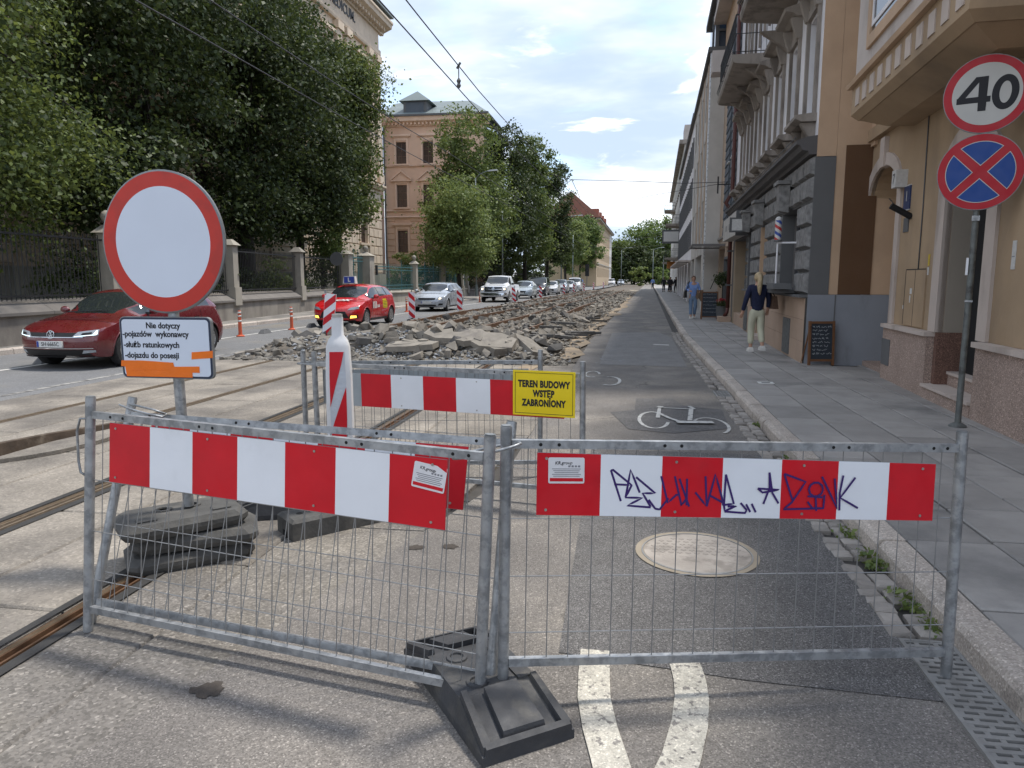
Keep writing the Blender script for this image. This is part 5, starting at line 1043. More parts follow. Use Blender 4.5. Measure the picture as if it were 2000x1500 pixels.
# red learner car
F = car('learner_car', 'bright red learner hatchback with blue L roof sign', m_redp, (-9.78, 23.2, 0), R(-1), sc_(HATCH, 4.03, 1.74, 1.47, R=.315))
F['patch']('grille', [(-.52,.34),(.52,.34),(.40,.56),(-.40,.56)], m_cblack, .008, 12, 3); F['mpatch']('headlight', [(.46,.60),(.80,.64),(.80,.735),(.56,.69)], m_lens, .010); F['mpatch']('fog_lamp', [(.55,.33),(.74,.35),(.74,.42),(.58,.42)], m_amber, .014, nu=5, nv=2); F['mpatch']('fog_surround', [(.50,.30),(.78,.32),(.78,.45),(.54,.45)], m_cblack, .008, nu=5, nv=2); F['patch']('splitter', [(-.7,.225),(.7,.225),(.7,.27),(-.7,.27)], m_cblack, .02, 12, 1); plate(F, .44)
put('hood_lettering', text_mesh('OK', .34, m_plate, .012, .2, sx=1.1), F['t'], (.10, .58, .925), (R(11), 0, 0))
F['patch']('door_label', [(2.42,.60),(2.86,.60),(2.86,.86),(2.42,.86)], mat('yellow_car_label', (.62,.5,.02), .5, 0), .006, 4, 2, side=True); F['patch']('door_label', [(2.42,.875),(2.80,.875),(2.80,.93),(2.42,.93)], mat('yellow_car_label', (.62,.5,.02), .5, 0), .006, 4, 1, side=True)
for k in range(4): F['patch']('label_print', [(2.46,.64+k*.055),(2.82,.64+k*.055),(2.82,.655+k*.055),(2.46,.655+k*.055)], m_cblack, .008, 3, 1, side=True)
for a in ((1.42,.62),(1.56,.62),(1.70,.62)): F['patch']('door_lettering', [(a[0],.62),(a[0]+.09,.62),(a[0]+.09,.86),(a[0],.86)], m_plate, .006, 2, 2, side=True)
for a in ((1.85,.62),(1.98,.62)): F['patch']('door_lettering', [(a[0],.64),(a[0]+.09,.64),(a[0]+.09,.74),(a[0],.74)], m_plate, .006, 2, 2, side=True)
rs_ = F['t']; ls = MB().prism([(-.24,1.48),(.24,1.48),(.20,1.74),(-.20,1.74)], lambda p: (p[0]-.12, 1.75-.04, p[1]), lambda p: (p[0]-.12, 1.75+.14, p[1])).build('roof_sign', m_plate, rs_); MB().box(-.31,.07,1.70,1.708,1.50,1.72).build('sign_face', m_pblue, ls); put('sign_letter', text_mesh('L', .2, m_plate, .006), ls, (-.12, 1.697, 1.61), (R(90), 0, 0))
# silver estate
F = car('estate_car', 'silver estate car with its left headlamp lit, behind two striped boards', m_silver, (-10.15, 35.9, 0), R(-1), sc_(HATCH, 4.47, 1.84, 1.49, T=[(0,.68),(.12,.77),(.5,.90),(1.15,1.0),(1.85,1.40),(2.3,1.48),(3.2,1.49),(4.0,1.44),(4.25,1.28),(4.42,.98),(4.47,.8)], glass=(1.16,1.85,4.1,4.4), side_end=4.02))
F['patch']('grille', [(-.42,.60),(.42,.60),(.46,.70),(-.46,.70)], m_cblack, .008, 10, 2); F['mpatch']('headlight', [(.46,.60),(.84,.64),(.84,.76),(.58,.72)], m_lens, .010); F['mpatch']('lamp_glow', [(.62,.64),(.72,.65),(.72,.71),(.64,.70)], m_lit, .016, nu=2, nv=2); F['patch']('lower_intake', [(-.5,.28),(.5,.28),(.46,.36),(-.46,.36)], m_cblack, .008, 10, 1); F['mpatch']('fog_recess', [(.58,.31),(.80,.33),(.80,.42),(.62,.42)], m_cblack, .008, nu=4, nv=2); plate(F, .47); F['patch']('splitter', [(-.74,.21),(.74,.21),(.74,.245),(-.74,.245)], m_cblack, .02, 12, 1)
# white pickup
PICK = dict(L=5.8, W=2.02, R=.40, zb=.36, wheels=(1.0, 4.6), pn=4.5, ln=.35, lr=.15, pr=5, rake=.06, roofw=.80, T=[(0,1.02),(.1,1.14),(.4,1.22),(1.35,1.30),(1.95,1.80),(2.3,1.92),(3.0,1.93),(3.35,1.86),(3.5,1.42),(3.6,1.30),(5.7,1.30),(5.8,1.2)], belt=[(0,1.0),(.3,1.10),(1.35,1.20),(3.4,1.26),(3.6,1.27),(5.8,1.20)], glass=(1.40,1.98,3.36,3.5), side_end=3.3, pillars=(), doors=(1.6,3.4), handles=(3.0,), black_mirror=True)
F = car('pickup_truck', 'white full size pickup with chrome grille and lit headlamps', m_whitep, (-9.6, 51.3, 0), R(-1), PICK, .08, cat='pickup')
F['patch']('grille', [(-.62,.78),(.62,.78),(.66,1.10),(-.66,1.10)], m_cblack, .012, 10, 4); F['patch']('grille_bar', [(-.64,.92),(.64,.92),(.64,.965),(-.64,.965)], m_chrome, .02, 10, 1); F['patch']('grille_bar', [(-.035,.78),(.035,.78),(.035,1.10),(-.035,1.10)], m_chrome, .022, 2, 3); F['patch']('grille_frame', [(-.68,1.09),(.68,1.09),(.68,1.13),(-.68,1.13)], m_chrome, .02, 10, 1); F['patch']('grille_frame', [(-.66,.75),(.66,.75),(.66,.785),(-.66,.785)], m_chrome, .02, 10, 1)
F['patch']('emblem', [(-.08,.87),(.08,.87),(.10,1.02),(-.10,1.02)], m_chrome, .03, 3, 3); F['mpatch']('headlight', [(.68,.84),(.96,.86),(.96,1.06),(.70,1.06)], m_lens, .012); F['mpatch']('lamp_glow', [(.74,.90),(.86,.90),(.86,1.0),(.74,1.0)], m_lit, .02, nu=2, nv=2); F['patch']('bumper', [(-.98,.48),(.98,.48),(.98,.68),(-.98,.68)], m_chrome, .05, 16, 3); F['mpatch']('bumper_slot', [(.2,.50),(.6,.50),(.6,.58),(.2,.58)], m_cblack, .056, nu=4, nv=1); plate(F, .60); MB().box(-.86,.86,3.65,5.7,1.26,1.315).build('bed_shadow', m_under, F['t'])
# pale hatchback, dark van, and the far cars
F = car('hatchback', 'pale blue grey hatchback with dark V shaped grille behind the pickup', m_bluegr, (-9.15, 62, 0), 0, sc_(HATCH, 4.45, 1.79, 1.54), .09, 1); F['patch']('grille', [(-.26,.40),(.26,.40),(.42,.66),(-.42,.66)], m_cblack, .01, 6, 2); F['mpatch']('headlight', [(.44,.62),(.80,.70),(.80,.80),(.5,.69)], m_lens, .012); plate(F, .47); F['patch']('lower_intake', [(-.6,.26),(.6,.26),(.6,.33),(-.6,.33)], m_cblack, .01, 8, 1)
VAN = dict(L=4.9, W=1.93, R=.34, wheels=(.92, 4.05), pn=3.2, ln=.45, lr=.2, pr=5, rake=.10, roofw=.86, T=[(0,.82),(.15,.95),(.7,1.12),(1.0,1.2),(1.75,1.78),(2.2,1.9),(4.6,1.9),(4.85,1.6),(4.9,1.0)], belt=[(0,.80),(.3,.92),(1.0,1.10),(4.6,1.16),(4.9,.95)], glass=(1.02,1.75,4.66,4.86), side_end=4.5, pillars=(2.2,3.4), doors=(1.3,2.3,3.4), handles=(2.0,))
F = car('van', 'dark people carrier behind the pale hatchback', m_navyp, (-9.15, 72, 0), 0, VAN, .1, 1, cat='van'); F['patch']('grille', [(-.45,.62),(.45,.62),(.5,.80),(-.5,.80)], m_chrome, .01, 8, 2); F['mpatch']('headlight', [(.52,.66),(.86,.68),(.86,.82),(.58,.80)], m_lens, .012); F['mpatch']('lamp_glow', [(.62,.70),(.74,.70),(.74,.77),(.64,.77)], m_lit, .018, nu=2, nv=2); plate(F, .48)
SUVS = sc_(HATCH, 4.4, 1.85, 1.65, R=.35)
for nm, lb, pt, x, y, S in (('car', 'white car directly behind the dark van', m_whitep, -8.6, 79, sc_(HATCH,4.2,1.78,1.5)), ('suv', 'white roofed SUV with black lower nose farther up the queue', m_silver, -8.25, 86.5, SUVS), ('car', 'small white car behind the black nosed SUV', m_whitep, -7.9, 95, sc_(HATCH,4.1,1.75,1.5)), ('van', 'white van shaped car last in the visible queue', m_whitep, -7.75, 103, VAN), ('van', 'white box van far off at the end of the street', m_whitep, -5.0, 205, VAN), ('car', 'grey car beside the white box van at street end', m_silver, -2.5, 208, SUVS)):
    F = car(nm, lb, pt, (x, y, 0), 0, S, .14, 0); W_2 = S['W']/2; zz = pl_(S['belt'], 0)
    F['patch']('grille', [(-.5,zz*.62),(.5,zz*.62),(.5,zz*.95),(-.5,zz*.95)], m_cblack, .012, 6, 2); F['mpatch']('headlight', [(.52,zz*.9),(.84,zz*.95),(.84,zz*1.08),(.56,zz*1.03)], m_lens, .014); plate(F, .47)
# ------------------------------------------------------------ building-site barriers, signs, rubble
m_galv = mat('galvanised_steel', (.36,.37,.38), .48, .22, 14, .15, 60, metal=.65, col2=(.25,.26,.27), c2s=18, c2t=(.45,.6), world=True)
m_galv_d = mat('dull_steel', (.22,.23,.235), .55, .2, 10, .1, 60, metal=.5, world=True)
m_wire = mat('mesh_wire', (.27,.27,.27), .5, .15, 10, metal=.6, world=True)
m_red = mat('red_sheeting', (.56,.008,.018), .42, .10, 5, spec=.35, col2=(.40,.012,.02), c2s=3, c2t=(.55,.8), world=True)
m_white = mat('white_sheeting', (.74,.755,.79), .45, .05, 4, spec=.35, col2=(.60,.61,.63), c2s=2.5, c2t=(.56,.85), world=True)
m_back = mat('board_back', (.33,.36,.38), .55, .12, 4, metal=.3)
m_hole = mat('hole_dark', (.01,.01,.01), .9, 0)
m_rubber = mat('black_rubber', (.042,.043,.047), .68, .3, 7, .25, 60, col2=(.085,.08,.072), c2s=5, c2t=(.5,.7), world=True)
m_rubber_g = mat('grey_recycled_base', (.075,.073,.069), .8, .3, 7, .4, 50, col2=(.12,.112,.10), c2s=4, c2t=(.5,.7), world=True)
m_ink = mat('marker_ink', (.035,.012,.12), .5, 0)
m_black = mat('black_print', (.012,.013,.018), .6, 0)
m_stick = mat('sticker_white', (.66,.65,.66), .5, .05, 20)
m_bolt = mat('bolt', (.4,.38,.35), .4, .1, 30, metal=.8)
GR = [[(0.435,0.771),(0.394,0.889),(0.402,0.891),(0.475,0.833),(0.408,0.836)],[(0.475,0.833),(0.453,0.785),(0.518,0.784),(0.46,0.754),(0.551,0.747)],[(0.453,0.786),(0.469,0.892),(0.507,0.804)],[(0.491,0.864),(0.567,0.802),(0.518,0.802),(0.551,0.749)],[(0.542,0.777),(0.569,0.742),(0.586,0.739),(0.619,0.783)],[(0.588,0.868),(0.617,0.765),(0.648,0.795),(0.661,0.798)],[(0.641,0.868),(0.671,0.754),(0.691,0.785)],[(0.659,0.859),(0.701,0.75)],[(0.691,0.755),(0.689,0.859)],[(0.723,0.806),(0.77,0.751),(0.761,0.869)],[(0.77,0.751),(0.8,0.877),(0.829,0.785),(0.835,0.755)],[(0.777,0.796),(0.83,0.768)],[(0.841,0.876),(0.877,0.762),(0.839,0.757)],[(0.841,0.876),(0.838,0.757),(0.842,0.733),(0.887,0.753),(0.853,0.751)],[(0.842,0.731),(0.924,0.725),(0.929,0.737),(0.904,0.765)],[(0.926,0.76),(0.944,0.729)],[(0.948,0.762),(0.966,0.728)],[(0.995,0.761),(1.017,0.823),(1.014,0.885)],[(1.014,0.885),(1.029,0.805),(1.056,0.763)],[(0.97,0.822),(1.055,0.817),(0.99,0.806),(0.97,0.822)],[(1.074,0.88),(1.162,0.849),(1.109,0.767),(1.077,0.74),(1.237,0.744)],[(1.074,0.88),(1.105,0.794),(1.115,0.772)],[(1.205+.029*math.cos(a*.628),.819+.028*math.sin(a*.628)) for a in range(11)],[(1.205,0.791),(1.211,0.733)],[(1.172,0.792),(1.234,0.788)],[(1.173,0.77),(1.194,0.745),(1.239,0.744),(1.241,0.798)],[(1.227,0.87),(1.296,0.742),(1.279,0.863)],[(1.314,0.875),(1.303,0.805),(1.305,0.736)],[(1.364,0.867),(1.306,0.786),(1.381,0.745)]]
def barrier(label, LB, LT, RB, RT, board=None, stripes=None, flip=False, sticker=None, ext=0., nw=21, zs=(.25,.475,.70), ztop=.968, zbot=.125, graffiti=False, hgt=1.03, group='site barriers', holes=True):
    LB, LT, RB, RT = map(Vector, (LB, LT, RB, RT)); base = Vector(((LB.x+RB.x)/2, (LB.y+RB.y)/2, 0))
    LB, LT, RB, RT = [p-base for p in (LB, LT, RB, RT)]
    t = thing('site_barrier', label, 'barrier', base, 0, group)
    ul = (LT-LB).normalized(); ur = (RT-RB).normalized()
    # height along each post is measured from a common ground line so that z of the vertical panel = h
    def pt(s, h):                                   # s along 0..1, h metres from ground end
        a = LT+ul*(h-hgt); b = RT+ur*(h-hgt); return a.lerp(b, s)
    ex = (pt(1, .5)-pt(0, .5)); L = ex.length; ex.normalize()
    up = (pt(.5, 1)-pt(.5, 0)).normalized(); nrm = ex.cross(up).normalized()   # ex right, up -> nrm towards camera
    for s, lo in ((0, LB-ul*ext), (1, RB)):
        hi = pt(s, hgt); p = MB().cyl(lo, hi, .0215, n=14).build('post', m_galv, t, 30)
        MB().cyl(hi+ul*.0005, hi+ul*.004, .019, n=12).build('cap', m_galv_d, p)
    def bar(h, name, w=.0155):
        a, b = pt(0, h)+ex*.02, pt(1, h)-ex*.02; T = []
        for p in (a, b):
            for i, j in ((-1,-1),(1,-1),(1,1),(-1,1)): T.append(p+up*(w*i)+nrm*(w*j*.8))
        mb = MB().hexa(T); return mb.build(name, m_galv, t)
    tr = bar(ztop, 'top_rail'); bar(zbot, 'bottom_rail')
    if holes:
        for s in (.07,.108,.33,.366,.70,.735,.93,.962):
            c = pt(s, ztop)+nrm*.0127; MB().cyl(c, c+nrm*.0008, .0065, n=10).build('hole', m_hole, tr)
    for k in range(1, nw+1):
        s = k/(nw+1); MB().cyl(pt(s, zbot+.014), pt(s, ztop-.014), .0021, n=5, caps=False).build('wire', m_wire, t)
    for h in zs: MB().cyl(pt(0, h)-nrm*.0045+ex*.02, pt(1, h)-nrm*.0045-ex*.02, .0023, n=5, caps=False).build('wire', m_wire, t)
    if board:
        s0, s1, h0l, h1l, h0r, h1r = board              # metres along, heights at the two ends
        sg = -1 if flip else 1; f = .006*sg
        def bp(a, v, d): return pt((s0+(s1-s0)*a)/L, (h0l+(h0r-h0l)*a)*(1-v)+(h1l+(h1r-h1l)*a)*v)+nrm*(d)
        bm_ = MB(); ns = 14; vs = []
        for i in range(ns+1): vs += [bp(i/ns,0,f-.001),bp(i/ns,1,f-.001),bp(i/ns,1,f+.001),bp(i/ns,0,f+.001)]
        bm_.add(vs, [(i*4+j, i*4+(j+1) % 4, i*4+4+(j+1) % 4, i*4+4+j) for i in range(ns) for j in range(4)]+[(3,2,1,0),(ns*4,ns*4+1,ns*4+2,ns*4+3)])
        bo = bm_.build('warning_board', m_back, t)
        for a0, a1, red in stripes:
            e = sg*.0022; o = f
            q = []; mm_ = MB(); ns = 4
            for i in range(ns+1): aa = a0+(a1-a0)*i/ns; q += [bp(aa,.004,o),bp(aa,.996,o),bp(aa,.996,o+e),bp(aa,.004,o+e)]
            mm_.add(q, [(i*4+j, i*4+(j+1) % 4, i*4+4+(j+1) % 4, i*4+4+j) for i in range(ns) for j in range(4)]+[(3,2,1,0),(ns*4,ns*4+1,ns*4+2,ns*4+3)])
            mm_.build('red_panel' if red else 'white_panel', m_red if red else m_white, bo)
        for a in (.022, .335, .655, .965):
            for v in (.09, .91):
                c = bp(a, v, f+sg*.0023); MB().cyl(c, c+nrm*(sg*.0025), .0055, n=8).build('bolt', m_bolt, bo)
        def local(a_m, h): # board metres -> point
            a = (a_m-s0)/(s1-s0); return pt(a_m/L, h)+nrm*(f+.0036)
        if sticker:
            sx, sh, w, hh, rot = sticker
            T4 = Matrix.Translation(local(sx, sh))@Matrix(((ex.x,up.x,nrm.x,0),(ex.y,up.y,nrm.y,0),(ex.z,up.z,nrm.z,0),(0,0,0,1)))@Matrix.Rotation(rot, 4, 'Z')
            def rr(w_, h_, r_):
                P = []
                for cx, cy, a0 in ((w_/2-r_,h_/2-r_,0),(-w_/2+r_,h_/2-r_,90),(-w_/2+r_,-h_/2+r_,180),(w_/2-r_,-h_/2+r_,270)):
                    P += [(cx+r_*math.cos(R(a0+k*30)), cy+r_*math.sin(R(a0+k*30))) for k in range(4)]
                return P
            def sh2(P, z, m_, name, par):
                return MB().prism(P, lambda p: T4@Vector((p[0], p[1], z-.0006)), lambda p: T4@Vector((p[0], p[1], z))).build(name, m_, par)
            st = sh2(rr(w, hh, .006), .0008, m_stick, 'sticker', bo)
            sh2([(-w*.46,-hh*.42),(w*.46,-hh*.42),(w*.46,-hh*.29),(-w*.46,-hh*.29)], .0016, m_red, 'sticker_band', bo)
            o = put('sticker_lettering', text_mesh('KR.group', .017, m_black, .0002, .2, ext=.0002), bo); o.matrix_local = T4@Matrix.Translation((-w*.08, hh*.29, .0013))
            pr = MB()
            for i in range(5): pr.prism([(-w*(.40-.035*(i % 3)),hh*(.05-.07*i)),(w*(.40-.035*(i % 3)),hh*(.05-.07*i)),(w*(.40-.035*(i % 3)),hh*(.075-.07*i)),(-w*(.40-.035*(i % 3)),hh*(.075-.07*i))], lambda p: T4@Vector((p[0],p[1],.0009)), lambda p: T4@Vector((p[0],p[1],.0014)))
            for i in range(4): pr.prism([(w*(.05+.09*i),hh*.13),(w*(.11+.09*i),hh*.13),(w*(.11+.09*i),hh*.2),(w*(.05+.09*i),hh*.2)], lambda p: T4@Vector((p[0],p[1],.0009)), lambda p: T4@Vector((p[0],p[1],.0014)))
            tag(pr.build('sticker_small_print', mat('small_print', (.2,.2,.22), .6, 0), bo), kind='stuff')
        if graffiti:
            for k, s_ in enumerate(GR):
                P = []
                for i in range(len(s_)-1):
                    for u in (0, .34, .67): P.append((s_[i][0]+(s_[i+1][0]-s_[i][0])*u, s_[i][1]+(s_[i+1][1]-s_[i][1])*u))
                P.append(s_[-1]); o = k*.00012
                ribbon(P, .0080, lambda p: local(p.x, p.y)+nrm*(o-.0005), MB()).build('graffiti_stroke', m_ink, bo)
    return t
def even(n, red0=True): return [(i/n, (i+1)/n, (i % 2 == 0) == red0) for i in range(n)]
sR = [0.115,.355,.591,.829,1.064,1.295,1.505,1.70]; sR = [((sR[i]-.115)/1.585, (sR[i+1]-.115)/1.585, i % 2 == 0) for i in range(7)]
barrier('site barrier at right with graffiti on its red and white board', (-.445,2.553,.05), (-.43,2.553,1.094), (1.317,3.028,.0), (1.297,3.028,1.032), (.115,1.70,.717,.955,.691,.922), sR, sticker=(.225,.888,.135,.098,0), ext=0, graffiti=True, hgt=1.05, ztop=.985, zbot=.135)
barrier('front left site barrier with a peeling sticker on its red and white board', (-2.455,2.837,0), (-2.39,2.897,1.096), (-.524,2.498,.06), (-.472,2.46,1.079), (.13,1.80,.715,.985,.715,.985), even(7), sticker=(1.73,.912,.135,.098,R(-7)), ext=0, hgt=1.09, ztop=1.01, zbot=.10, nw=24, zs=(.24,.47,.71))
barrier('site barrier leaning back directly behind the front left barrier', (-2.504,2.917,0), (-2.40,3.19,1.045), (-.497,2.563,.05), (-.45,2.80,1.06), (.16,1.84,.72,.975,.72,.975), even(7), ext=0, hgt=1.085, ztop=1.0, zbot=.10, nw=23, zs=(.24,.47,.70))
t4 = barrier('rear site barrier carrying the yellow no entry notice', (-2.45,5.42,0), (-2.46,5.42,1.05), (-.30,5.05,0), (-.31,5.06,1.05), (.12,2.05,.64,.90,.64,.90), [(.0,.155,True),(.155,.29,True),(.29,.43,False),(.43,.57,True),(.57,.71,False),(.71,.86,True),(.86,1,True)][1:], ext=0, hgt=1.05, nw=24, ztop=.955, zbot=.12)
barrier('rearmost site barrier with its board turned away, plain grey back showing', (-2.59,5.5,0), (-2.58,5.48,1.05), (-.70,5.84,0), (-.705,5.86,1.05), (.15,1.82,.62,.90,.62,.90), [(.0,1,True)], flip=True, ext=0, hgt=1.05, ztop=.955, zbot=.12, nw=24)
# wire ties joining neighbouring barriers
def tie(label, pts): return tag(MB().tube(pts, .0055, 8).build('wire_tie', m_galv, None, True), label, 'wire tie')
def loop(c, a, b, tilt, n=22, rz=0):
    P = []
    for k in range(n):
        t = 2*math.pi*k/n; x = a*math.cos(t); y = b*math.sin(t); P.append((c[0]+x*math.cos(rz)-y*math.sin(rz), c[1]+x*math.sin(rz)+y*math.cos(rz), c[2]+tilt*x))
    return P
tag(MB().tube(loop((-.50,2.53,1.005),.125,.05,.25), .0055, 8, closed=True).build('wire_tie', m_galv, None, True), 'steel wire loop tying the two front barriers together', 'wire tie')
tie('steel wire hook hanging on the far left barrier post', [(-2.375,2.885,1.0),(-2.43,2.87,1.0),(-2.455,2.875,.94),(-2.46,2.875,.80),(-2.45,2.87,.75),(-2.43,2.87,.74)])
tie('bent steel wire hook on the post of the leaning barrier', [(-2.43,3.13,1.02),(-2.36,3.12,1.0),(-2.26,3.10,.985),(-2.17,3.08,.975),(-2.16,3.10,.985),(-2.25,3.13,1.0),(-2.40,3.16,1.02)])
tag(MB().tube(loop((-2.515,5.45,.955),.10,.055,0), .006, 8, closed=True).build('wire_tie', m_galv, None, True), 'steel wire loop tying the two rear barriers together', 'wire tie')
# yellow notice on the rear barrier
nt_ = thing('notice_board', 'yellow TEREN BUDOWY notice wired to the rear barrier', 'sign', (-.62, 5.05, .665), R(-9.7))
w, h = .46, .325
MB().box(-w/2, w/2, -.004, .0, 0, h).build('plate', mat('yellow_plastic', (.80,.60,.012), .38, .05, 6, spec=.4), nt_)
bf = MB()
for a in ((-w/2+.016,w/2-.016,.015,.018),(-w/2+.016,w/2-.016,h-.018,h-.015),(-w/2+.016,-w/2+.019,.018,h-.018),(w/2-.019,w/2-.016,.018,h-.018)): bf.box(a[0], a[1], -.0055, -.0042, a[2], a[3])
bf.build('printed_border', m_black, nt_)
for i, s in enumerate(('TEREN BUDOWY', 'WSTĘP', 'ZABRONIONY')): put('lettering', text_mesh(s, .066, m_black, .0034, 0, sx=.70, space=1.08), nt_, (0, -.0052, h*.70-i*.068), (R(90), 0, 0))
nt_.location = (-.585, 5.075, .655)
# round no-vehicles sign on a stack of rubber feet
sg = thing('road_sign', 'large round sign, white with red rim, above a taped text plate', 'sign', (-2.545, 3.76, .33))
MB().cyl((.005,.03,-.03), (-.02,.03,1.85), .03, n=16).build('pole', m_galv, sg, 30)
dz = 1.825-.33
dsc = MB().lathe([(.362,0),(.372,.004),(.372,.02),(.364,.024),(.0,.024)], 64, (0,0,-.024)).build('disc', m_galv_d, sg, 30, (-.025, -.004, dz), (R(90), 0, 0))
dsc.scale = (1, 1.06, 1)
ring = MB(); n = 72
vs = []
for k in range(n):
    a = 2*math.pi*k/n; vs += [(.362*math.cos(a), .362*math.sin(a), .0012), (.287*math.cos(a), .287*math.sin(a), .0012)]
ring.add(vs, [(2*k, (2*k+2) % (2*n), (2*k+3) % (2*n), 2*k+1) for k in range(n)])
ring.build('red_rim', mat('red_rim', (.50,.03,.018), .4, .08, 3, spec=.4, col2=(.42,.03,.02), c2s=4), dsc)
MB().add([(.287*math.cos(2*math.pi*k/n), .287*math.sin(2*math.pi*k/n), .0012) for k in range(n)], [tuple(range(n))]).build('white_face', mat('sign_white', (.62,.67,.76), .4, .04, 2.5, spec=.4), dsc)
PW, PH = .565, .35
def rrect(w_, h_, r_, cx=0, cy=0):
    P = []
    for x, y, a0 in ((w_/2-r_,h_/2-r_,0),(-w_/2+r_,h_/2-r_,90),(-w_/2+r_,-h_/2+r_,180),(w_/2-r_,-h_/2+r_,270)): P += [(cx+x+r_*math.cos(R(a0+k*22.5)), cy+y+r_*math.sin(R(a0+k*22.5))) for k in range(5)]
    return P
def flat(name, P, y0, y1, m_, par, loc=None): return MB().prism(P, lambda p: (p[0], y0, p[1]), lambda p: (p[0], y1, p[1])).build(name, m_, par, False, loc)
pl = flat('text_plate', rrect(PW, PH, .03), .012, -.012, m_galv_d, sg, (-.038, -.006, 1.237-.33))
m_navy = mat('sign_border', (.02,.03,.06), .5, 0)
flat('border', rrect(PW-.008, PH-.008, .028), -.010, -.0135, m_navy, pl)
flat('face', rrect(PW-.03, PH-.03, .02), -.012, -.0148, MATS['sign_white'], pl)
for s, x, z in (('Nie dotyczy', 0, .125), ('-pojazdów  wykonawcy', -.265, .077), ('-służb ratunkowych', -.262, .016), ('-dojazdu do posesji', -.259, -.044)):
    put('plate_lettering', text_mesh(s, .047, m_black, .0012, 0, 'CENTER' if x == 0 else 'LEFT', sx=.92), pl, (x-.01 if x == 0 else x, -.0155, z), (R(90), 0, 0))
m_tape = mat('orange_tape', (.83,.17,.008), .5, .08, 8, .5, 18, spec=.4)
flat('orange_tape', [(.155,-.062),(.285,-.052),(.287,-.012),(.158,-.022)], -.0152, -.0168, m_tape, pl)
flat('orange_tape', [(-.288,-.108),(-.283,-.075),(-.15,-.074),(.04,-.083),(.045,-.106),(.20,-.102),(.20,-.138),(.155,-.138),(.155,-.166),(-.255,-.166),(-.262,-.110)], -.0152, -.0172, m_tape, pl)
flat('crease', [(-.22,-.13),(-.12,-.12),(-.02,-.127),(-.12,-.128)], -.0173, -.0182, m_tape, pl)
for hz in (1.62, 2.0): MB().box(-.07, .07, -.004, .05, hz-.33-.015, hz-.33+.015).build('clamp', m_galv_d, sg)
# rubber feet -----------------------------------------------------------------------------
def foot_mesh(L=.82, Wd=.36, H=.115):
    """black barrier foot: chamfered block, sunken cheeks, raised bridge with sockets"""
    mb = MB(); a = L/2; b = Wd/2
    mb.add([(-a,-b,0),(a,-b,0),(a,b,0),(-a,b,0),(-a,-b,.035),(a,-b,.035),(a,b,.035),(-a,b,.035),(-a+.24,-b+.02,H),(a-.24,-b+.02,H),(a-.24,b-.02,H),(-a+.24,b-.02,H)],
           [(0,3,2,1),(0,1,5,4),(1,2,6,5),(2,3,7,6),(3,0,4,7),(4,5,9,8),(5,6,10,9),(6,7,11,10),(7,4,8,11),(8,9,10,11)])
    return mb
def rubber_foot(label, loc, rz, rx=0, ry=0, m_=None, group=None, ridges=True):
    m_ = m_ or m_rubber
    t = thing('rubber_foot', label, 'barrier foot', loc, rz, group); t.rotation_euler = (rx, ry, rz)
    foot_mesh().build('body', m_, t)
    if ridges:
        for s in (-1, 1):
            for e in (-1, 1): # rim beads and cheek pockets on the sloping ends
                MB().hexa([(s*.405,e*.175,.03),(s*.165,e*.158,.113),(s*.165,e*.128,.113),(s*.405,e*.135,.03),(s*.40,e*.172,.066),(s*.165,e*.155,.14),(s*.165,e*.132,.14),(s*.40,e*.14,.066)]).build('rim', m_, t)
            MB().hexa([(s*.41,-.17,.03),(s*.41,.17,.03),(s*.385,.17,.03),(s*.385,-.17,.03),(s*.412,-.165,.062),(s*.412,.165,.062),(s*.388,.165,.07),(s*.388,-.165,.07)]).build('lip', m_, t)
            MB().hexa([(s*.375,-.085,.04),(s*.375,.085,.04),(s*.18,.07,.105),(s*.18,-.07,.105),(s*.365,-.08,.078),(s*.365,.08,.078),(s*.175,.066,.138),(s*.175,-.066,.138)]).build('raised_panel', m_, t)
        for x, y in ((-.10,-.06),(.0,.06),(.10,-.06)):
            MB().lathe([(.045,.112),(.042,.122),(.028,.124),(.026,.116)], 12, (x, y, 0)).build('socket', m_, t)
        MB().box(-.155,-.06,.08,.15,.114,.122).build('pad', m_, t); MB().box(.05,.15,.09,.155,.114,.122).build('pad', m_, t)
    return t
rubber_foot('black rubber foot holding the two front barriers, nearest the camera', (-.545,2.62,.0), R(-54))
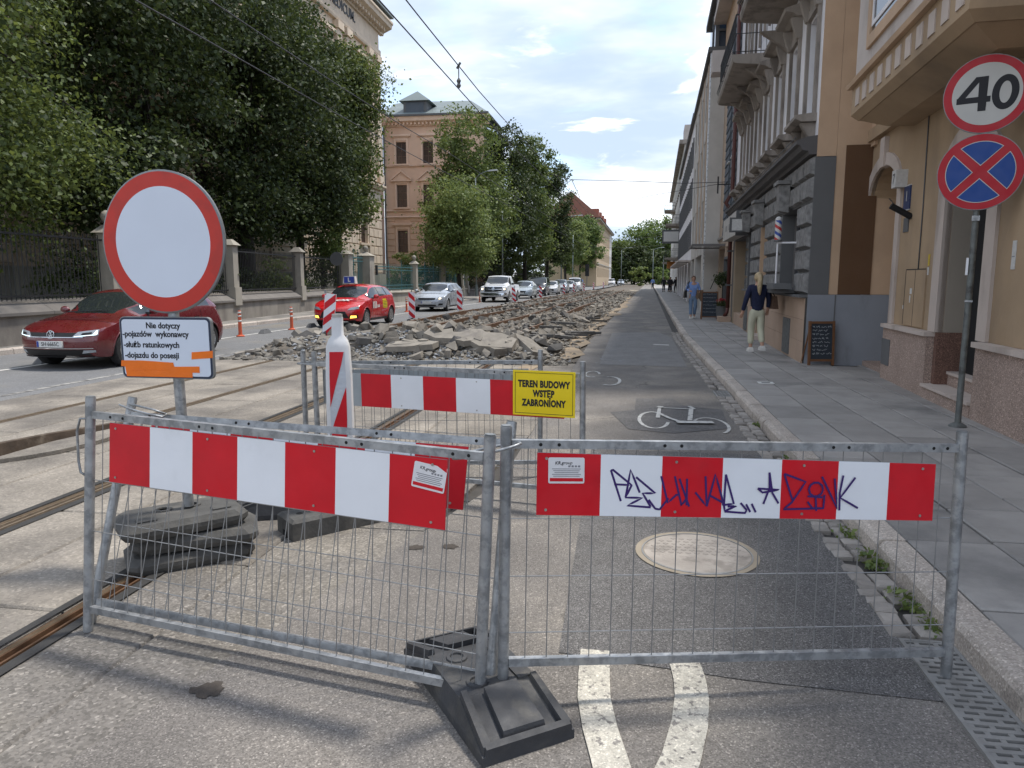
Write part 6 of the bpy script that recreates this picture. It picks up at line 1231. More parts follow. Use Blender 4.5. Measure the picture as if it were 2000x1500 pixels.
for k, (dx, dy, rz, z) in enumerate(((.0,.02,40,0),(.03,.05,31,.10),(-.03,.0,46,.20))):
    w_ = ('bottom', 'middle', 'topmost')[k]
    t = thing('rubber_foot', 'grey rubber slab, %s of the three stacked under the round sign' % w_, 'barrier foot', (-2.53+dx, 3.74+dy, z), R(rz), 'slabs under the round sign')
    a, b = .34, .20
    mb = MB().add([(-a,-b+.05,0),(-a+.05,-b,0),(a-.05,-b,0),(a,-b+.05,0),(a,b-.05,0),(a-.05,b,0),(-a+.05,b,0),(-a,b-.05,0)], [tuple(range(7,-1,-1))])
    pts = [(-a,-b+.05),(-a+.05,-b),(a-.05,-b),(a,-b+.05),(a,b-.05),(a-.05,b),(-a+.05,b),(-a,b-.05)]
    lv = [(.93,0),(1.,.03),(1.,.055),(.88,.088)]
    mb = MB(); vs = [(x*s, y*s, zz) for s, zz in lv for x, y in pts]
    mb.add(vs, [tuple(range(7,-1,-1)), tuple(range(24,32))]+[(i*8+j, i*8+(j+1) % 8, (i+1)*8+(j+1) % 8, (i+1)*8+j) for i in range(3) for j in range(8)])
    mb.build('body', m_rubber_g, t)
    for x in (-.2, .2): MB().box(x-.05, x+.05, -.13, -.06, .082, .097).build('moulded_pad', m_rubber_g, t)
    for x in (-.08, .08): MB().lathe([(.05,.084),(.048,.096),(.032,.097),(.03,.088)], 12, (x, .06, 0)).build('socket', m_rubber_g, t)
# tall plastic delineator in its base
dl = thing('delineator', 'white plastic delineator post with red and white reflective stripe', 'delineator', (-1.86, 4.47, 0), R(12))
m_plast = mat('white_plastic', (.66,.66,.67), .5, .1, 4, spec=.4, col2=(.52,.52,.52), c2s=3, c2t=(.5,.75))
prof = [(.0,.09,.09),(.045,.09,.10),(.13,.092,.112),(.30,.095,.115),(.70,.10,.115),(1.0,.098,.112),(1.19,.088,.105),(1.235,.07,.085),(1.265,.044,.05),(1.38,.042,.046)]
body = MB(); vs = []
for z, w_, d_ in [(a+.0, b*.82, c*.9) for a, b, c in prof]:
    for x, y in ((-1,-.35),(-.7,-.5),(.7,-.5),(1,-.35),(1,.35),(.7,.5),(-.7,.5),(-1,.35)): vs.append((x*w_, y*d_, z))
body.add(vs, [tuple(range(7,-1,-1)), tuple(range(len(vs)-8, len(vs)))]+[(i*8+j, i*8+(j+1) % 8, (i+1)*8+(j+1) % 8, (i+1)*8+j) for i in range(len(prof)-1) for j in range(8)])
body.build('body', m_plast, dl, 40)
m_refl = mat('reflective_white', (.50,.53,.58), .35, .1, 6, .5, 45, spec=.6)
def fy(z): # front of the body
    for i in range(len(prof)-1):
        if prof[i][0] <= z <= prof[i+1][0]: u = (z-prof[i][0])/(prof[i+1][0]-prof[i][0]); return -.5*(prof[i][2]+(prof[i+1][2]-prof[i][2])*u)
    return -.05
def dstrip(name, pts, m_, d): return MB().prism([(x*.86, z) for x, z in pts], lambda p: (p[0], fy(p[1])*.9-.0005, p[1]), lambda p: (p[0], fy(p[1])*.9-d, p[1])).build(name, m_, dl)
dstrip('reflective_sheet', [(-.062,.15),(.062,.15),(.062,.30),(.062,.70),(.062,.95),(.055,1.16),(-.055,1.16),(-.062,.95),(-.062,.70),(-.062,.30)], m_refl, .003)
dstrip('red_stripe', [(-.06,.80),(-.06,1.0),(-.055,1.159),(.05,1.159),(.03,1.08),(-.02,.93)], m_red, .006)
dstrip('red_stripe', [(-.06,.38),(-.06,.60),(-.05,.66),(-.01,.76),(.04,.88),(.061,.93),(.061,.72),(.055,.60),(.02,.50),(-.02,.44)], m_red, .006)
dstrip('red_stripe', [(-.06,.16),(-.058,.20),(.0,.28),(.06,.40),(.06,.30),(.0,.20),(-.02,.155)], m_red, .006)
MB().box(-.03,.03,-.024,.024,1.381,1.40).build('clear_head', mat('dirty_clear', (.42,.40,.37), .4, .3, 20), dl)
bs = thing('ballast_block', 'grey recycled plastic block holding the tall delineator post', 'ballast block', (-1.86, 4.46, 0), R(47))
mb = MB(); a, b = .40, .13
mb.add([(-a,-b,0),(-a+.0,b,0),(a,b,0),(a,-b,0),(-a,-b,.11),(-a,b,.11),(a,b,.11),(a,-b,.11),(-a+.02,-b+.02,.13),(-a+.02,b-.02,.13),(a-.02,b-.02,.13),(a-.02,-b+.02,.13)], [(0,1,2,3),(0,4,5,1),(1,5,6,2),(2,6,7,3),(3,7,4,0),(4,8,9,5),(5,9,10,6),(6,10,11,7),(7,11,8,4),(8,11,10,9)])
mb.build('block', m_rubber_g, bs)
for x in (-.3,-.22): MB().lathe([(.022,.1295),(.022,.132),(.0,.132)], 12, (x, 0, 0)).build('socket_hole', m_hole, bs)
MB().box(-a-.001,-a+.05,-.035,.035,.0,.04).build('handle_slot', m_hole, bs)
rubber_foot('dark rubber foot behind the delineator base, mostly hidden by the boards', (-2.32,4.65,0), R(20))
# striped delineator boards along the rubble
def delin_board(label, loc, rz=0, w=.25, h=1.0, tilt=0, zoff=.14, mirror=False, base=True):
    t = thing('delineator_board', label, 'delineator', loc, rz, 'striped boards along the rubble')
    fr = MB().box(-w/2, w/2, -.02, .02, zoff, zoff+h).build('board', m_white, t, rot=(0, tilt, 0))
    st = h/2.9; sl = w*.9*(-1 if mirror else 1)
    for k in range(-1, 6):
        z0 = zoff+k*2*st*.5+.04; poly = [(-w/2, z0+ (sl/2)), (w/2, z0-(sl/2)), (w/2, z0-(sl/2)+st*.5), (-w/2, z0+(sl/2)+st*.5)]
        # clip in z
        def clip(P, zc, keep):
            out = []
            for i in range(len(P)):
                a, b = P[i-1], P[i]; ia, ib = keep(a[1]-zc), keep(b[1]-zc)
                if ia != ib: u = (zc-a[1])/(b[1]-a[1]); out.append((a[0]+(b[0]-a[0])*u, zc))
                if ib: out.append(b)
            return out
        poly = clip(clip(poly, zoff+.004, lambda v: v >= 0), zoff+h-.004, lambda v: v <= 0)
        if len(poly) > 2:
            MB().prism([(x*.97, z) for x, z in poly], lambda p: (p[0], -.0195, p[1]), lambda p: (p[0], -.0225, p[1])).build('red_stripe', m_red, fr)
    MB().box(-.02,.02,-.015,.015,zoff+h,zoff+h+.08).build('handle', m_galv_d, t)
    if base:
        mb = MB(); mb.add([(-.18,-.3,-.02),(.18,-.3,-.02),(.18,.3,-.02),(-.18,.3,-.02),(-.16,-.27,.10),(.16,-.27,.10),(.16,.27,.10),(-.16,.27,.10)], [(0,3,2,1),(4,5,6,7),(0,1,5,4),(1,2,6,5),(2,3,7,6),(3,0,4,7)]); mb.build('foot', m_rubber, t)
        MB().box(-.05,.05,-.04,.04,.09,zoff+.005).build('socket', m_rubber, t)
    return t
# ------------------------------------------------------------ rubble bed
m_rub = mat('rubble_earth', (.105,.09,.073), .95, .35, 2.2, .9, 22, col2=(.19,.165,.135), c2s=1.6, c2t=(.45,.68), world=True)
m_chunk = mat('broken_concrete', (.215,.195,.168), .9, .22, 4, .6, 40, orand=.22, col2=(.16,.145,.13), c2s=3, c2t=(.5,.7), world=True)
m_chunk_d = mat('broken_asphalt', (.10,.095,.09), .9, .25, 5, .6, 40, orand=.25, world=True)
def rz_(x, y):
    e = min((x+8.3)/.9, (-1.15-x)/1.3, (y-13.6)/1.2); e = max(0, min(1, e)); e = e*e*(3-2*e)
    n_ = noise.fractal(Vector((x*.9, y*.9, 0)), .8, 2.2, 4)
    mound = .30*math.exp(-((x+4.6)/2.6)**2-((y-15.6)/1.7)**2)
    return -.03+e*(.19+.12*n_+mound)
gx = np.linspace(-8.5, -.95, 46); gy_ = np.concatenate([np.arange(13.3, 34, .17), np.arange(34, 104, .6)])
mb = MB(); vs = [(x+bend(y), y, rz_(x, y)) for y in gy_ for x in gx]; nx = len(gx)
mb.add(vs, [(j*nx+i, j*nx+i+1, (j+1)*nx+i+1, (j+1)*nx+i) for j in range(len(gy_)-1) for i in range(nx-1)])
rub = tag(thing('rubble_heap', 'long heap of broken paving and dug up earth where the tram track was', 'rubble', (-4.6, 14, 0)))
rubo = Vector((-4.6, 14, 0))
mb.xf(Matrix.Translation(-rubo)).build('earth_bed', m_rub, rub)
q = random.Random(21)
tmpl = []
for k in range(14):
    P = [Vector((q.gauss(0,1), q.gauss(0,1), q.gauss(0,1))).normalized()*q.uniform(.75, 1) for _ in range(13)]
    vs, fs = hull([(p.x*.5, p.y*.5, p.z*.5) for p in P]); tmpl.append((vs, fs))
for k in range(10):                                   # flat broken slabs
    n_ = q.choice((5, 6, 7)); P = []
    for i in range(n_):
        a = 2*math.pi*(i+q.uniform(-.25, .25))/n_; r_ = q.uniform(.36, .56); P += [(r_*math.cos(a), r_*math.sin(a), -.5), (r_*.96*math.cos(a+.05), r_*.96*math.sin(a+.05), .5)]
    tmpl.append(hull(P))
meshes = [MB().add(*t_).mesh('chunk', m_chunk if i % 4 else m_chunk_d) for i, t_ in enumerate(tmpl)]
n = 0
def chunk(x, y, s, flat_, name='concrete_chunk', tilt=.5, lift=.3):
    k = q.randrange(14, 24) if flat_ else q.randrange(14)
    sc = (s*q.uniform(.8, 1.3), s*q.uniform(.8, 1.3), (q.uniform(.09, .16) if flat_ else s*q.uniform(.55, .95)))
    put(name, meshes[k], rub, Vector((x+bend(y), y, rz_(x, y)+sc[2]*lift))-rubo, (q.gauss(0, tilt*.6), q.gauss(0, tilt*.6), q.uniform(0, 6.3)), sc)
for i in range(60):                                   # big blocks at the head of the heap
    x = q.uniform(-7.3, -2.0); y = q.uniform(14.3, 16.6); chunk(x, y, q.uniform(.22, .5), q.random() < .5, tilt=.4, lift=.35)
for i in range(26):
    x = q.gauss(-3.4, .8); y = q.uniform(14.2, 15.8); chunk(x, y, q.uniform(.25, .5), q.random() < .6, tilt=.35, lift=.45)
for i in range(205):
    y = 14+26*q.random()**1.7; x = q.uniform(-8.1, -1.5); chunk(x, y, q.uniform(.16, .42), q.random() < .4, lift=.35)
# the one large slab with a hole-like notch on top of the heap
def big_slab(pts, z, loc, rot):
    MB().prism(pts, lambda p: (p[0], p[1], 0), lambda p: (p[0]*.97, p[1]*.97, z)).build('concrete_slab', m_chunk, rub, False, Vector(loc)-rubo, rot)
big_slab([(-.7,-.22),(-.35,-.42),(.0,-.36),(.3,-.45),(.66,-.2),(.6,.14),(.42,.34),(.15,.22),(.04,.04),(-.12,.02),(-.2,.2),(-.42,.36),(-.7,.1)], .12, (-3.5,14.75,.42), (R(16), R(4), R(-8)))
big_slab([(-.5,-.2),(-.1,-.36),(.2,-.28),(.55,-.16),(.5,.2),(.1,.3),(-.2,.2),(-.45,.22)], .11, (-2.75,14.5,.34), (R(24), R(10), R(-14)))
big_slab([(-.55,-.2),(-.1,-.3),(.45,-.26),(.6,.06),(.25,.24),(-.5,.2)], .11, (-4.35,14.35,.24), (R(10), R(-4), R(6)))
big_slab([(-.25,-.6),(.25,-.5),(.22,.4),(-.2,.55)], .14, (-2.05,14.8,.2), (R(18), R(14), R(40)))
big_slab([(-.6,-.35),(.5,-.4),(.65,.2),(-.5,.35)], .14, (-6.0,14.7,.25), (R(18), R(-10), R(20)))
# the many small stones: one part
def rocks(cnt, f, mat_, name, smin, smax, seed):
    r_ = np.random.RandomState(seed); V = []; F = []; off = 0
    for i in range(cnt):
        x, y = f(r_); s = r_.uniform(smin, smax)*(1+.4*(y > 40)); t_ = tmpl[r_.randint(14)]; v = np.array(t_[0])*[s*r_.uniform(.7, 1.4), s*r_.uniform(.7, 1.4), s*r_.uniform(.4, .8)]
        a = r_.uniform(0, 6.3); c_, s_ = math.cos(a), math.sin(a); v = v@np.array([[c_, s_, 0], [-s_, c_, 0], [0, 0, 1]])
        b = r_.uniform(-.6, .6); c_, s_ = math.cos(b), math.sin(b); v = v@np.array([[1, 0, 0], [0, c_, s_], [0, -s_, c_]])
        v += [x+bend(y)-rubo.x, y-rubo.y, rz_(x, y)+s*.15]; V += v.tolist(); F += [tuple(k+off for k in f_) for f_ in t_[1]]; off += len(v)
    o = MB().add(V, F).build(name, mat_, rub); o['kind'] = 'stuff'
rocks(5200, lambda r_: (r_.uniform(-8.3, -1.15), 13.7+75*r_.rand()**2.0), mat('stone_rubble', (.19,.175,.152), .9, .3, 3, .5, 40, world=True, col2=(.10,.09,.08), c2s=2.6, c2t=(.45,.6)), 'loose_stones', .06, .22, 3)
rocks(2600, lambda r_: (r_.uniform(-8.2, -1.3), 13.8+60*r_.rand()**1.8), mat('pale_rubble', (.25,.235,.21), .9, .25, 3, .5, 40, world=True), 'pale_stones', .05, .16, 4)
rocks(1100, lambda r_: (r_.normal(-4.6, 1.4), 13.9+1.6*r_.rand()), mat('blue_grey_gravel', (.24,.25,.265), .9, .25, 5, .4, 40, world=True), 'gravel', .05, .13, 5)
for x in (-4.09, -5.68, -7.12, -2.75):                # exposed rails running through the rubble
    P = [(x+bend(y)-rubo.x+.03*math.sin(y*.15), y-rubo.y, .29+.03*math.sin(y*.3+x)) for y in np.arange(17.5, 100, 2.5)]
    mb = MB(); vs = []
    for p in P:
        for dx, dz in ((-.035,-.2),(.035,-.2),(.035,0),(-.035,0)): vs.append((p[0]+dx, p[1], p[2]+dz))
    mb.add(vs, [(i*4+j, i*4+(j+1) % 4, i*4+4+(j+1) % 4, i*4+4+j) for i in range(len(P)-1) for j in range(4)]); mb.build('exposed_rail', m_rust, rub)
for k in range(12):                                   # old timbers and strips at the right edge
    y = q.uniform(17, 30); x = q.uniform(-2.3, -1.3); L_ = q.uniform(.6, 1.3)
    MB().box(-L_/2, L_/2, -.06, .06, 0, .07).build('timber', m_chunk_d, rub, False, Vector((x+bend(y), y, rz_(x, y)+.03))-rubo, (q.uniform(-.1, .1), q.uniform(-.1, .1), q.uniform(-.5, .5)))
# crossing of pale fill farther up the street
struct(strip(-8.2, -.8, [104, 112, 118], -.02).build('pale_crossing', m_dust))
# striped boards
for lab, x, y, rz, mir, tl in (('striped board standing at the head of the rubble beside the red car', -6.75, 15.6, R(12), True, R(6)), ('striped board between the red car and the silver estate', -8.3, 27.3, R(8), False, 0), ('striped board in front of the flank of the silver estate', -8.0, 34.2, R(8), False, R(-2)), ('striped board beside the rear wheel of the pickup', -7.75, 49.5, R(8), False, R(-5)), ('striped board in front of the pale hatchback', -7.3, 60.5, R(8), False, 0)):
    delin_board(lab, (x, y, rz_(x-bend(y), y)*.5 if x > -8.2 else 0), rz, tilt=tl, mirror=mir)
for k, (x, y) in enumerate(((-6.9,78),(-6.6,88),(-6.2,101),(-5.7,118),(-4.9,140))):
    delin_board(('striped board beside the white car behind the dark van', 'striped board beside the white roofed SUV', 'striped board beside the last van of the queue', 'lone striped board just past the last van of the queue', 'farthest striped board before the tan house')[k], (x, y, 0), R(8))
# sandy spill along the right edge of the rubble and over the concrete
q = random.Random(77); L0 = []; R0 = []
for i in range(60):
    y = 11.5+i*1.4; c = min(1, max(.15, (y-11.5)/4)); L0.append((-2.0+bend(y), y)); R0.append((-2.0+c*(1.05+q.uniform(-.3, .3))*(1 if y < 60 else .8)+bend(y), y+q.uniform(-.4, .4)))
mb = MB(); mb.add([(x, y, .006) for x, y in L0]+[(x, y, .006) for x, y in R0], [(i, 60+i, 61+i, i+1) for i in range(59)]); struct(mb.build('sand_spill', mat('sand', (.29,.225,.155), .95, .3, 3, .5, 60, world=True, col2=(.17,.14,.11), c2s=1.5, c2t=(.45,.65))))
rocks(2600, lambda r_: (r_.uniform(-8.4, -1.0), 13.6+30*r_.rand()**1.6), mat('crumbs', (.15,.125,.10), .95, .3, 3, .5, 40, world=True), 'earth_crumbs', .03, .09, 6)
# torn rubber strip beside the second track
tr = MB(); P = [(-5.80,5.1),(-5.77,5.46),(-5.70,5.73),(-5.71,5.9),(-5.71,6.33),(-5.64,6.68),(-5.55,7.02),(-5.50,7.3)]; vs = []
HB = [.09,.10,.12,.11,.085,.07,.06,.02]
for (x, y), h_ in zip(P, HB): vs += [(x, y, -.01), (x-.01, y, h_), (x-.05, y, h_+.006), (x-.15, y, .008)]
tr.add(vs, [(i*4+j, i*4+4+j, i*4+5+j, i*4+j+1) for i in range(7) for j in range(3)]+[(0,1,2,3),(31,30,29,28)])
tag(tr.build('torn_track_strip', mat('old_rubber_wood', (.075,.055,.04), .95, .35, 6, .6, 25, world=True, col2=(.16,.13,.10), c2s=5, c2t=(.5,.7)), None), 'torn dark strip of track edging curling up from the concrete at left', 'debris')
tl_ = MB(); P = [(-5.75,5.0),(-5.55,5.45),(-5.38,5.68),(-5.26,5.92),(-5.20,6.23),(-5.18,6.56),(-5.3,6.9)]; Q = [(-5.79,5.1),(-5.69,5.5),(-5.68,5.75),(-5.69,6.0),(-5.69,6.33),(-5.63,6.66),(-5.55,6.98)]; vs = []
for (a_, b_), (c_, d_) in zip(P, Q): vs += [(a_, b_, .0), (a_, b_, .035), (c_, d_, .012), (c_, d_, .0)]
tl_.add(vs, [(i*4+j, i*4+4+j, i*4+5+j, i*4+j+1) for i in range(6) for j in range(3)]+[(0,1,2,3),(27,26,25,24)])
tag(tl_.build('lifted_panel', m_conc), 'lifted flat concrete panel in front of the torn strip at left', 'debris')
# litter and potholes
for k, (x, y, r_) in enumerate(((-1.62,2.47,.055),(-1.25,4.1,.04),(-1.05,4.15,.04))):
    o = blob(x, y, r_*1.25, r_, .004, mat('pothole', (.06,.05,.042), .95, .3, 20, .6, 60, world=True), 'pothole', 30, k+4); struct(o)
# ------------------------------------------------------------ 40 sign on its post
m_sred = mat('sign_red', (.42,.008,.02), .42, .06, 4, spec=.35); m_sblue = mat('sign_blue', (.008,.055,.26), .42, .05, 4, spec=.35); m_swhite = mat('sign_face_white', (.50,.50,.48), .45, .05, 4, spec=.35)
m_postg = mat('dirty_post', (.14,.15,.145), .6, .3, 9, .2, 40, metal=.3, col2=(.08,.08,.078), c2s=6)
ps = thing('speed_limit_sign', 'round 40 sign above a blue and red no stopping sign on a grey post', 'sign', (3.36, 7.97, .115), R(-23))
MB().cyl((0,.03,0), (0,.03,3.55), .03, n=14).build('post', m_postg, ps, 30); MB().lathe([(.085,0),(.08,.02),(.04,.045)], 14, (0,.03,0)).build('post_foot', m_postg, ps, 40)
def disc(nm, z, r, m_, d0, d1, par, n=56): return MB().prism([(r*math.cos(2*math.pi*k/n), r*math.sin(2*math.pi*k/n)) for k in range(n)], lambda p: (p[0], -d0, z+p[1]), lambda p: (p[0], -d1, z+p[1])).build(nm, m_, par)
z4 = 3.275; d = disc('speed_disc', z4, .365, m_galv_d, -.012, .012, ps); disc('red_rim', z4, .358, m_sred, .011, .0135, d); disc('white_face', z4, .288, m_swhite, .013, .0155, d)
mb = MB(); kk = 0
for q_ in ([(-.235,-.075),(.045,-.075),(.045,-.02),(-.235,-.02)], [(-.235,-.03),(-.17,-.03),(-.02,.165),(-.085,.165)], [(-.055,-.155),(.012,-.155),(.018,.165),(-.06,.165)]):
    kk += 1; mb.prism(q_, lambda p: (p[0]-.012, -.0156, z4+p[1]), lambda p: (p[0]-.012, -.0166-.0004*kk, z4+p[1]))
mb.build('digit', m_black, d)
o_ = MB(); n = 36; vs = []
for k in range(n):
    a = 2*math.pi*k/n; sh = .04
    for rx, rz_s in ((.118, .16), (.052, .10)): x, zz = rx*math.cos(a), rz_s*math.sin(a); vs.append((.150+x*.92+sh*zz, -.0166, z4+zz))
o_.add(vs, [(2*k, (2*k+2) % (2*n), (2*k+3) % (2*n), 2*k+1) for k in range(n)]); o_.build('digit', m_black, d)
z5 = 2.545; d = disc('no_stopping_disc', z5, .365, m_galv_d, -.012, .012, ps); disc('red_face', z5, .358, m_sred, .011, .0135, d)
for k in range(4):
    a0 = R(45+90*k+7.5); a1 = R(45+90*(k+1)-7.5); am = (a0+a1)/2
    for nm, r_, ins, m_, d0, d1 in (('white_edge', .293, .058, m_swhite, .013, .0150), ('blue_quarter', .286, .068, m_sblue, .0145, .0165)):
        aa = .0 if nm == 'white_edge' else .022; P_ = [(ins*1.0*math.cos(am), ins*1.0*math.sin(am))]+[(r_*math.cos(a0+aa+(a1-a0-2*aa)*i/14), r_*math.sin(a0+aa+(a1-a0-2*aa)*i/14)) for i in range(15)]
        MB().prism(P_, lambda p: (p[0], -d0, z5+p[1]), lambda p: (p[0], -d1, z5+p[1])).build(nm, m_, d)
for z in (3.1, 3.45, 2.4, 2.7): MB().box(-.06,.06,-.011,.062,z-.015,z+.015).build('clamp', m_galv_d, ps)
MB().box(-.034,.034,-.006,.066,2.08,2.13).build('band', m_galv, ps); MB().box(-.05,-.028,.0,.05,1.55,1.72).build('torn_sticker', m_white, ps); MB().box(-.034,.034,-.006,.066,1.28,1.3).build('band', m_galv, ps)
# ------------------------------------------------------------ shop boards, planter
m_wood = mat('board_wood', (.16,.075,.035), .7, .2, 8, .2, 40); m_slateb = mat('chalkboard', (.03,.038,.05), .8, .15, 6); m_chalk = mat('chalk', (.42,.44,.46), .9, 0)
def aboard(label, loc, rz, w, h, tilt, lines, seed):
    t = thing('chalkboard', label, 'chalkboard', loc, rz); q = random.Random(seed); T = Matrix.Rotation(tilt, 4, 'X')
    for a in ((-w/2,-w/2+.04,0,h),(w/2-.04,w/2,0,h)): MB().box(a[0], a[1], -.02, .02, a[2], a[3]).xf(T).build('frame_upright', m_wood, t)
    for z in (.07, h-.045): MB().box(-w/2+.04, w/2-.04, -.018, .018, z, z+.04).xf(T).build('frame_rail', m_wood, t)
    b = MB().box(-w/2+.04, w/2-.04, -.006, .006, .11, h-.045).xf(T).build('slate', m_slateb, t)
    for x in (-w/2+.02, w/2-.02): MB().cyl((x, .02, h*.9), (x, .33, 0), .014, n=6).build('back_leg', m_wood, t)
    for i in range(lines):
        z = h-.10-(h-.24)*i/lines; x = -w/2+.07; 
        while x < w/2-.12:
            L_ = q.uniform(.03, .10); pts = [(x+L_*k/8, z+q.uniform(-.016, .02)) for k in range(9)]
            mb = MB(); ribbon(pts, .006, lambda p: T@Vector((p.x, -.0075, p.y)), mb); mb.build('chalk_writing', m_chalk, b); x += L_+q.uniform(.015, .03)
    return t
aboard('wood framed chalkboard with handwriting leaning by the blue grey wall', (3.36, 13.45, .12), R(10), .46, .78, R(-4), 8, 1)
aboard('dark menu board farther along by the slate clad house', (3.02, 28.6, .12), R(0), .62, 1.05, R(-4), 6, 2)
pt = thing('flower_pot', 'tall dark pot with red flowers beside the menu board', 'planter', (3.42, 28.3, .12)); MB().lathe([(.12,0),(.17,.05),(.2,.5),(.21,.52),(.0,.5)], 14).build('pot', m_dkgrey, pt, 40)
V, N_, _ = leaves([(3.42,28.3,.72,.2,.2,.14)], 260, .06, 91, 10, .05); leafobj('foliage', V, N_, lm_dark, pt, pt.location)['kind'] = 'stuff'
V, N_, _ = leaves([(3.42,28.3,.86,.2,.2,.06)], 120, .055, 92, 8, .04); leafobj('flowers', V, N_, leafmat('red_petal', (.25,.02,.02), (.4,.04,.05), .2), pt, pt.location)['kind'] = 'stuff'
bt = thing('potted_topiary', 'small ball tree on a thin stem beside the shop entrance', 'planter', (3.55, 29.3, .12)); MB().lathe([(.15,0),(.2,.4),(.0,.38)], 12).build('pot', m_dkgrey, bt, 40); MB().cyl((0,0,.35), (0,0,1.35), .018, n=6).build('stem', m_bark, bt)
V, N_, _ = leaves([(3.55,29.3,1.65,.3,.3,.28)], 900, .06, 93, 12, .06); leafobj('crown', V, N_, lm_dark, bt, bt.location)['kind'] = 'stuff'
pm = thing('floor_plate', 'small pale plate set in the pavement between post and kerb', 'plate', (2.0, 11.0, .124)); MB().box(-.11,.11,-.09,.09,-.004,.003).build('plate', m_plate, pm); MB().box(-.06,.06,-.04,.04,.003,.0045).build('mark', m_dkgrey, pm)
# ------------------------------------------------------------ people
def skin(name, verts, edges, rad, m_, par, sub=2, root=0):
    me = bpy.data.meshes.new(name); me.from_pydata(verts, edges, []); o = bpy.data.objects.new(name, me); COL.objects.link(o)
    o.modifiers.new('s', 'SKIN').use_smooth_shade = True; su = o.modifiers.new('d', 'SUBSURF'); su.levels = sub; su.render_levels = sub
    for i, v in enumerate(me.skin_vertices[0].data):
        r_ = rad[i]; v.radius = r_ if isinstance(r_, tuple) else (r_, r_); v.use_root = i == root
    bpy.context.view_layer.update(); m2 = bpy.data.meshes.new_from_object(o.evaluated_get(bpy.context.evaluated_depsgraph_get())); bpy.data.objects.remove(o)
    m2.materials.clear(); m2.materials.append(m_); m2.polygons.foreach_set('use_smooth', [True]*len(m2.polygons)); return put(name, m2, par)
def person(label, loc, rz, H=1.64, top=None, trousers=None, skin_m=None, shoe=None, hair=None, armL=((.24,.02,1.10),(.27,-.03,.86)), armR=((-.24,.02,1.10),(-.27,-.03,.86)), legL=((.10,-.10,.50),(.10,-.05,.09)), legR=((-.10,.06,.50),(-.10,.22,.12)), group='pedestrians', ponytail=False, sleeve=1., hem=.12, coat=0., face=True):
    """faces -y"""
    t = thing('person', label, 'person', loc, rz, group); k = H/1.64; S_ = lambda p: tuple(c*k for c in p)
    V = [(0,0,.94),(0,0,1.10),(0,-.01,1.28),(0,.005,1.405),(0,-.01,1.47),(0,-.02,1.545),(0,-.015,1.615)]; E = [(i, i+1) for i in range(6)]; Rr = [(.095,.075),(.085,.07),(.11,.085),.05,.052,.082,.055]
    for sg, arm, leg in ((1, armL, legL), (-1, armR, legR)):
        b = len(V); e, w = arm; V += [(sg*.15,0,1.355), e, w]; E += [(2, b), (b, b+1), (b+1, b+2)]; Rr += [.055,.04,.027]
        dv = (Vector(w)-Vector(e)).normalized(); pm_ = Vector(w)+dv*.07; V.append(tuple(pm_)); E.append((b+2, b+3)); Rr.append(.03)
        sd = dv.cross(Vector((0,1,0)) if abs(dv.y) < .8 else Vector((1,0,0))).normalized()
        for j, (off, ln_) in enumerate(((-.026,.055),(-.009,.07),(.009,.072),(.026,.06))):
            f = len(V); a = pm_+sd*off+dv*.02; V += [tuple(a), tuple(a+dv*ln_*.55+Vector((0,-.008,0))), tuple(a+dv*ln_+Vector((0,-.024,0)))]; E += [(b+3, f), (f, f+1), (f+1, f+2)]; Rr += [.009,.0085,.007]
        f = len(V); a = Vector(w)+dv*.03+sd*.03*(-1)+Vector((0,-.012,0)); V += [tuple(a), tuple(a+dv*.03+Vector((0,-.024,0)))]; E += [(b+2, f), (f, f+1)]; Rr += [.011,.009]
        b = len(V); kn, an = leg; V += [(sg*.085,0,.88), kn, an, (an[0]+sg*.01, an[1]-.14, max(.03, an[2]-.06))]; E += [(0, b), (b, b+1), (b+1, b+2), (b+2, b+3)]; Rr += [.088,.058,.038,.034]
    skin('body', [S_(p) for p in V], E, [tuple(c*k for c in r_) if isinstance(r_, tuple) else r_*k for r_ in Rr], skin_m, t)
    # top
    V = [(0,0,.83),(0,0,1.06),(0,-.01,1.28),(0,.005,1.40)]; E = [(0,1),(1,2),(2,3)]; Rr = [(.155+coat,.125+coat),(.14+coat,.115+coat),(.15+coat,.12+coat),.066]
    for sg, arm in ((1, armL), (-1, armR)):
        e, w = arm; b = len(V); we = Vector(e).lerp(Vector(w), sleeve); V += [(sg*.16,0,1.355), e, tuple(we)]; E += [(2, b), (b, b+1), (b+1, b+2)]; Rr += [.07+coat*.5,.056+coat*.5,.045]
    if coat: V += [(0,.0,.70)]; E += [(0, len(V)-1)]; Rr += [(.17+coat,.14+coat)]
    skin('top', [S_(p) for p in V], E, [tuple(c*k for c in r_) if isinstance(r_, tuple) else r_*k for r_ in Rr], top, t, root=1)
    V = [(0,0,.88),(0,0,.98)]; E = [(0,1)]; Rr = [(.135,.125),(.128,.105)]
    for sg, leg in ((1, legL), (-1, legR)):
        kn, an = leg; b = len(V); ae = Vector(kn).lerp(Vector(an), 1-hem); V += [(sg*.082,.0,.78), tuple(Vector((sg*.082,0,.78)).lerp(Vector(kn), .5)), kn, tuple(Vector(kn).lerp(ae, .5)), tuple(ae)]; E += [(0, b)]+[(b+i, b+i+1) for i in range(4)]; Rr += [.098,.088,.078,.072,.062]
    skin('trousers', [S_(p) for p in V], E, [tuple(c*k for c in r_) if isinstance(r_, tuple) else r_*k for r_ in Rr], trousers, t)
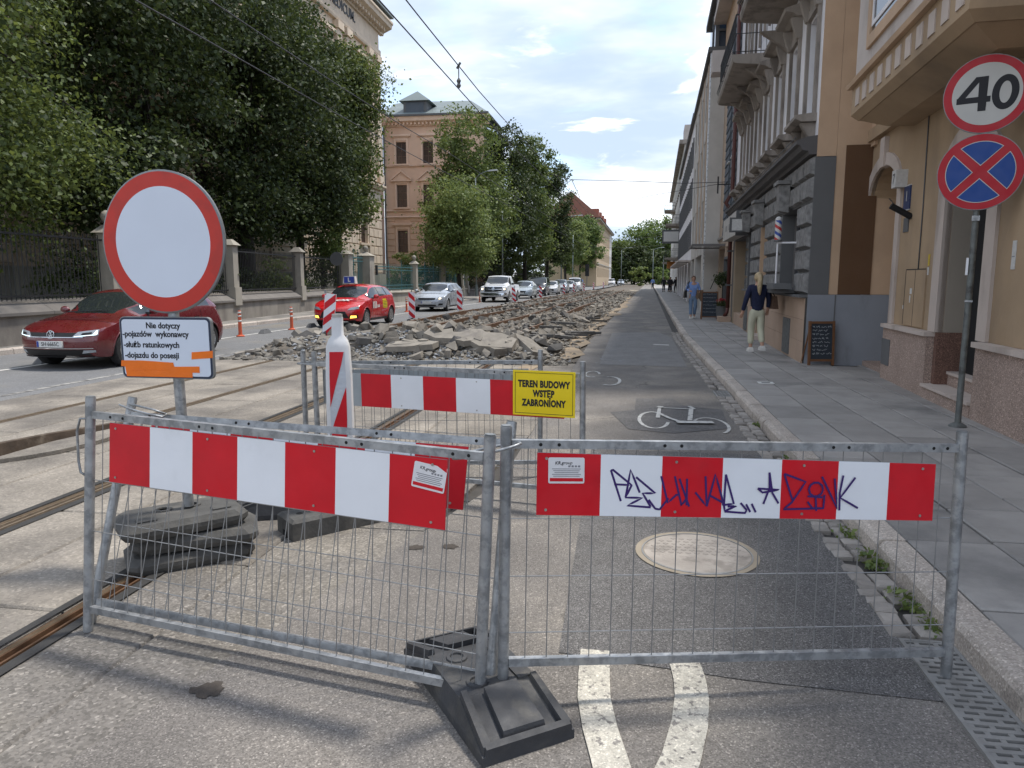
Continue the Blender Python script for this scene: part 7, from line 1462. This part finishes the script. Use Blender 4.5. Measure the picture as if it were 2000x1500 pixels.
    for leg in (legL, legR):
        an = leg[1]; zf = max(0, an[2]-.09); ly = -.18 if an[2] < .11 else -.13
        mb = MB(); prof = [(.07,.0,.05),(.07,.05,.055),(.03,.085,.05),(-.06,.075,.045),(-.13,.045,.05),(ly,.03,.038)]; vs = []
        for y, z, w_ in prof: vs += [(an[0]-w_, an[1]+y, zf), (an[0]+w_, an[1]+y, zf), (an[0]+w_*.8, an[1]+y, zf+z+.015), (an[0]-w_*.8, an[1]+y, zf+z+.015)]
        mb.add([S_(v) for v in vs], [(i*4+j, i*4+(j+1) % 4, i*4+4+(j+1) % 4, i*4+4+j) for i in range(5) for j in range(4)]+[(3,2,1,0),(20,21,22,23)]); mb.build('shoe', shoe, t, 60)
    hm = MB().sphere(S_((0,.015,1.565)), .098*k, 14, 10, 0, (.92, 1.05, 1.12)); hm.v = [(x, max(y, -.035*k) if z < 1.60*k else y, z if z > 1.47*k else 1.47*k) for x, y, z in hm.v]; hm.build('hair', hair, t, True)
    if ponytail: MB().tube([S_(p) for p in ((0,.09,1.60),(.0,.145,1.585),(0.01,.17,1.50),(.015,.165,1.38),(.01,.155,1.27),(0,.15,1.20))], [.028*k,.045*k,.052*k,.05*k,.036*k,.012*k], 9).build('ponytail', hair, t, True)
    if face:
        for sg in (1, -1): MB().sphere(S_((sg*.03,-.094,1.56)), .009*k, 8, 6).build('eye', m_black, t, True); MB().box(sg*.03*k-.014*k, sg*.03*k+.014*k, -.104*k, -.094*k, 1.578*k, 1.584*k).build('eyebrow', hair, t)
        MB().hexa([S_(p) for p in ((-.012,-.095,1.515),(.012,-.095,1.515),(.006,-.09,1.555),(-.006,-.09,1.555),(-.008,-.118,1.518),(.008,-.118,1.518),(.003,-.1,1.553),(-.003,-.1,1.553))]).build('nose', skin_m, t); MB().box(-.02*k,.02*k,-.098*k,-.08*k,1.492*k,1.499*k).build('mouth', mat('lips', (.3,.09,.08), .6, 0), t)
    for sg in (1, -1): MB().sphere(S_((sg*.082,.0,1.545)), .022*k, 8, 6, 0, (.4,.7,1.2)).build('ear', skin_m, t, True)
    return t
m_skin = mat('skin', (.46,.27,.19), .55, .06, 9); m_navyk = mat('navy_knit', (.012,.016,.045), .9, .15, 20, .3, 90); m_creamt = mat('cream_cotton', (.50,.49,.37), .85, .08, 8, .2, 50); m_blond = mat('blond_hair', (.42,.32,.19), .6, .25, 25); m_whsh = mat('white_shoe', (.6,.58,.55), .6, .05, 8); m_ltbl = mat('pale_blue_shirt', (.20,.31,.60), .8, .08, 8, .2, 60); m_jean = mat('washed_jeans', (.15,.22,.33), .85, .12, 8, .2, 80); m_brhair = mat('brown_hair', (.10,.055,.03), .6, .2, 25); m_dkcl = mat('dark_clothes', (.018,.018,.022), .9, .15, 8); m_leath = mat('black_leather', (.012,.012,.013), .45, .1, 10); m_brbag = mat('brown_pattern_bag', (.10,.06,.04), .6, .35, 22)
A = person('woman seen from behind, navy jumper, cream trousers and blond ponytail', (2.62,15.75,.122), R(186), 1.62, m_navyk, m_creamt, m_skin, m_whsh, m_blond, armR=((-.25,-.03,1.10),(-.235,-.05,.92)), armL=((.245,.04,1.10),(.285,-.03,.86)), legL=((.085,-.09,.50),(.085,-.06,.09)), legR=((-.09,.0,.49),(-.095,.17,.14)), ponytail=True, face=True, hem=.16)
bg = thing('shoulder_bag', 'brown patterned shoulder bag carried by the woman in the navy jumper', 'bag', (2.62,15.75,.122), R(186)); MB().hexa([(-.38,-.14,.90),(-.27,-.14,.90),(-.27,.19,.90),(-.38,.19,.90),(-.35,-.10,1.16),(-.28,-.10,1.16),(-.28,.15,1.16),(-.35,.15,1.16)]).build('bag_body', m_brbag, bg); MB().tube([(-.31,-.09,1.15),(-.23,-.05,1.36),(-.17,.0,1.425),(-.20,.06,1.38),(-.31,.13,1.15)], .012, 6).build('strap', m_leath, bg, True)
B = person('woman in pale blue shirt and jeans walking towards the camera', (2.44,29.15,.122), R(6), 1.62, m_ltbl, m_jean, m_skin, m_whsh, m_brhair, armL=((.25,.0,1.12),(.20,-.20,1.06)), armR=((-.26,.03,1.12),(-.17,-.2,1.08)), legL=((.09,-.05,.50),(.08,.08,.10)), legR=((-.09,-.06,.50),(-.09,-.12,.09)), sleeve=.95)
bg = thing('black_handbag', 'black handbag on the shoulder of the woman in the blue shirt', 'bag', (2.44,29.15,.122), R(6)); MB().hexa([(-.36,-.14,.80),(-.25,-.14,.80),(-.25,.14,.80),(-.36,.14,.80),(-.34,-.12,1.06),(-.26,-.12,1.06),(-.26,.12,1.06),(-.34,.12,1.06)]).build('bag_body', m_leath, bg); MB().tube([(-.30,-.1,1.05),(-.20,-.08,1.36),(-.16,.0,1.43),(-.2,.06,1.38),(-.30,.1,1.05)], .014, 6).build('strap', m_leath, bg, True)
jk = thing('folded_jacket', 'brown jacket over the forearm of the woman in the blue shirt', 'jacket', (2.44,29.15,.122), R(6)); mb = MB(); vs = []
for i in range(9):
    u = i/8; x = .10+.24*u; vs += [(x, -.27-.02*math.sin(u*9), .72+.06*math.sin(u*7)), (x, -.25, .95), (x, -.22, 1.10), (x, -.14, 1.10), (x, -.10+.02*math.sin(u*8), .80)]
mb.add(vs, [(i*5+j, i*5+j+1, i*5+6+j, i*5+5+j) for i in range(8) for j in range(4)]+[(4,3,2,1,0),(40,41,42,43,44)]); mb.build('cloth', mat('brown_cloth', (.15,.10,.065), .9, .2, 9), jk, 60)
D0 = person('far pedestrian in dark coat, leftmost of the group by the balcony house', (4.15,92,.12), R(170), 1.78, m_dkcl, m_dkcl, m_skin, m_leath, m_brhair, coat=.03, group='far pedestrians in dark clothes')
for (x, y, rz, lb) in ((4.75,90,10,'far pedestrian in black, centre of the group by the balcony house'), (5.0,93,190,'far pedestrian half hidden behind the one in black'), (5.35,88,200,'far pedestrian in dark clothes nearest the house wall')):
    c = copy_tree(D0); c.location = (x, y, .12); c.rotation_euler.z = R(rz); c['label'] = lb
c = person('distant pedestrian in pale shirt walking on the far pavement', (3.6,118,.12), R(180), 1.75, m_ltbl, m_dkcl, m_skin, m_leath, m_brhair, face=False, group='far pedestrians'); c2 = copy_tree(c); c2.location = (-8.9,138,.12); c2['label'] = 'distant pedestrian on the left pavement by the traffic light'
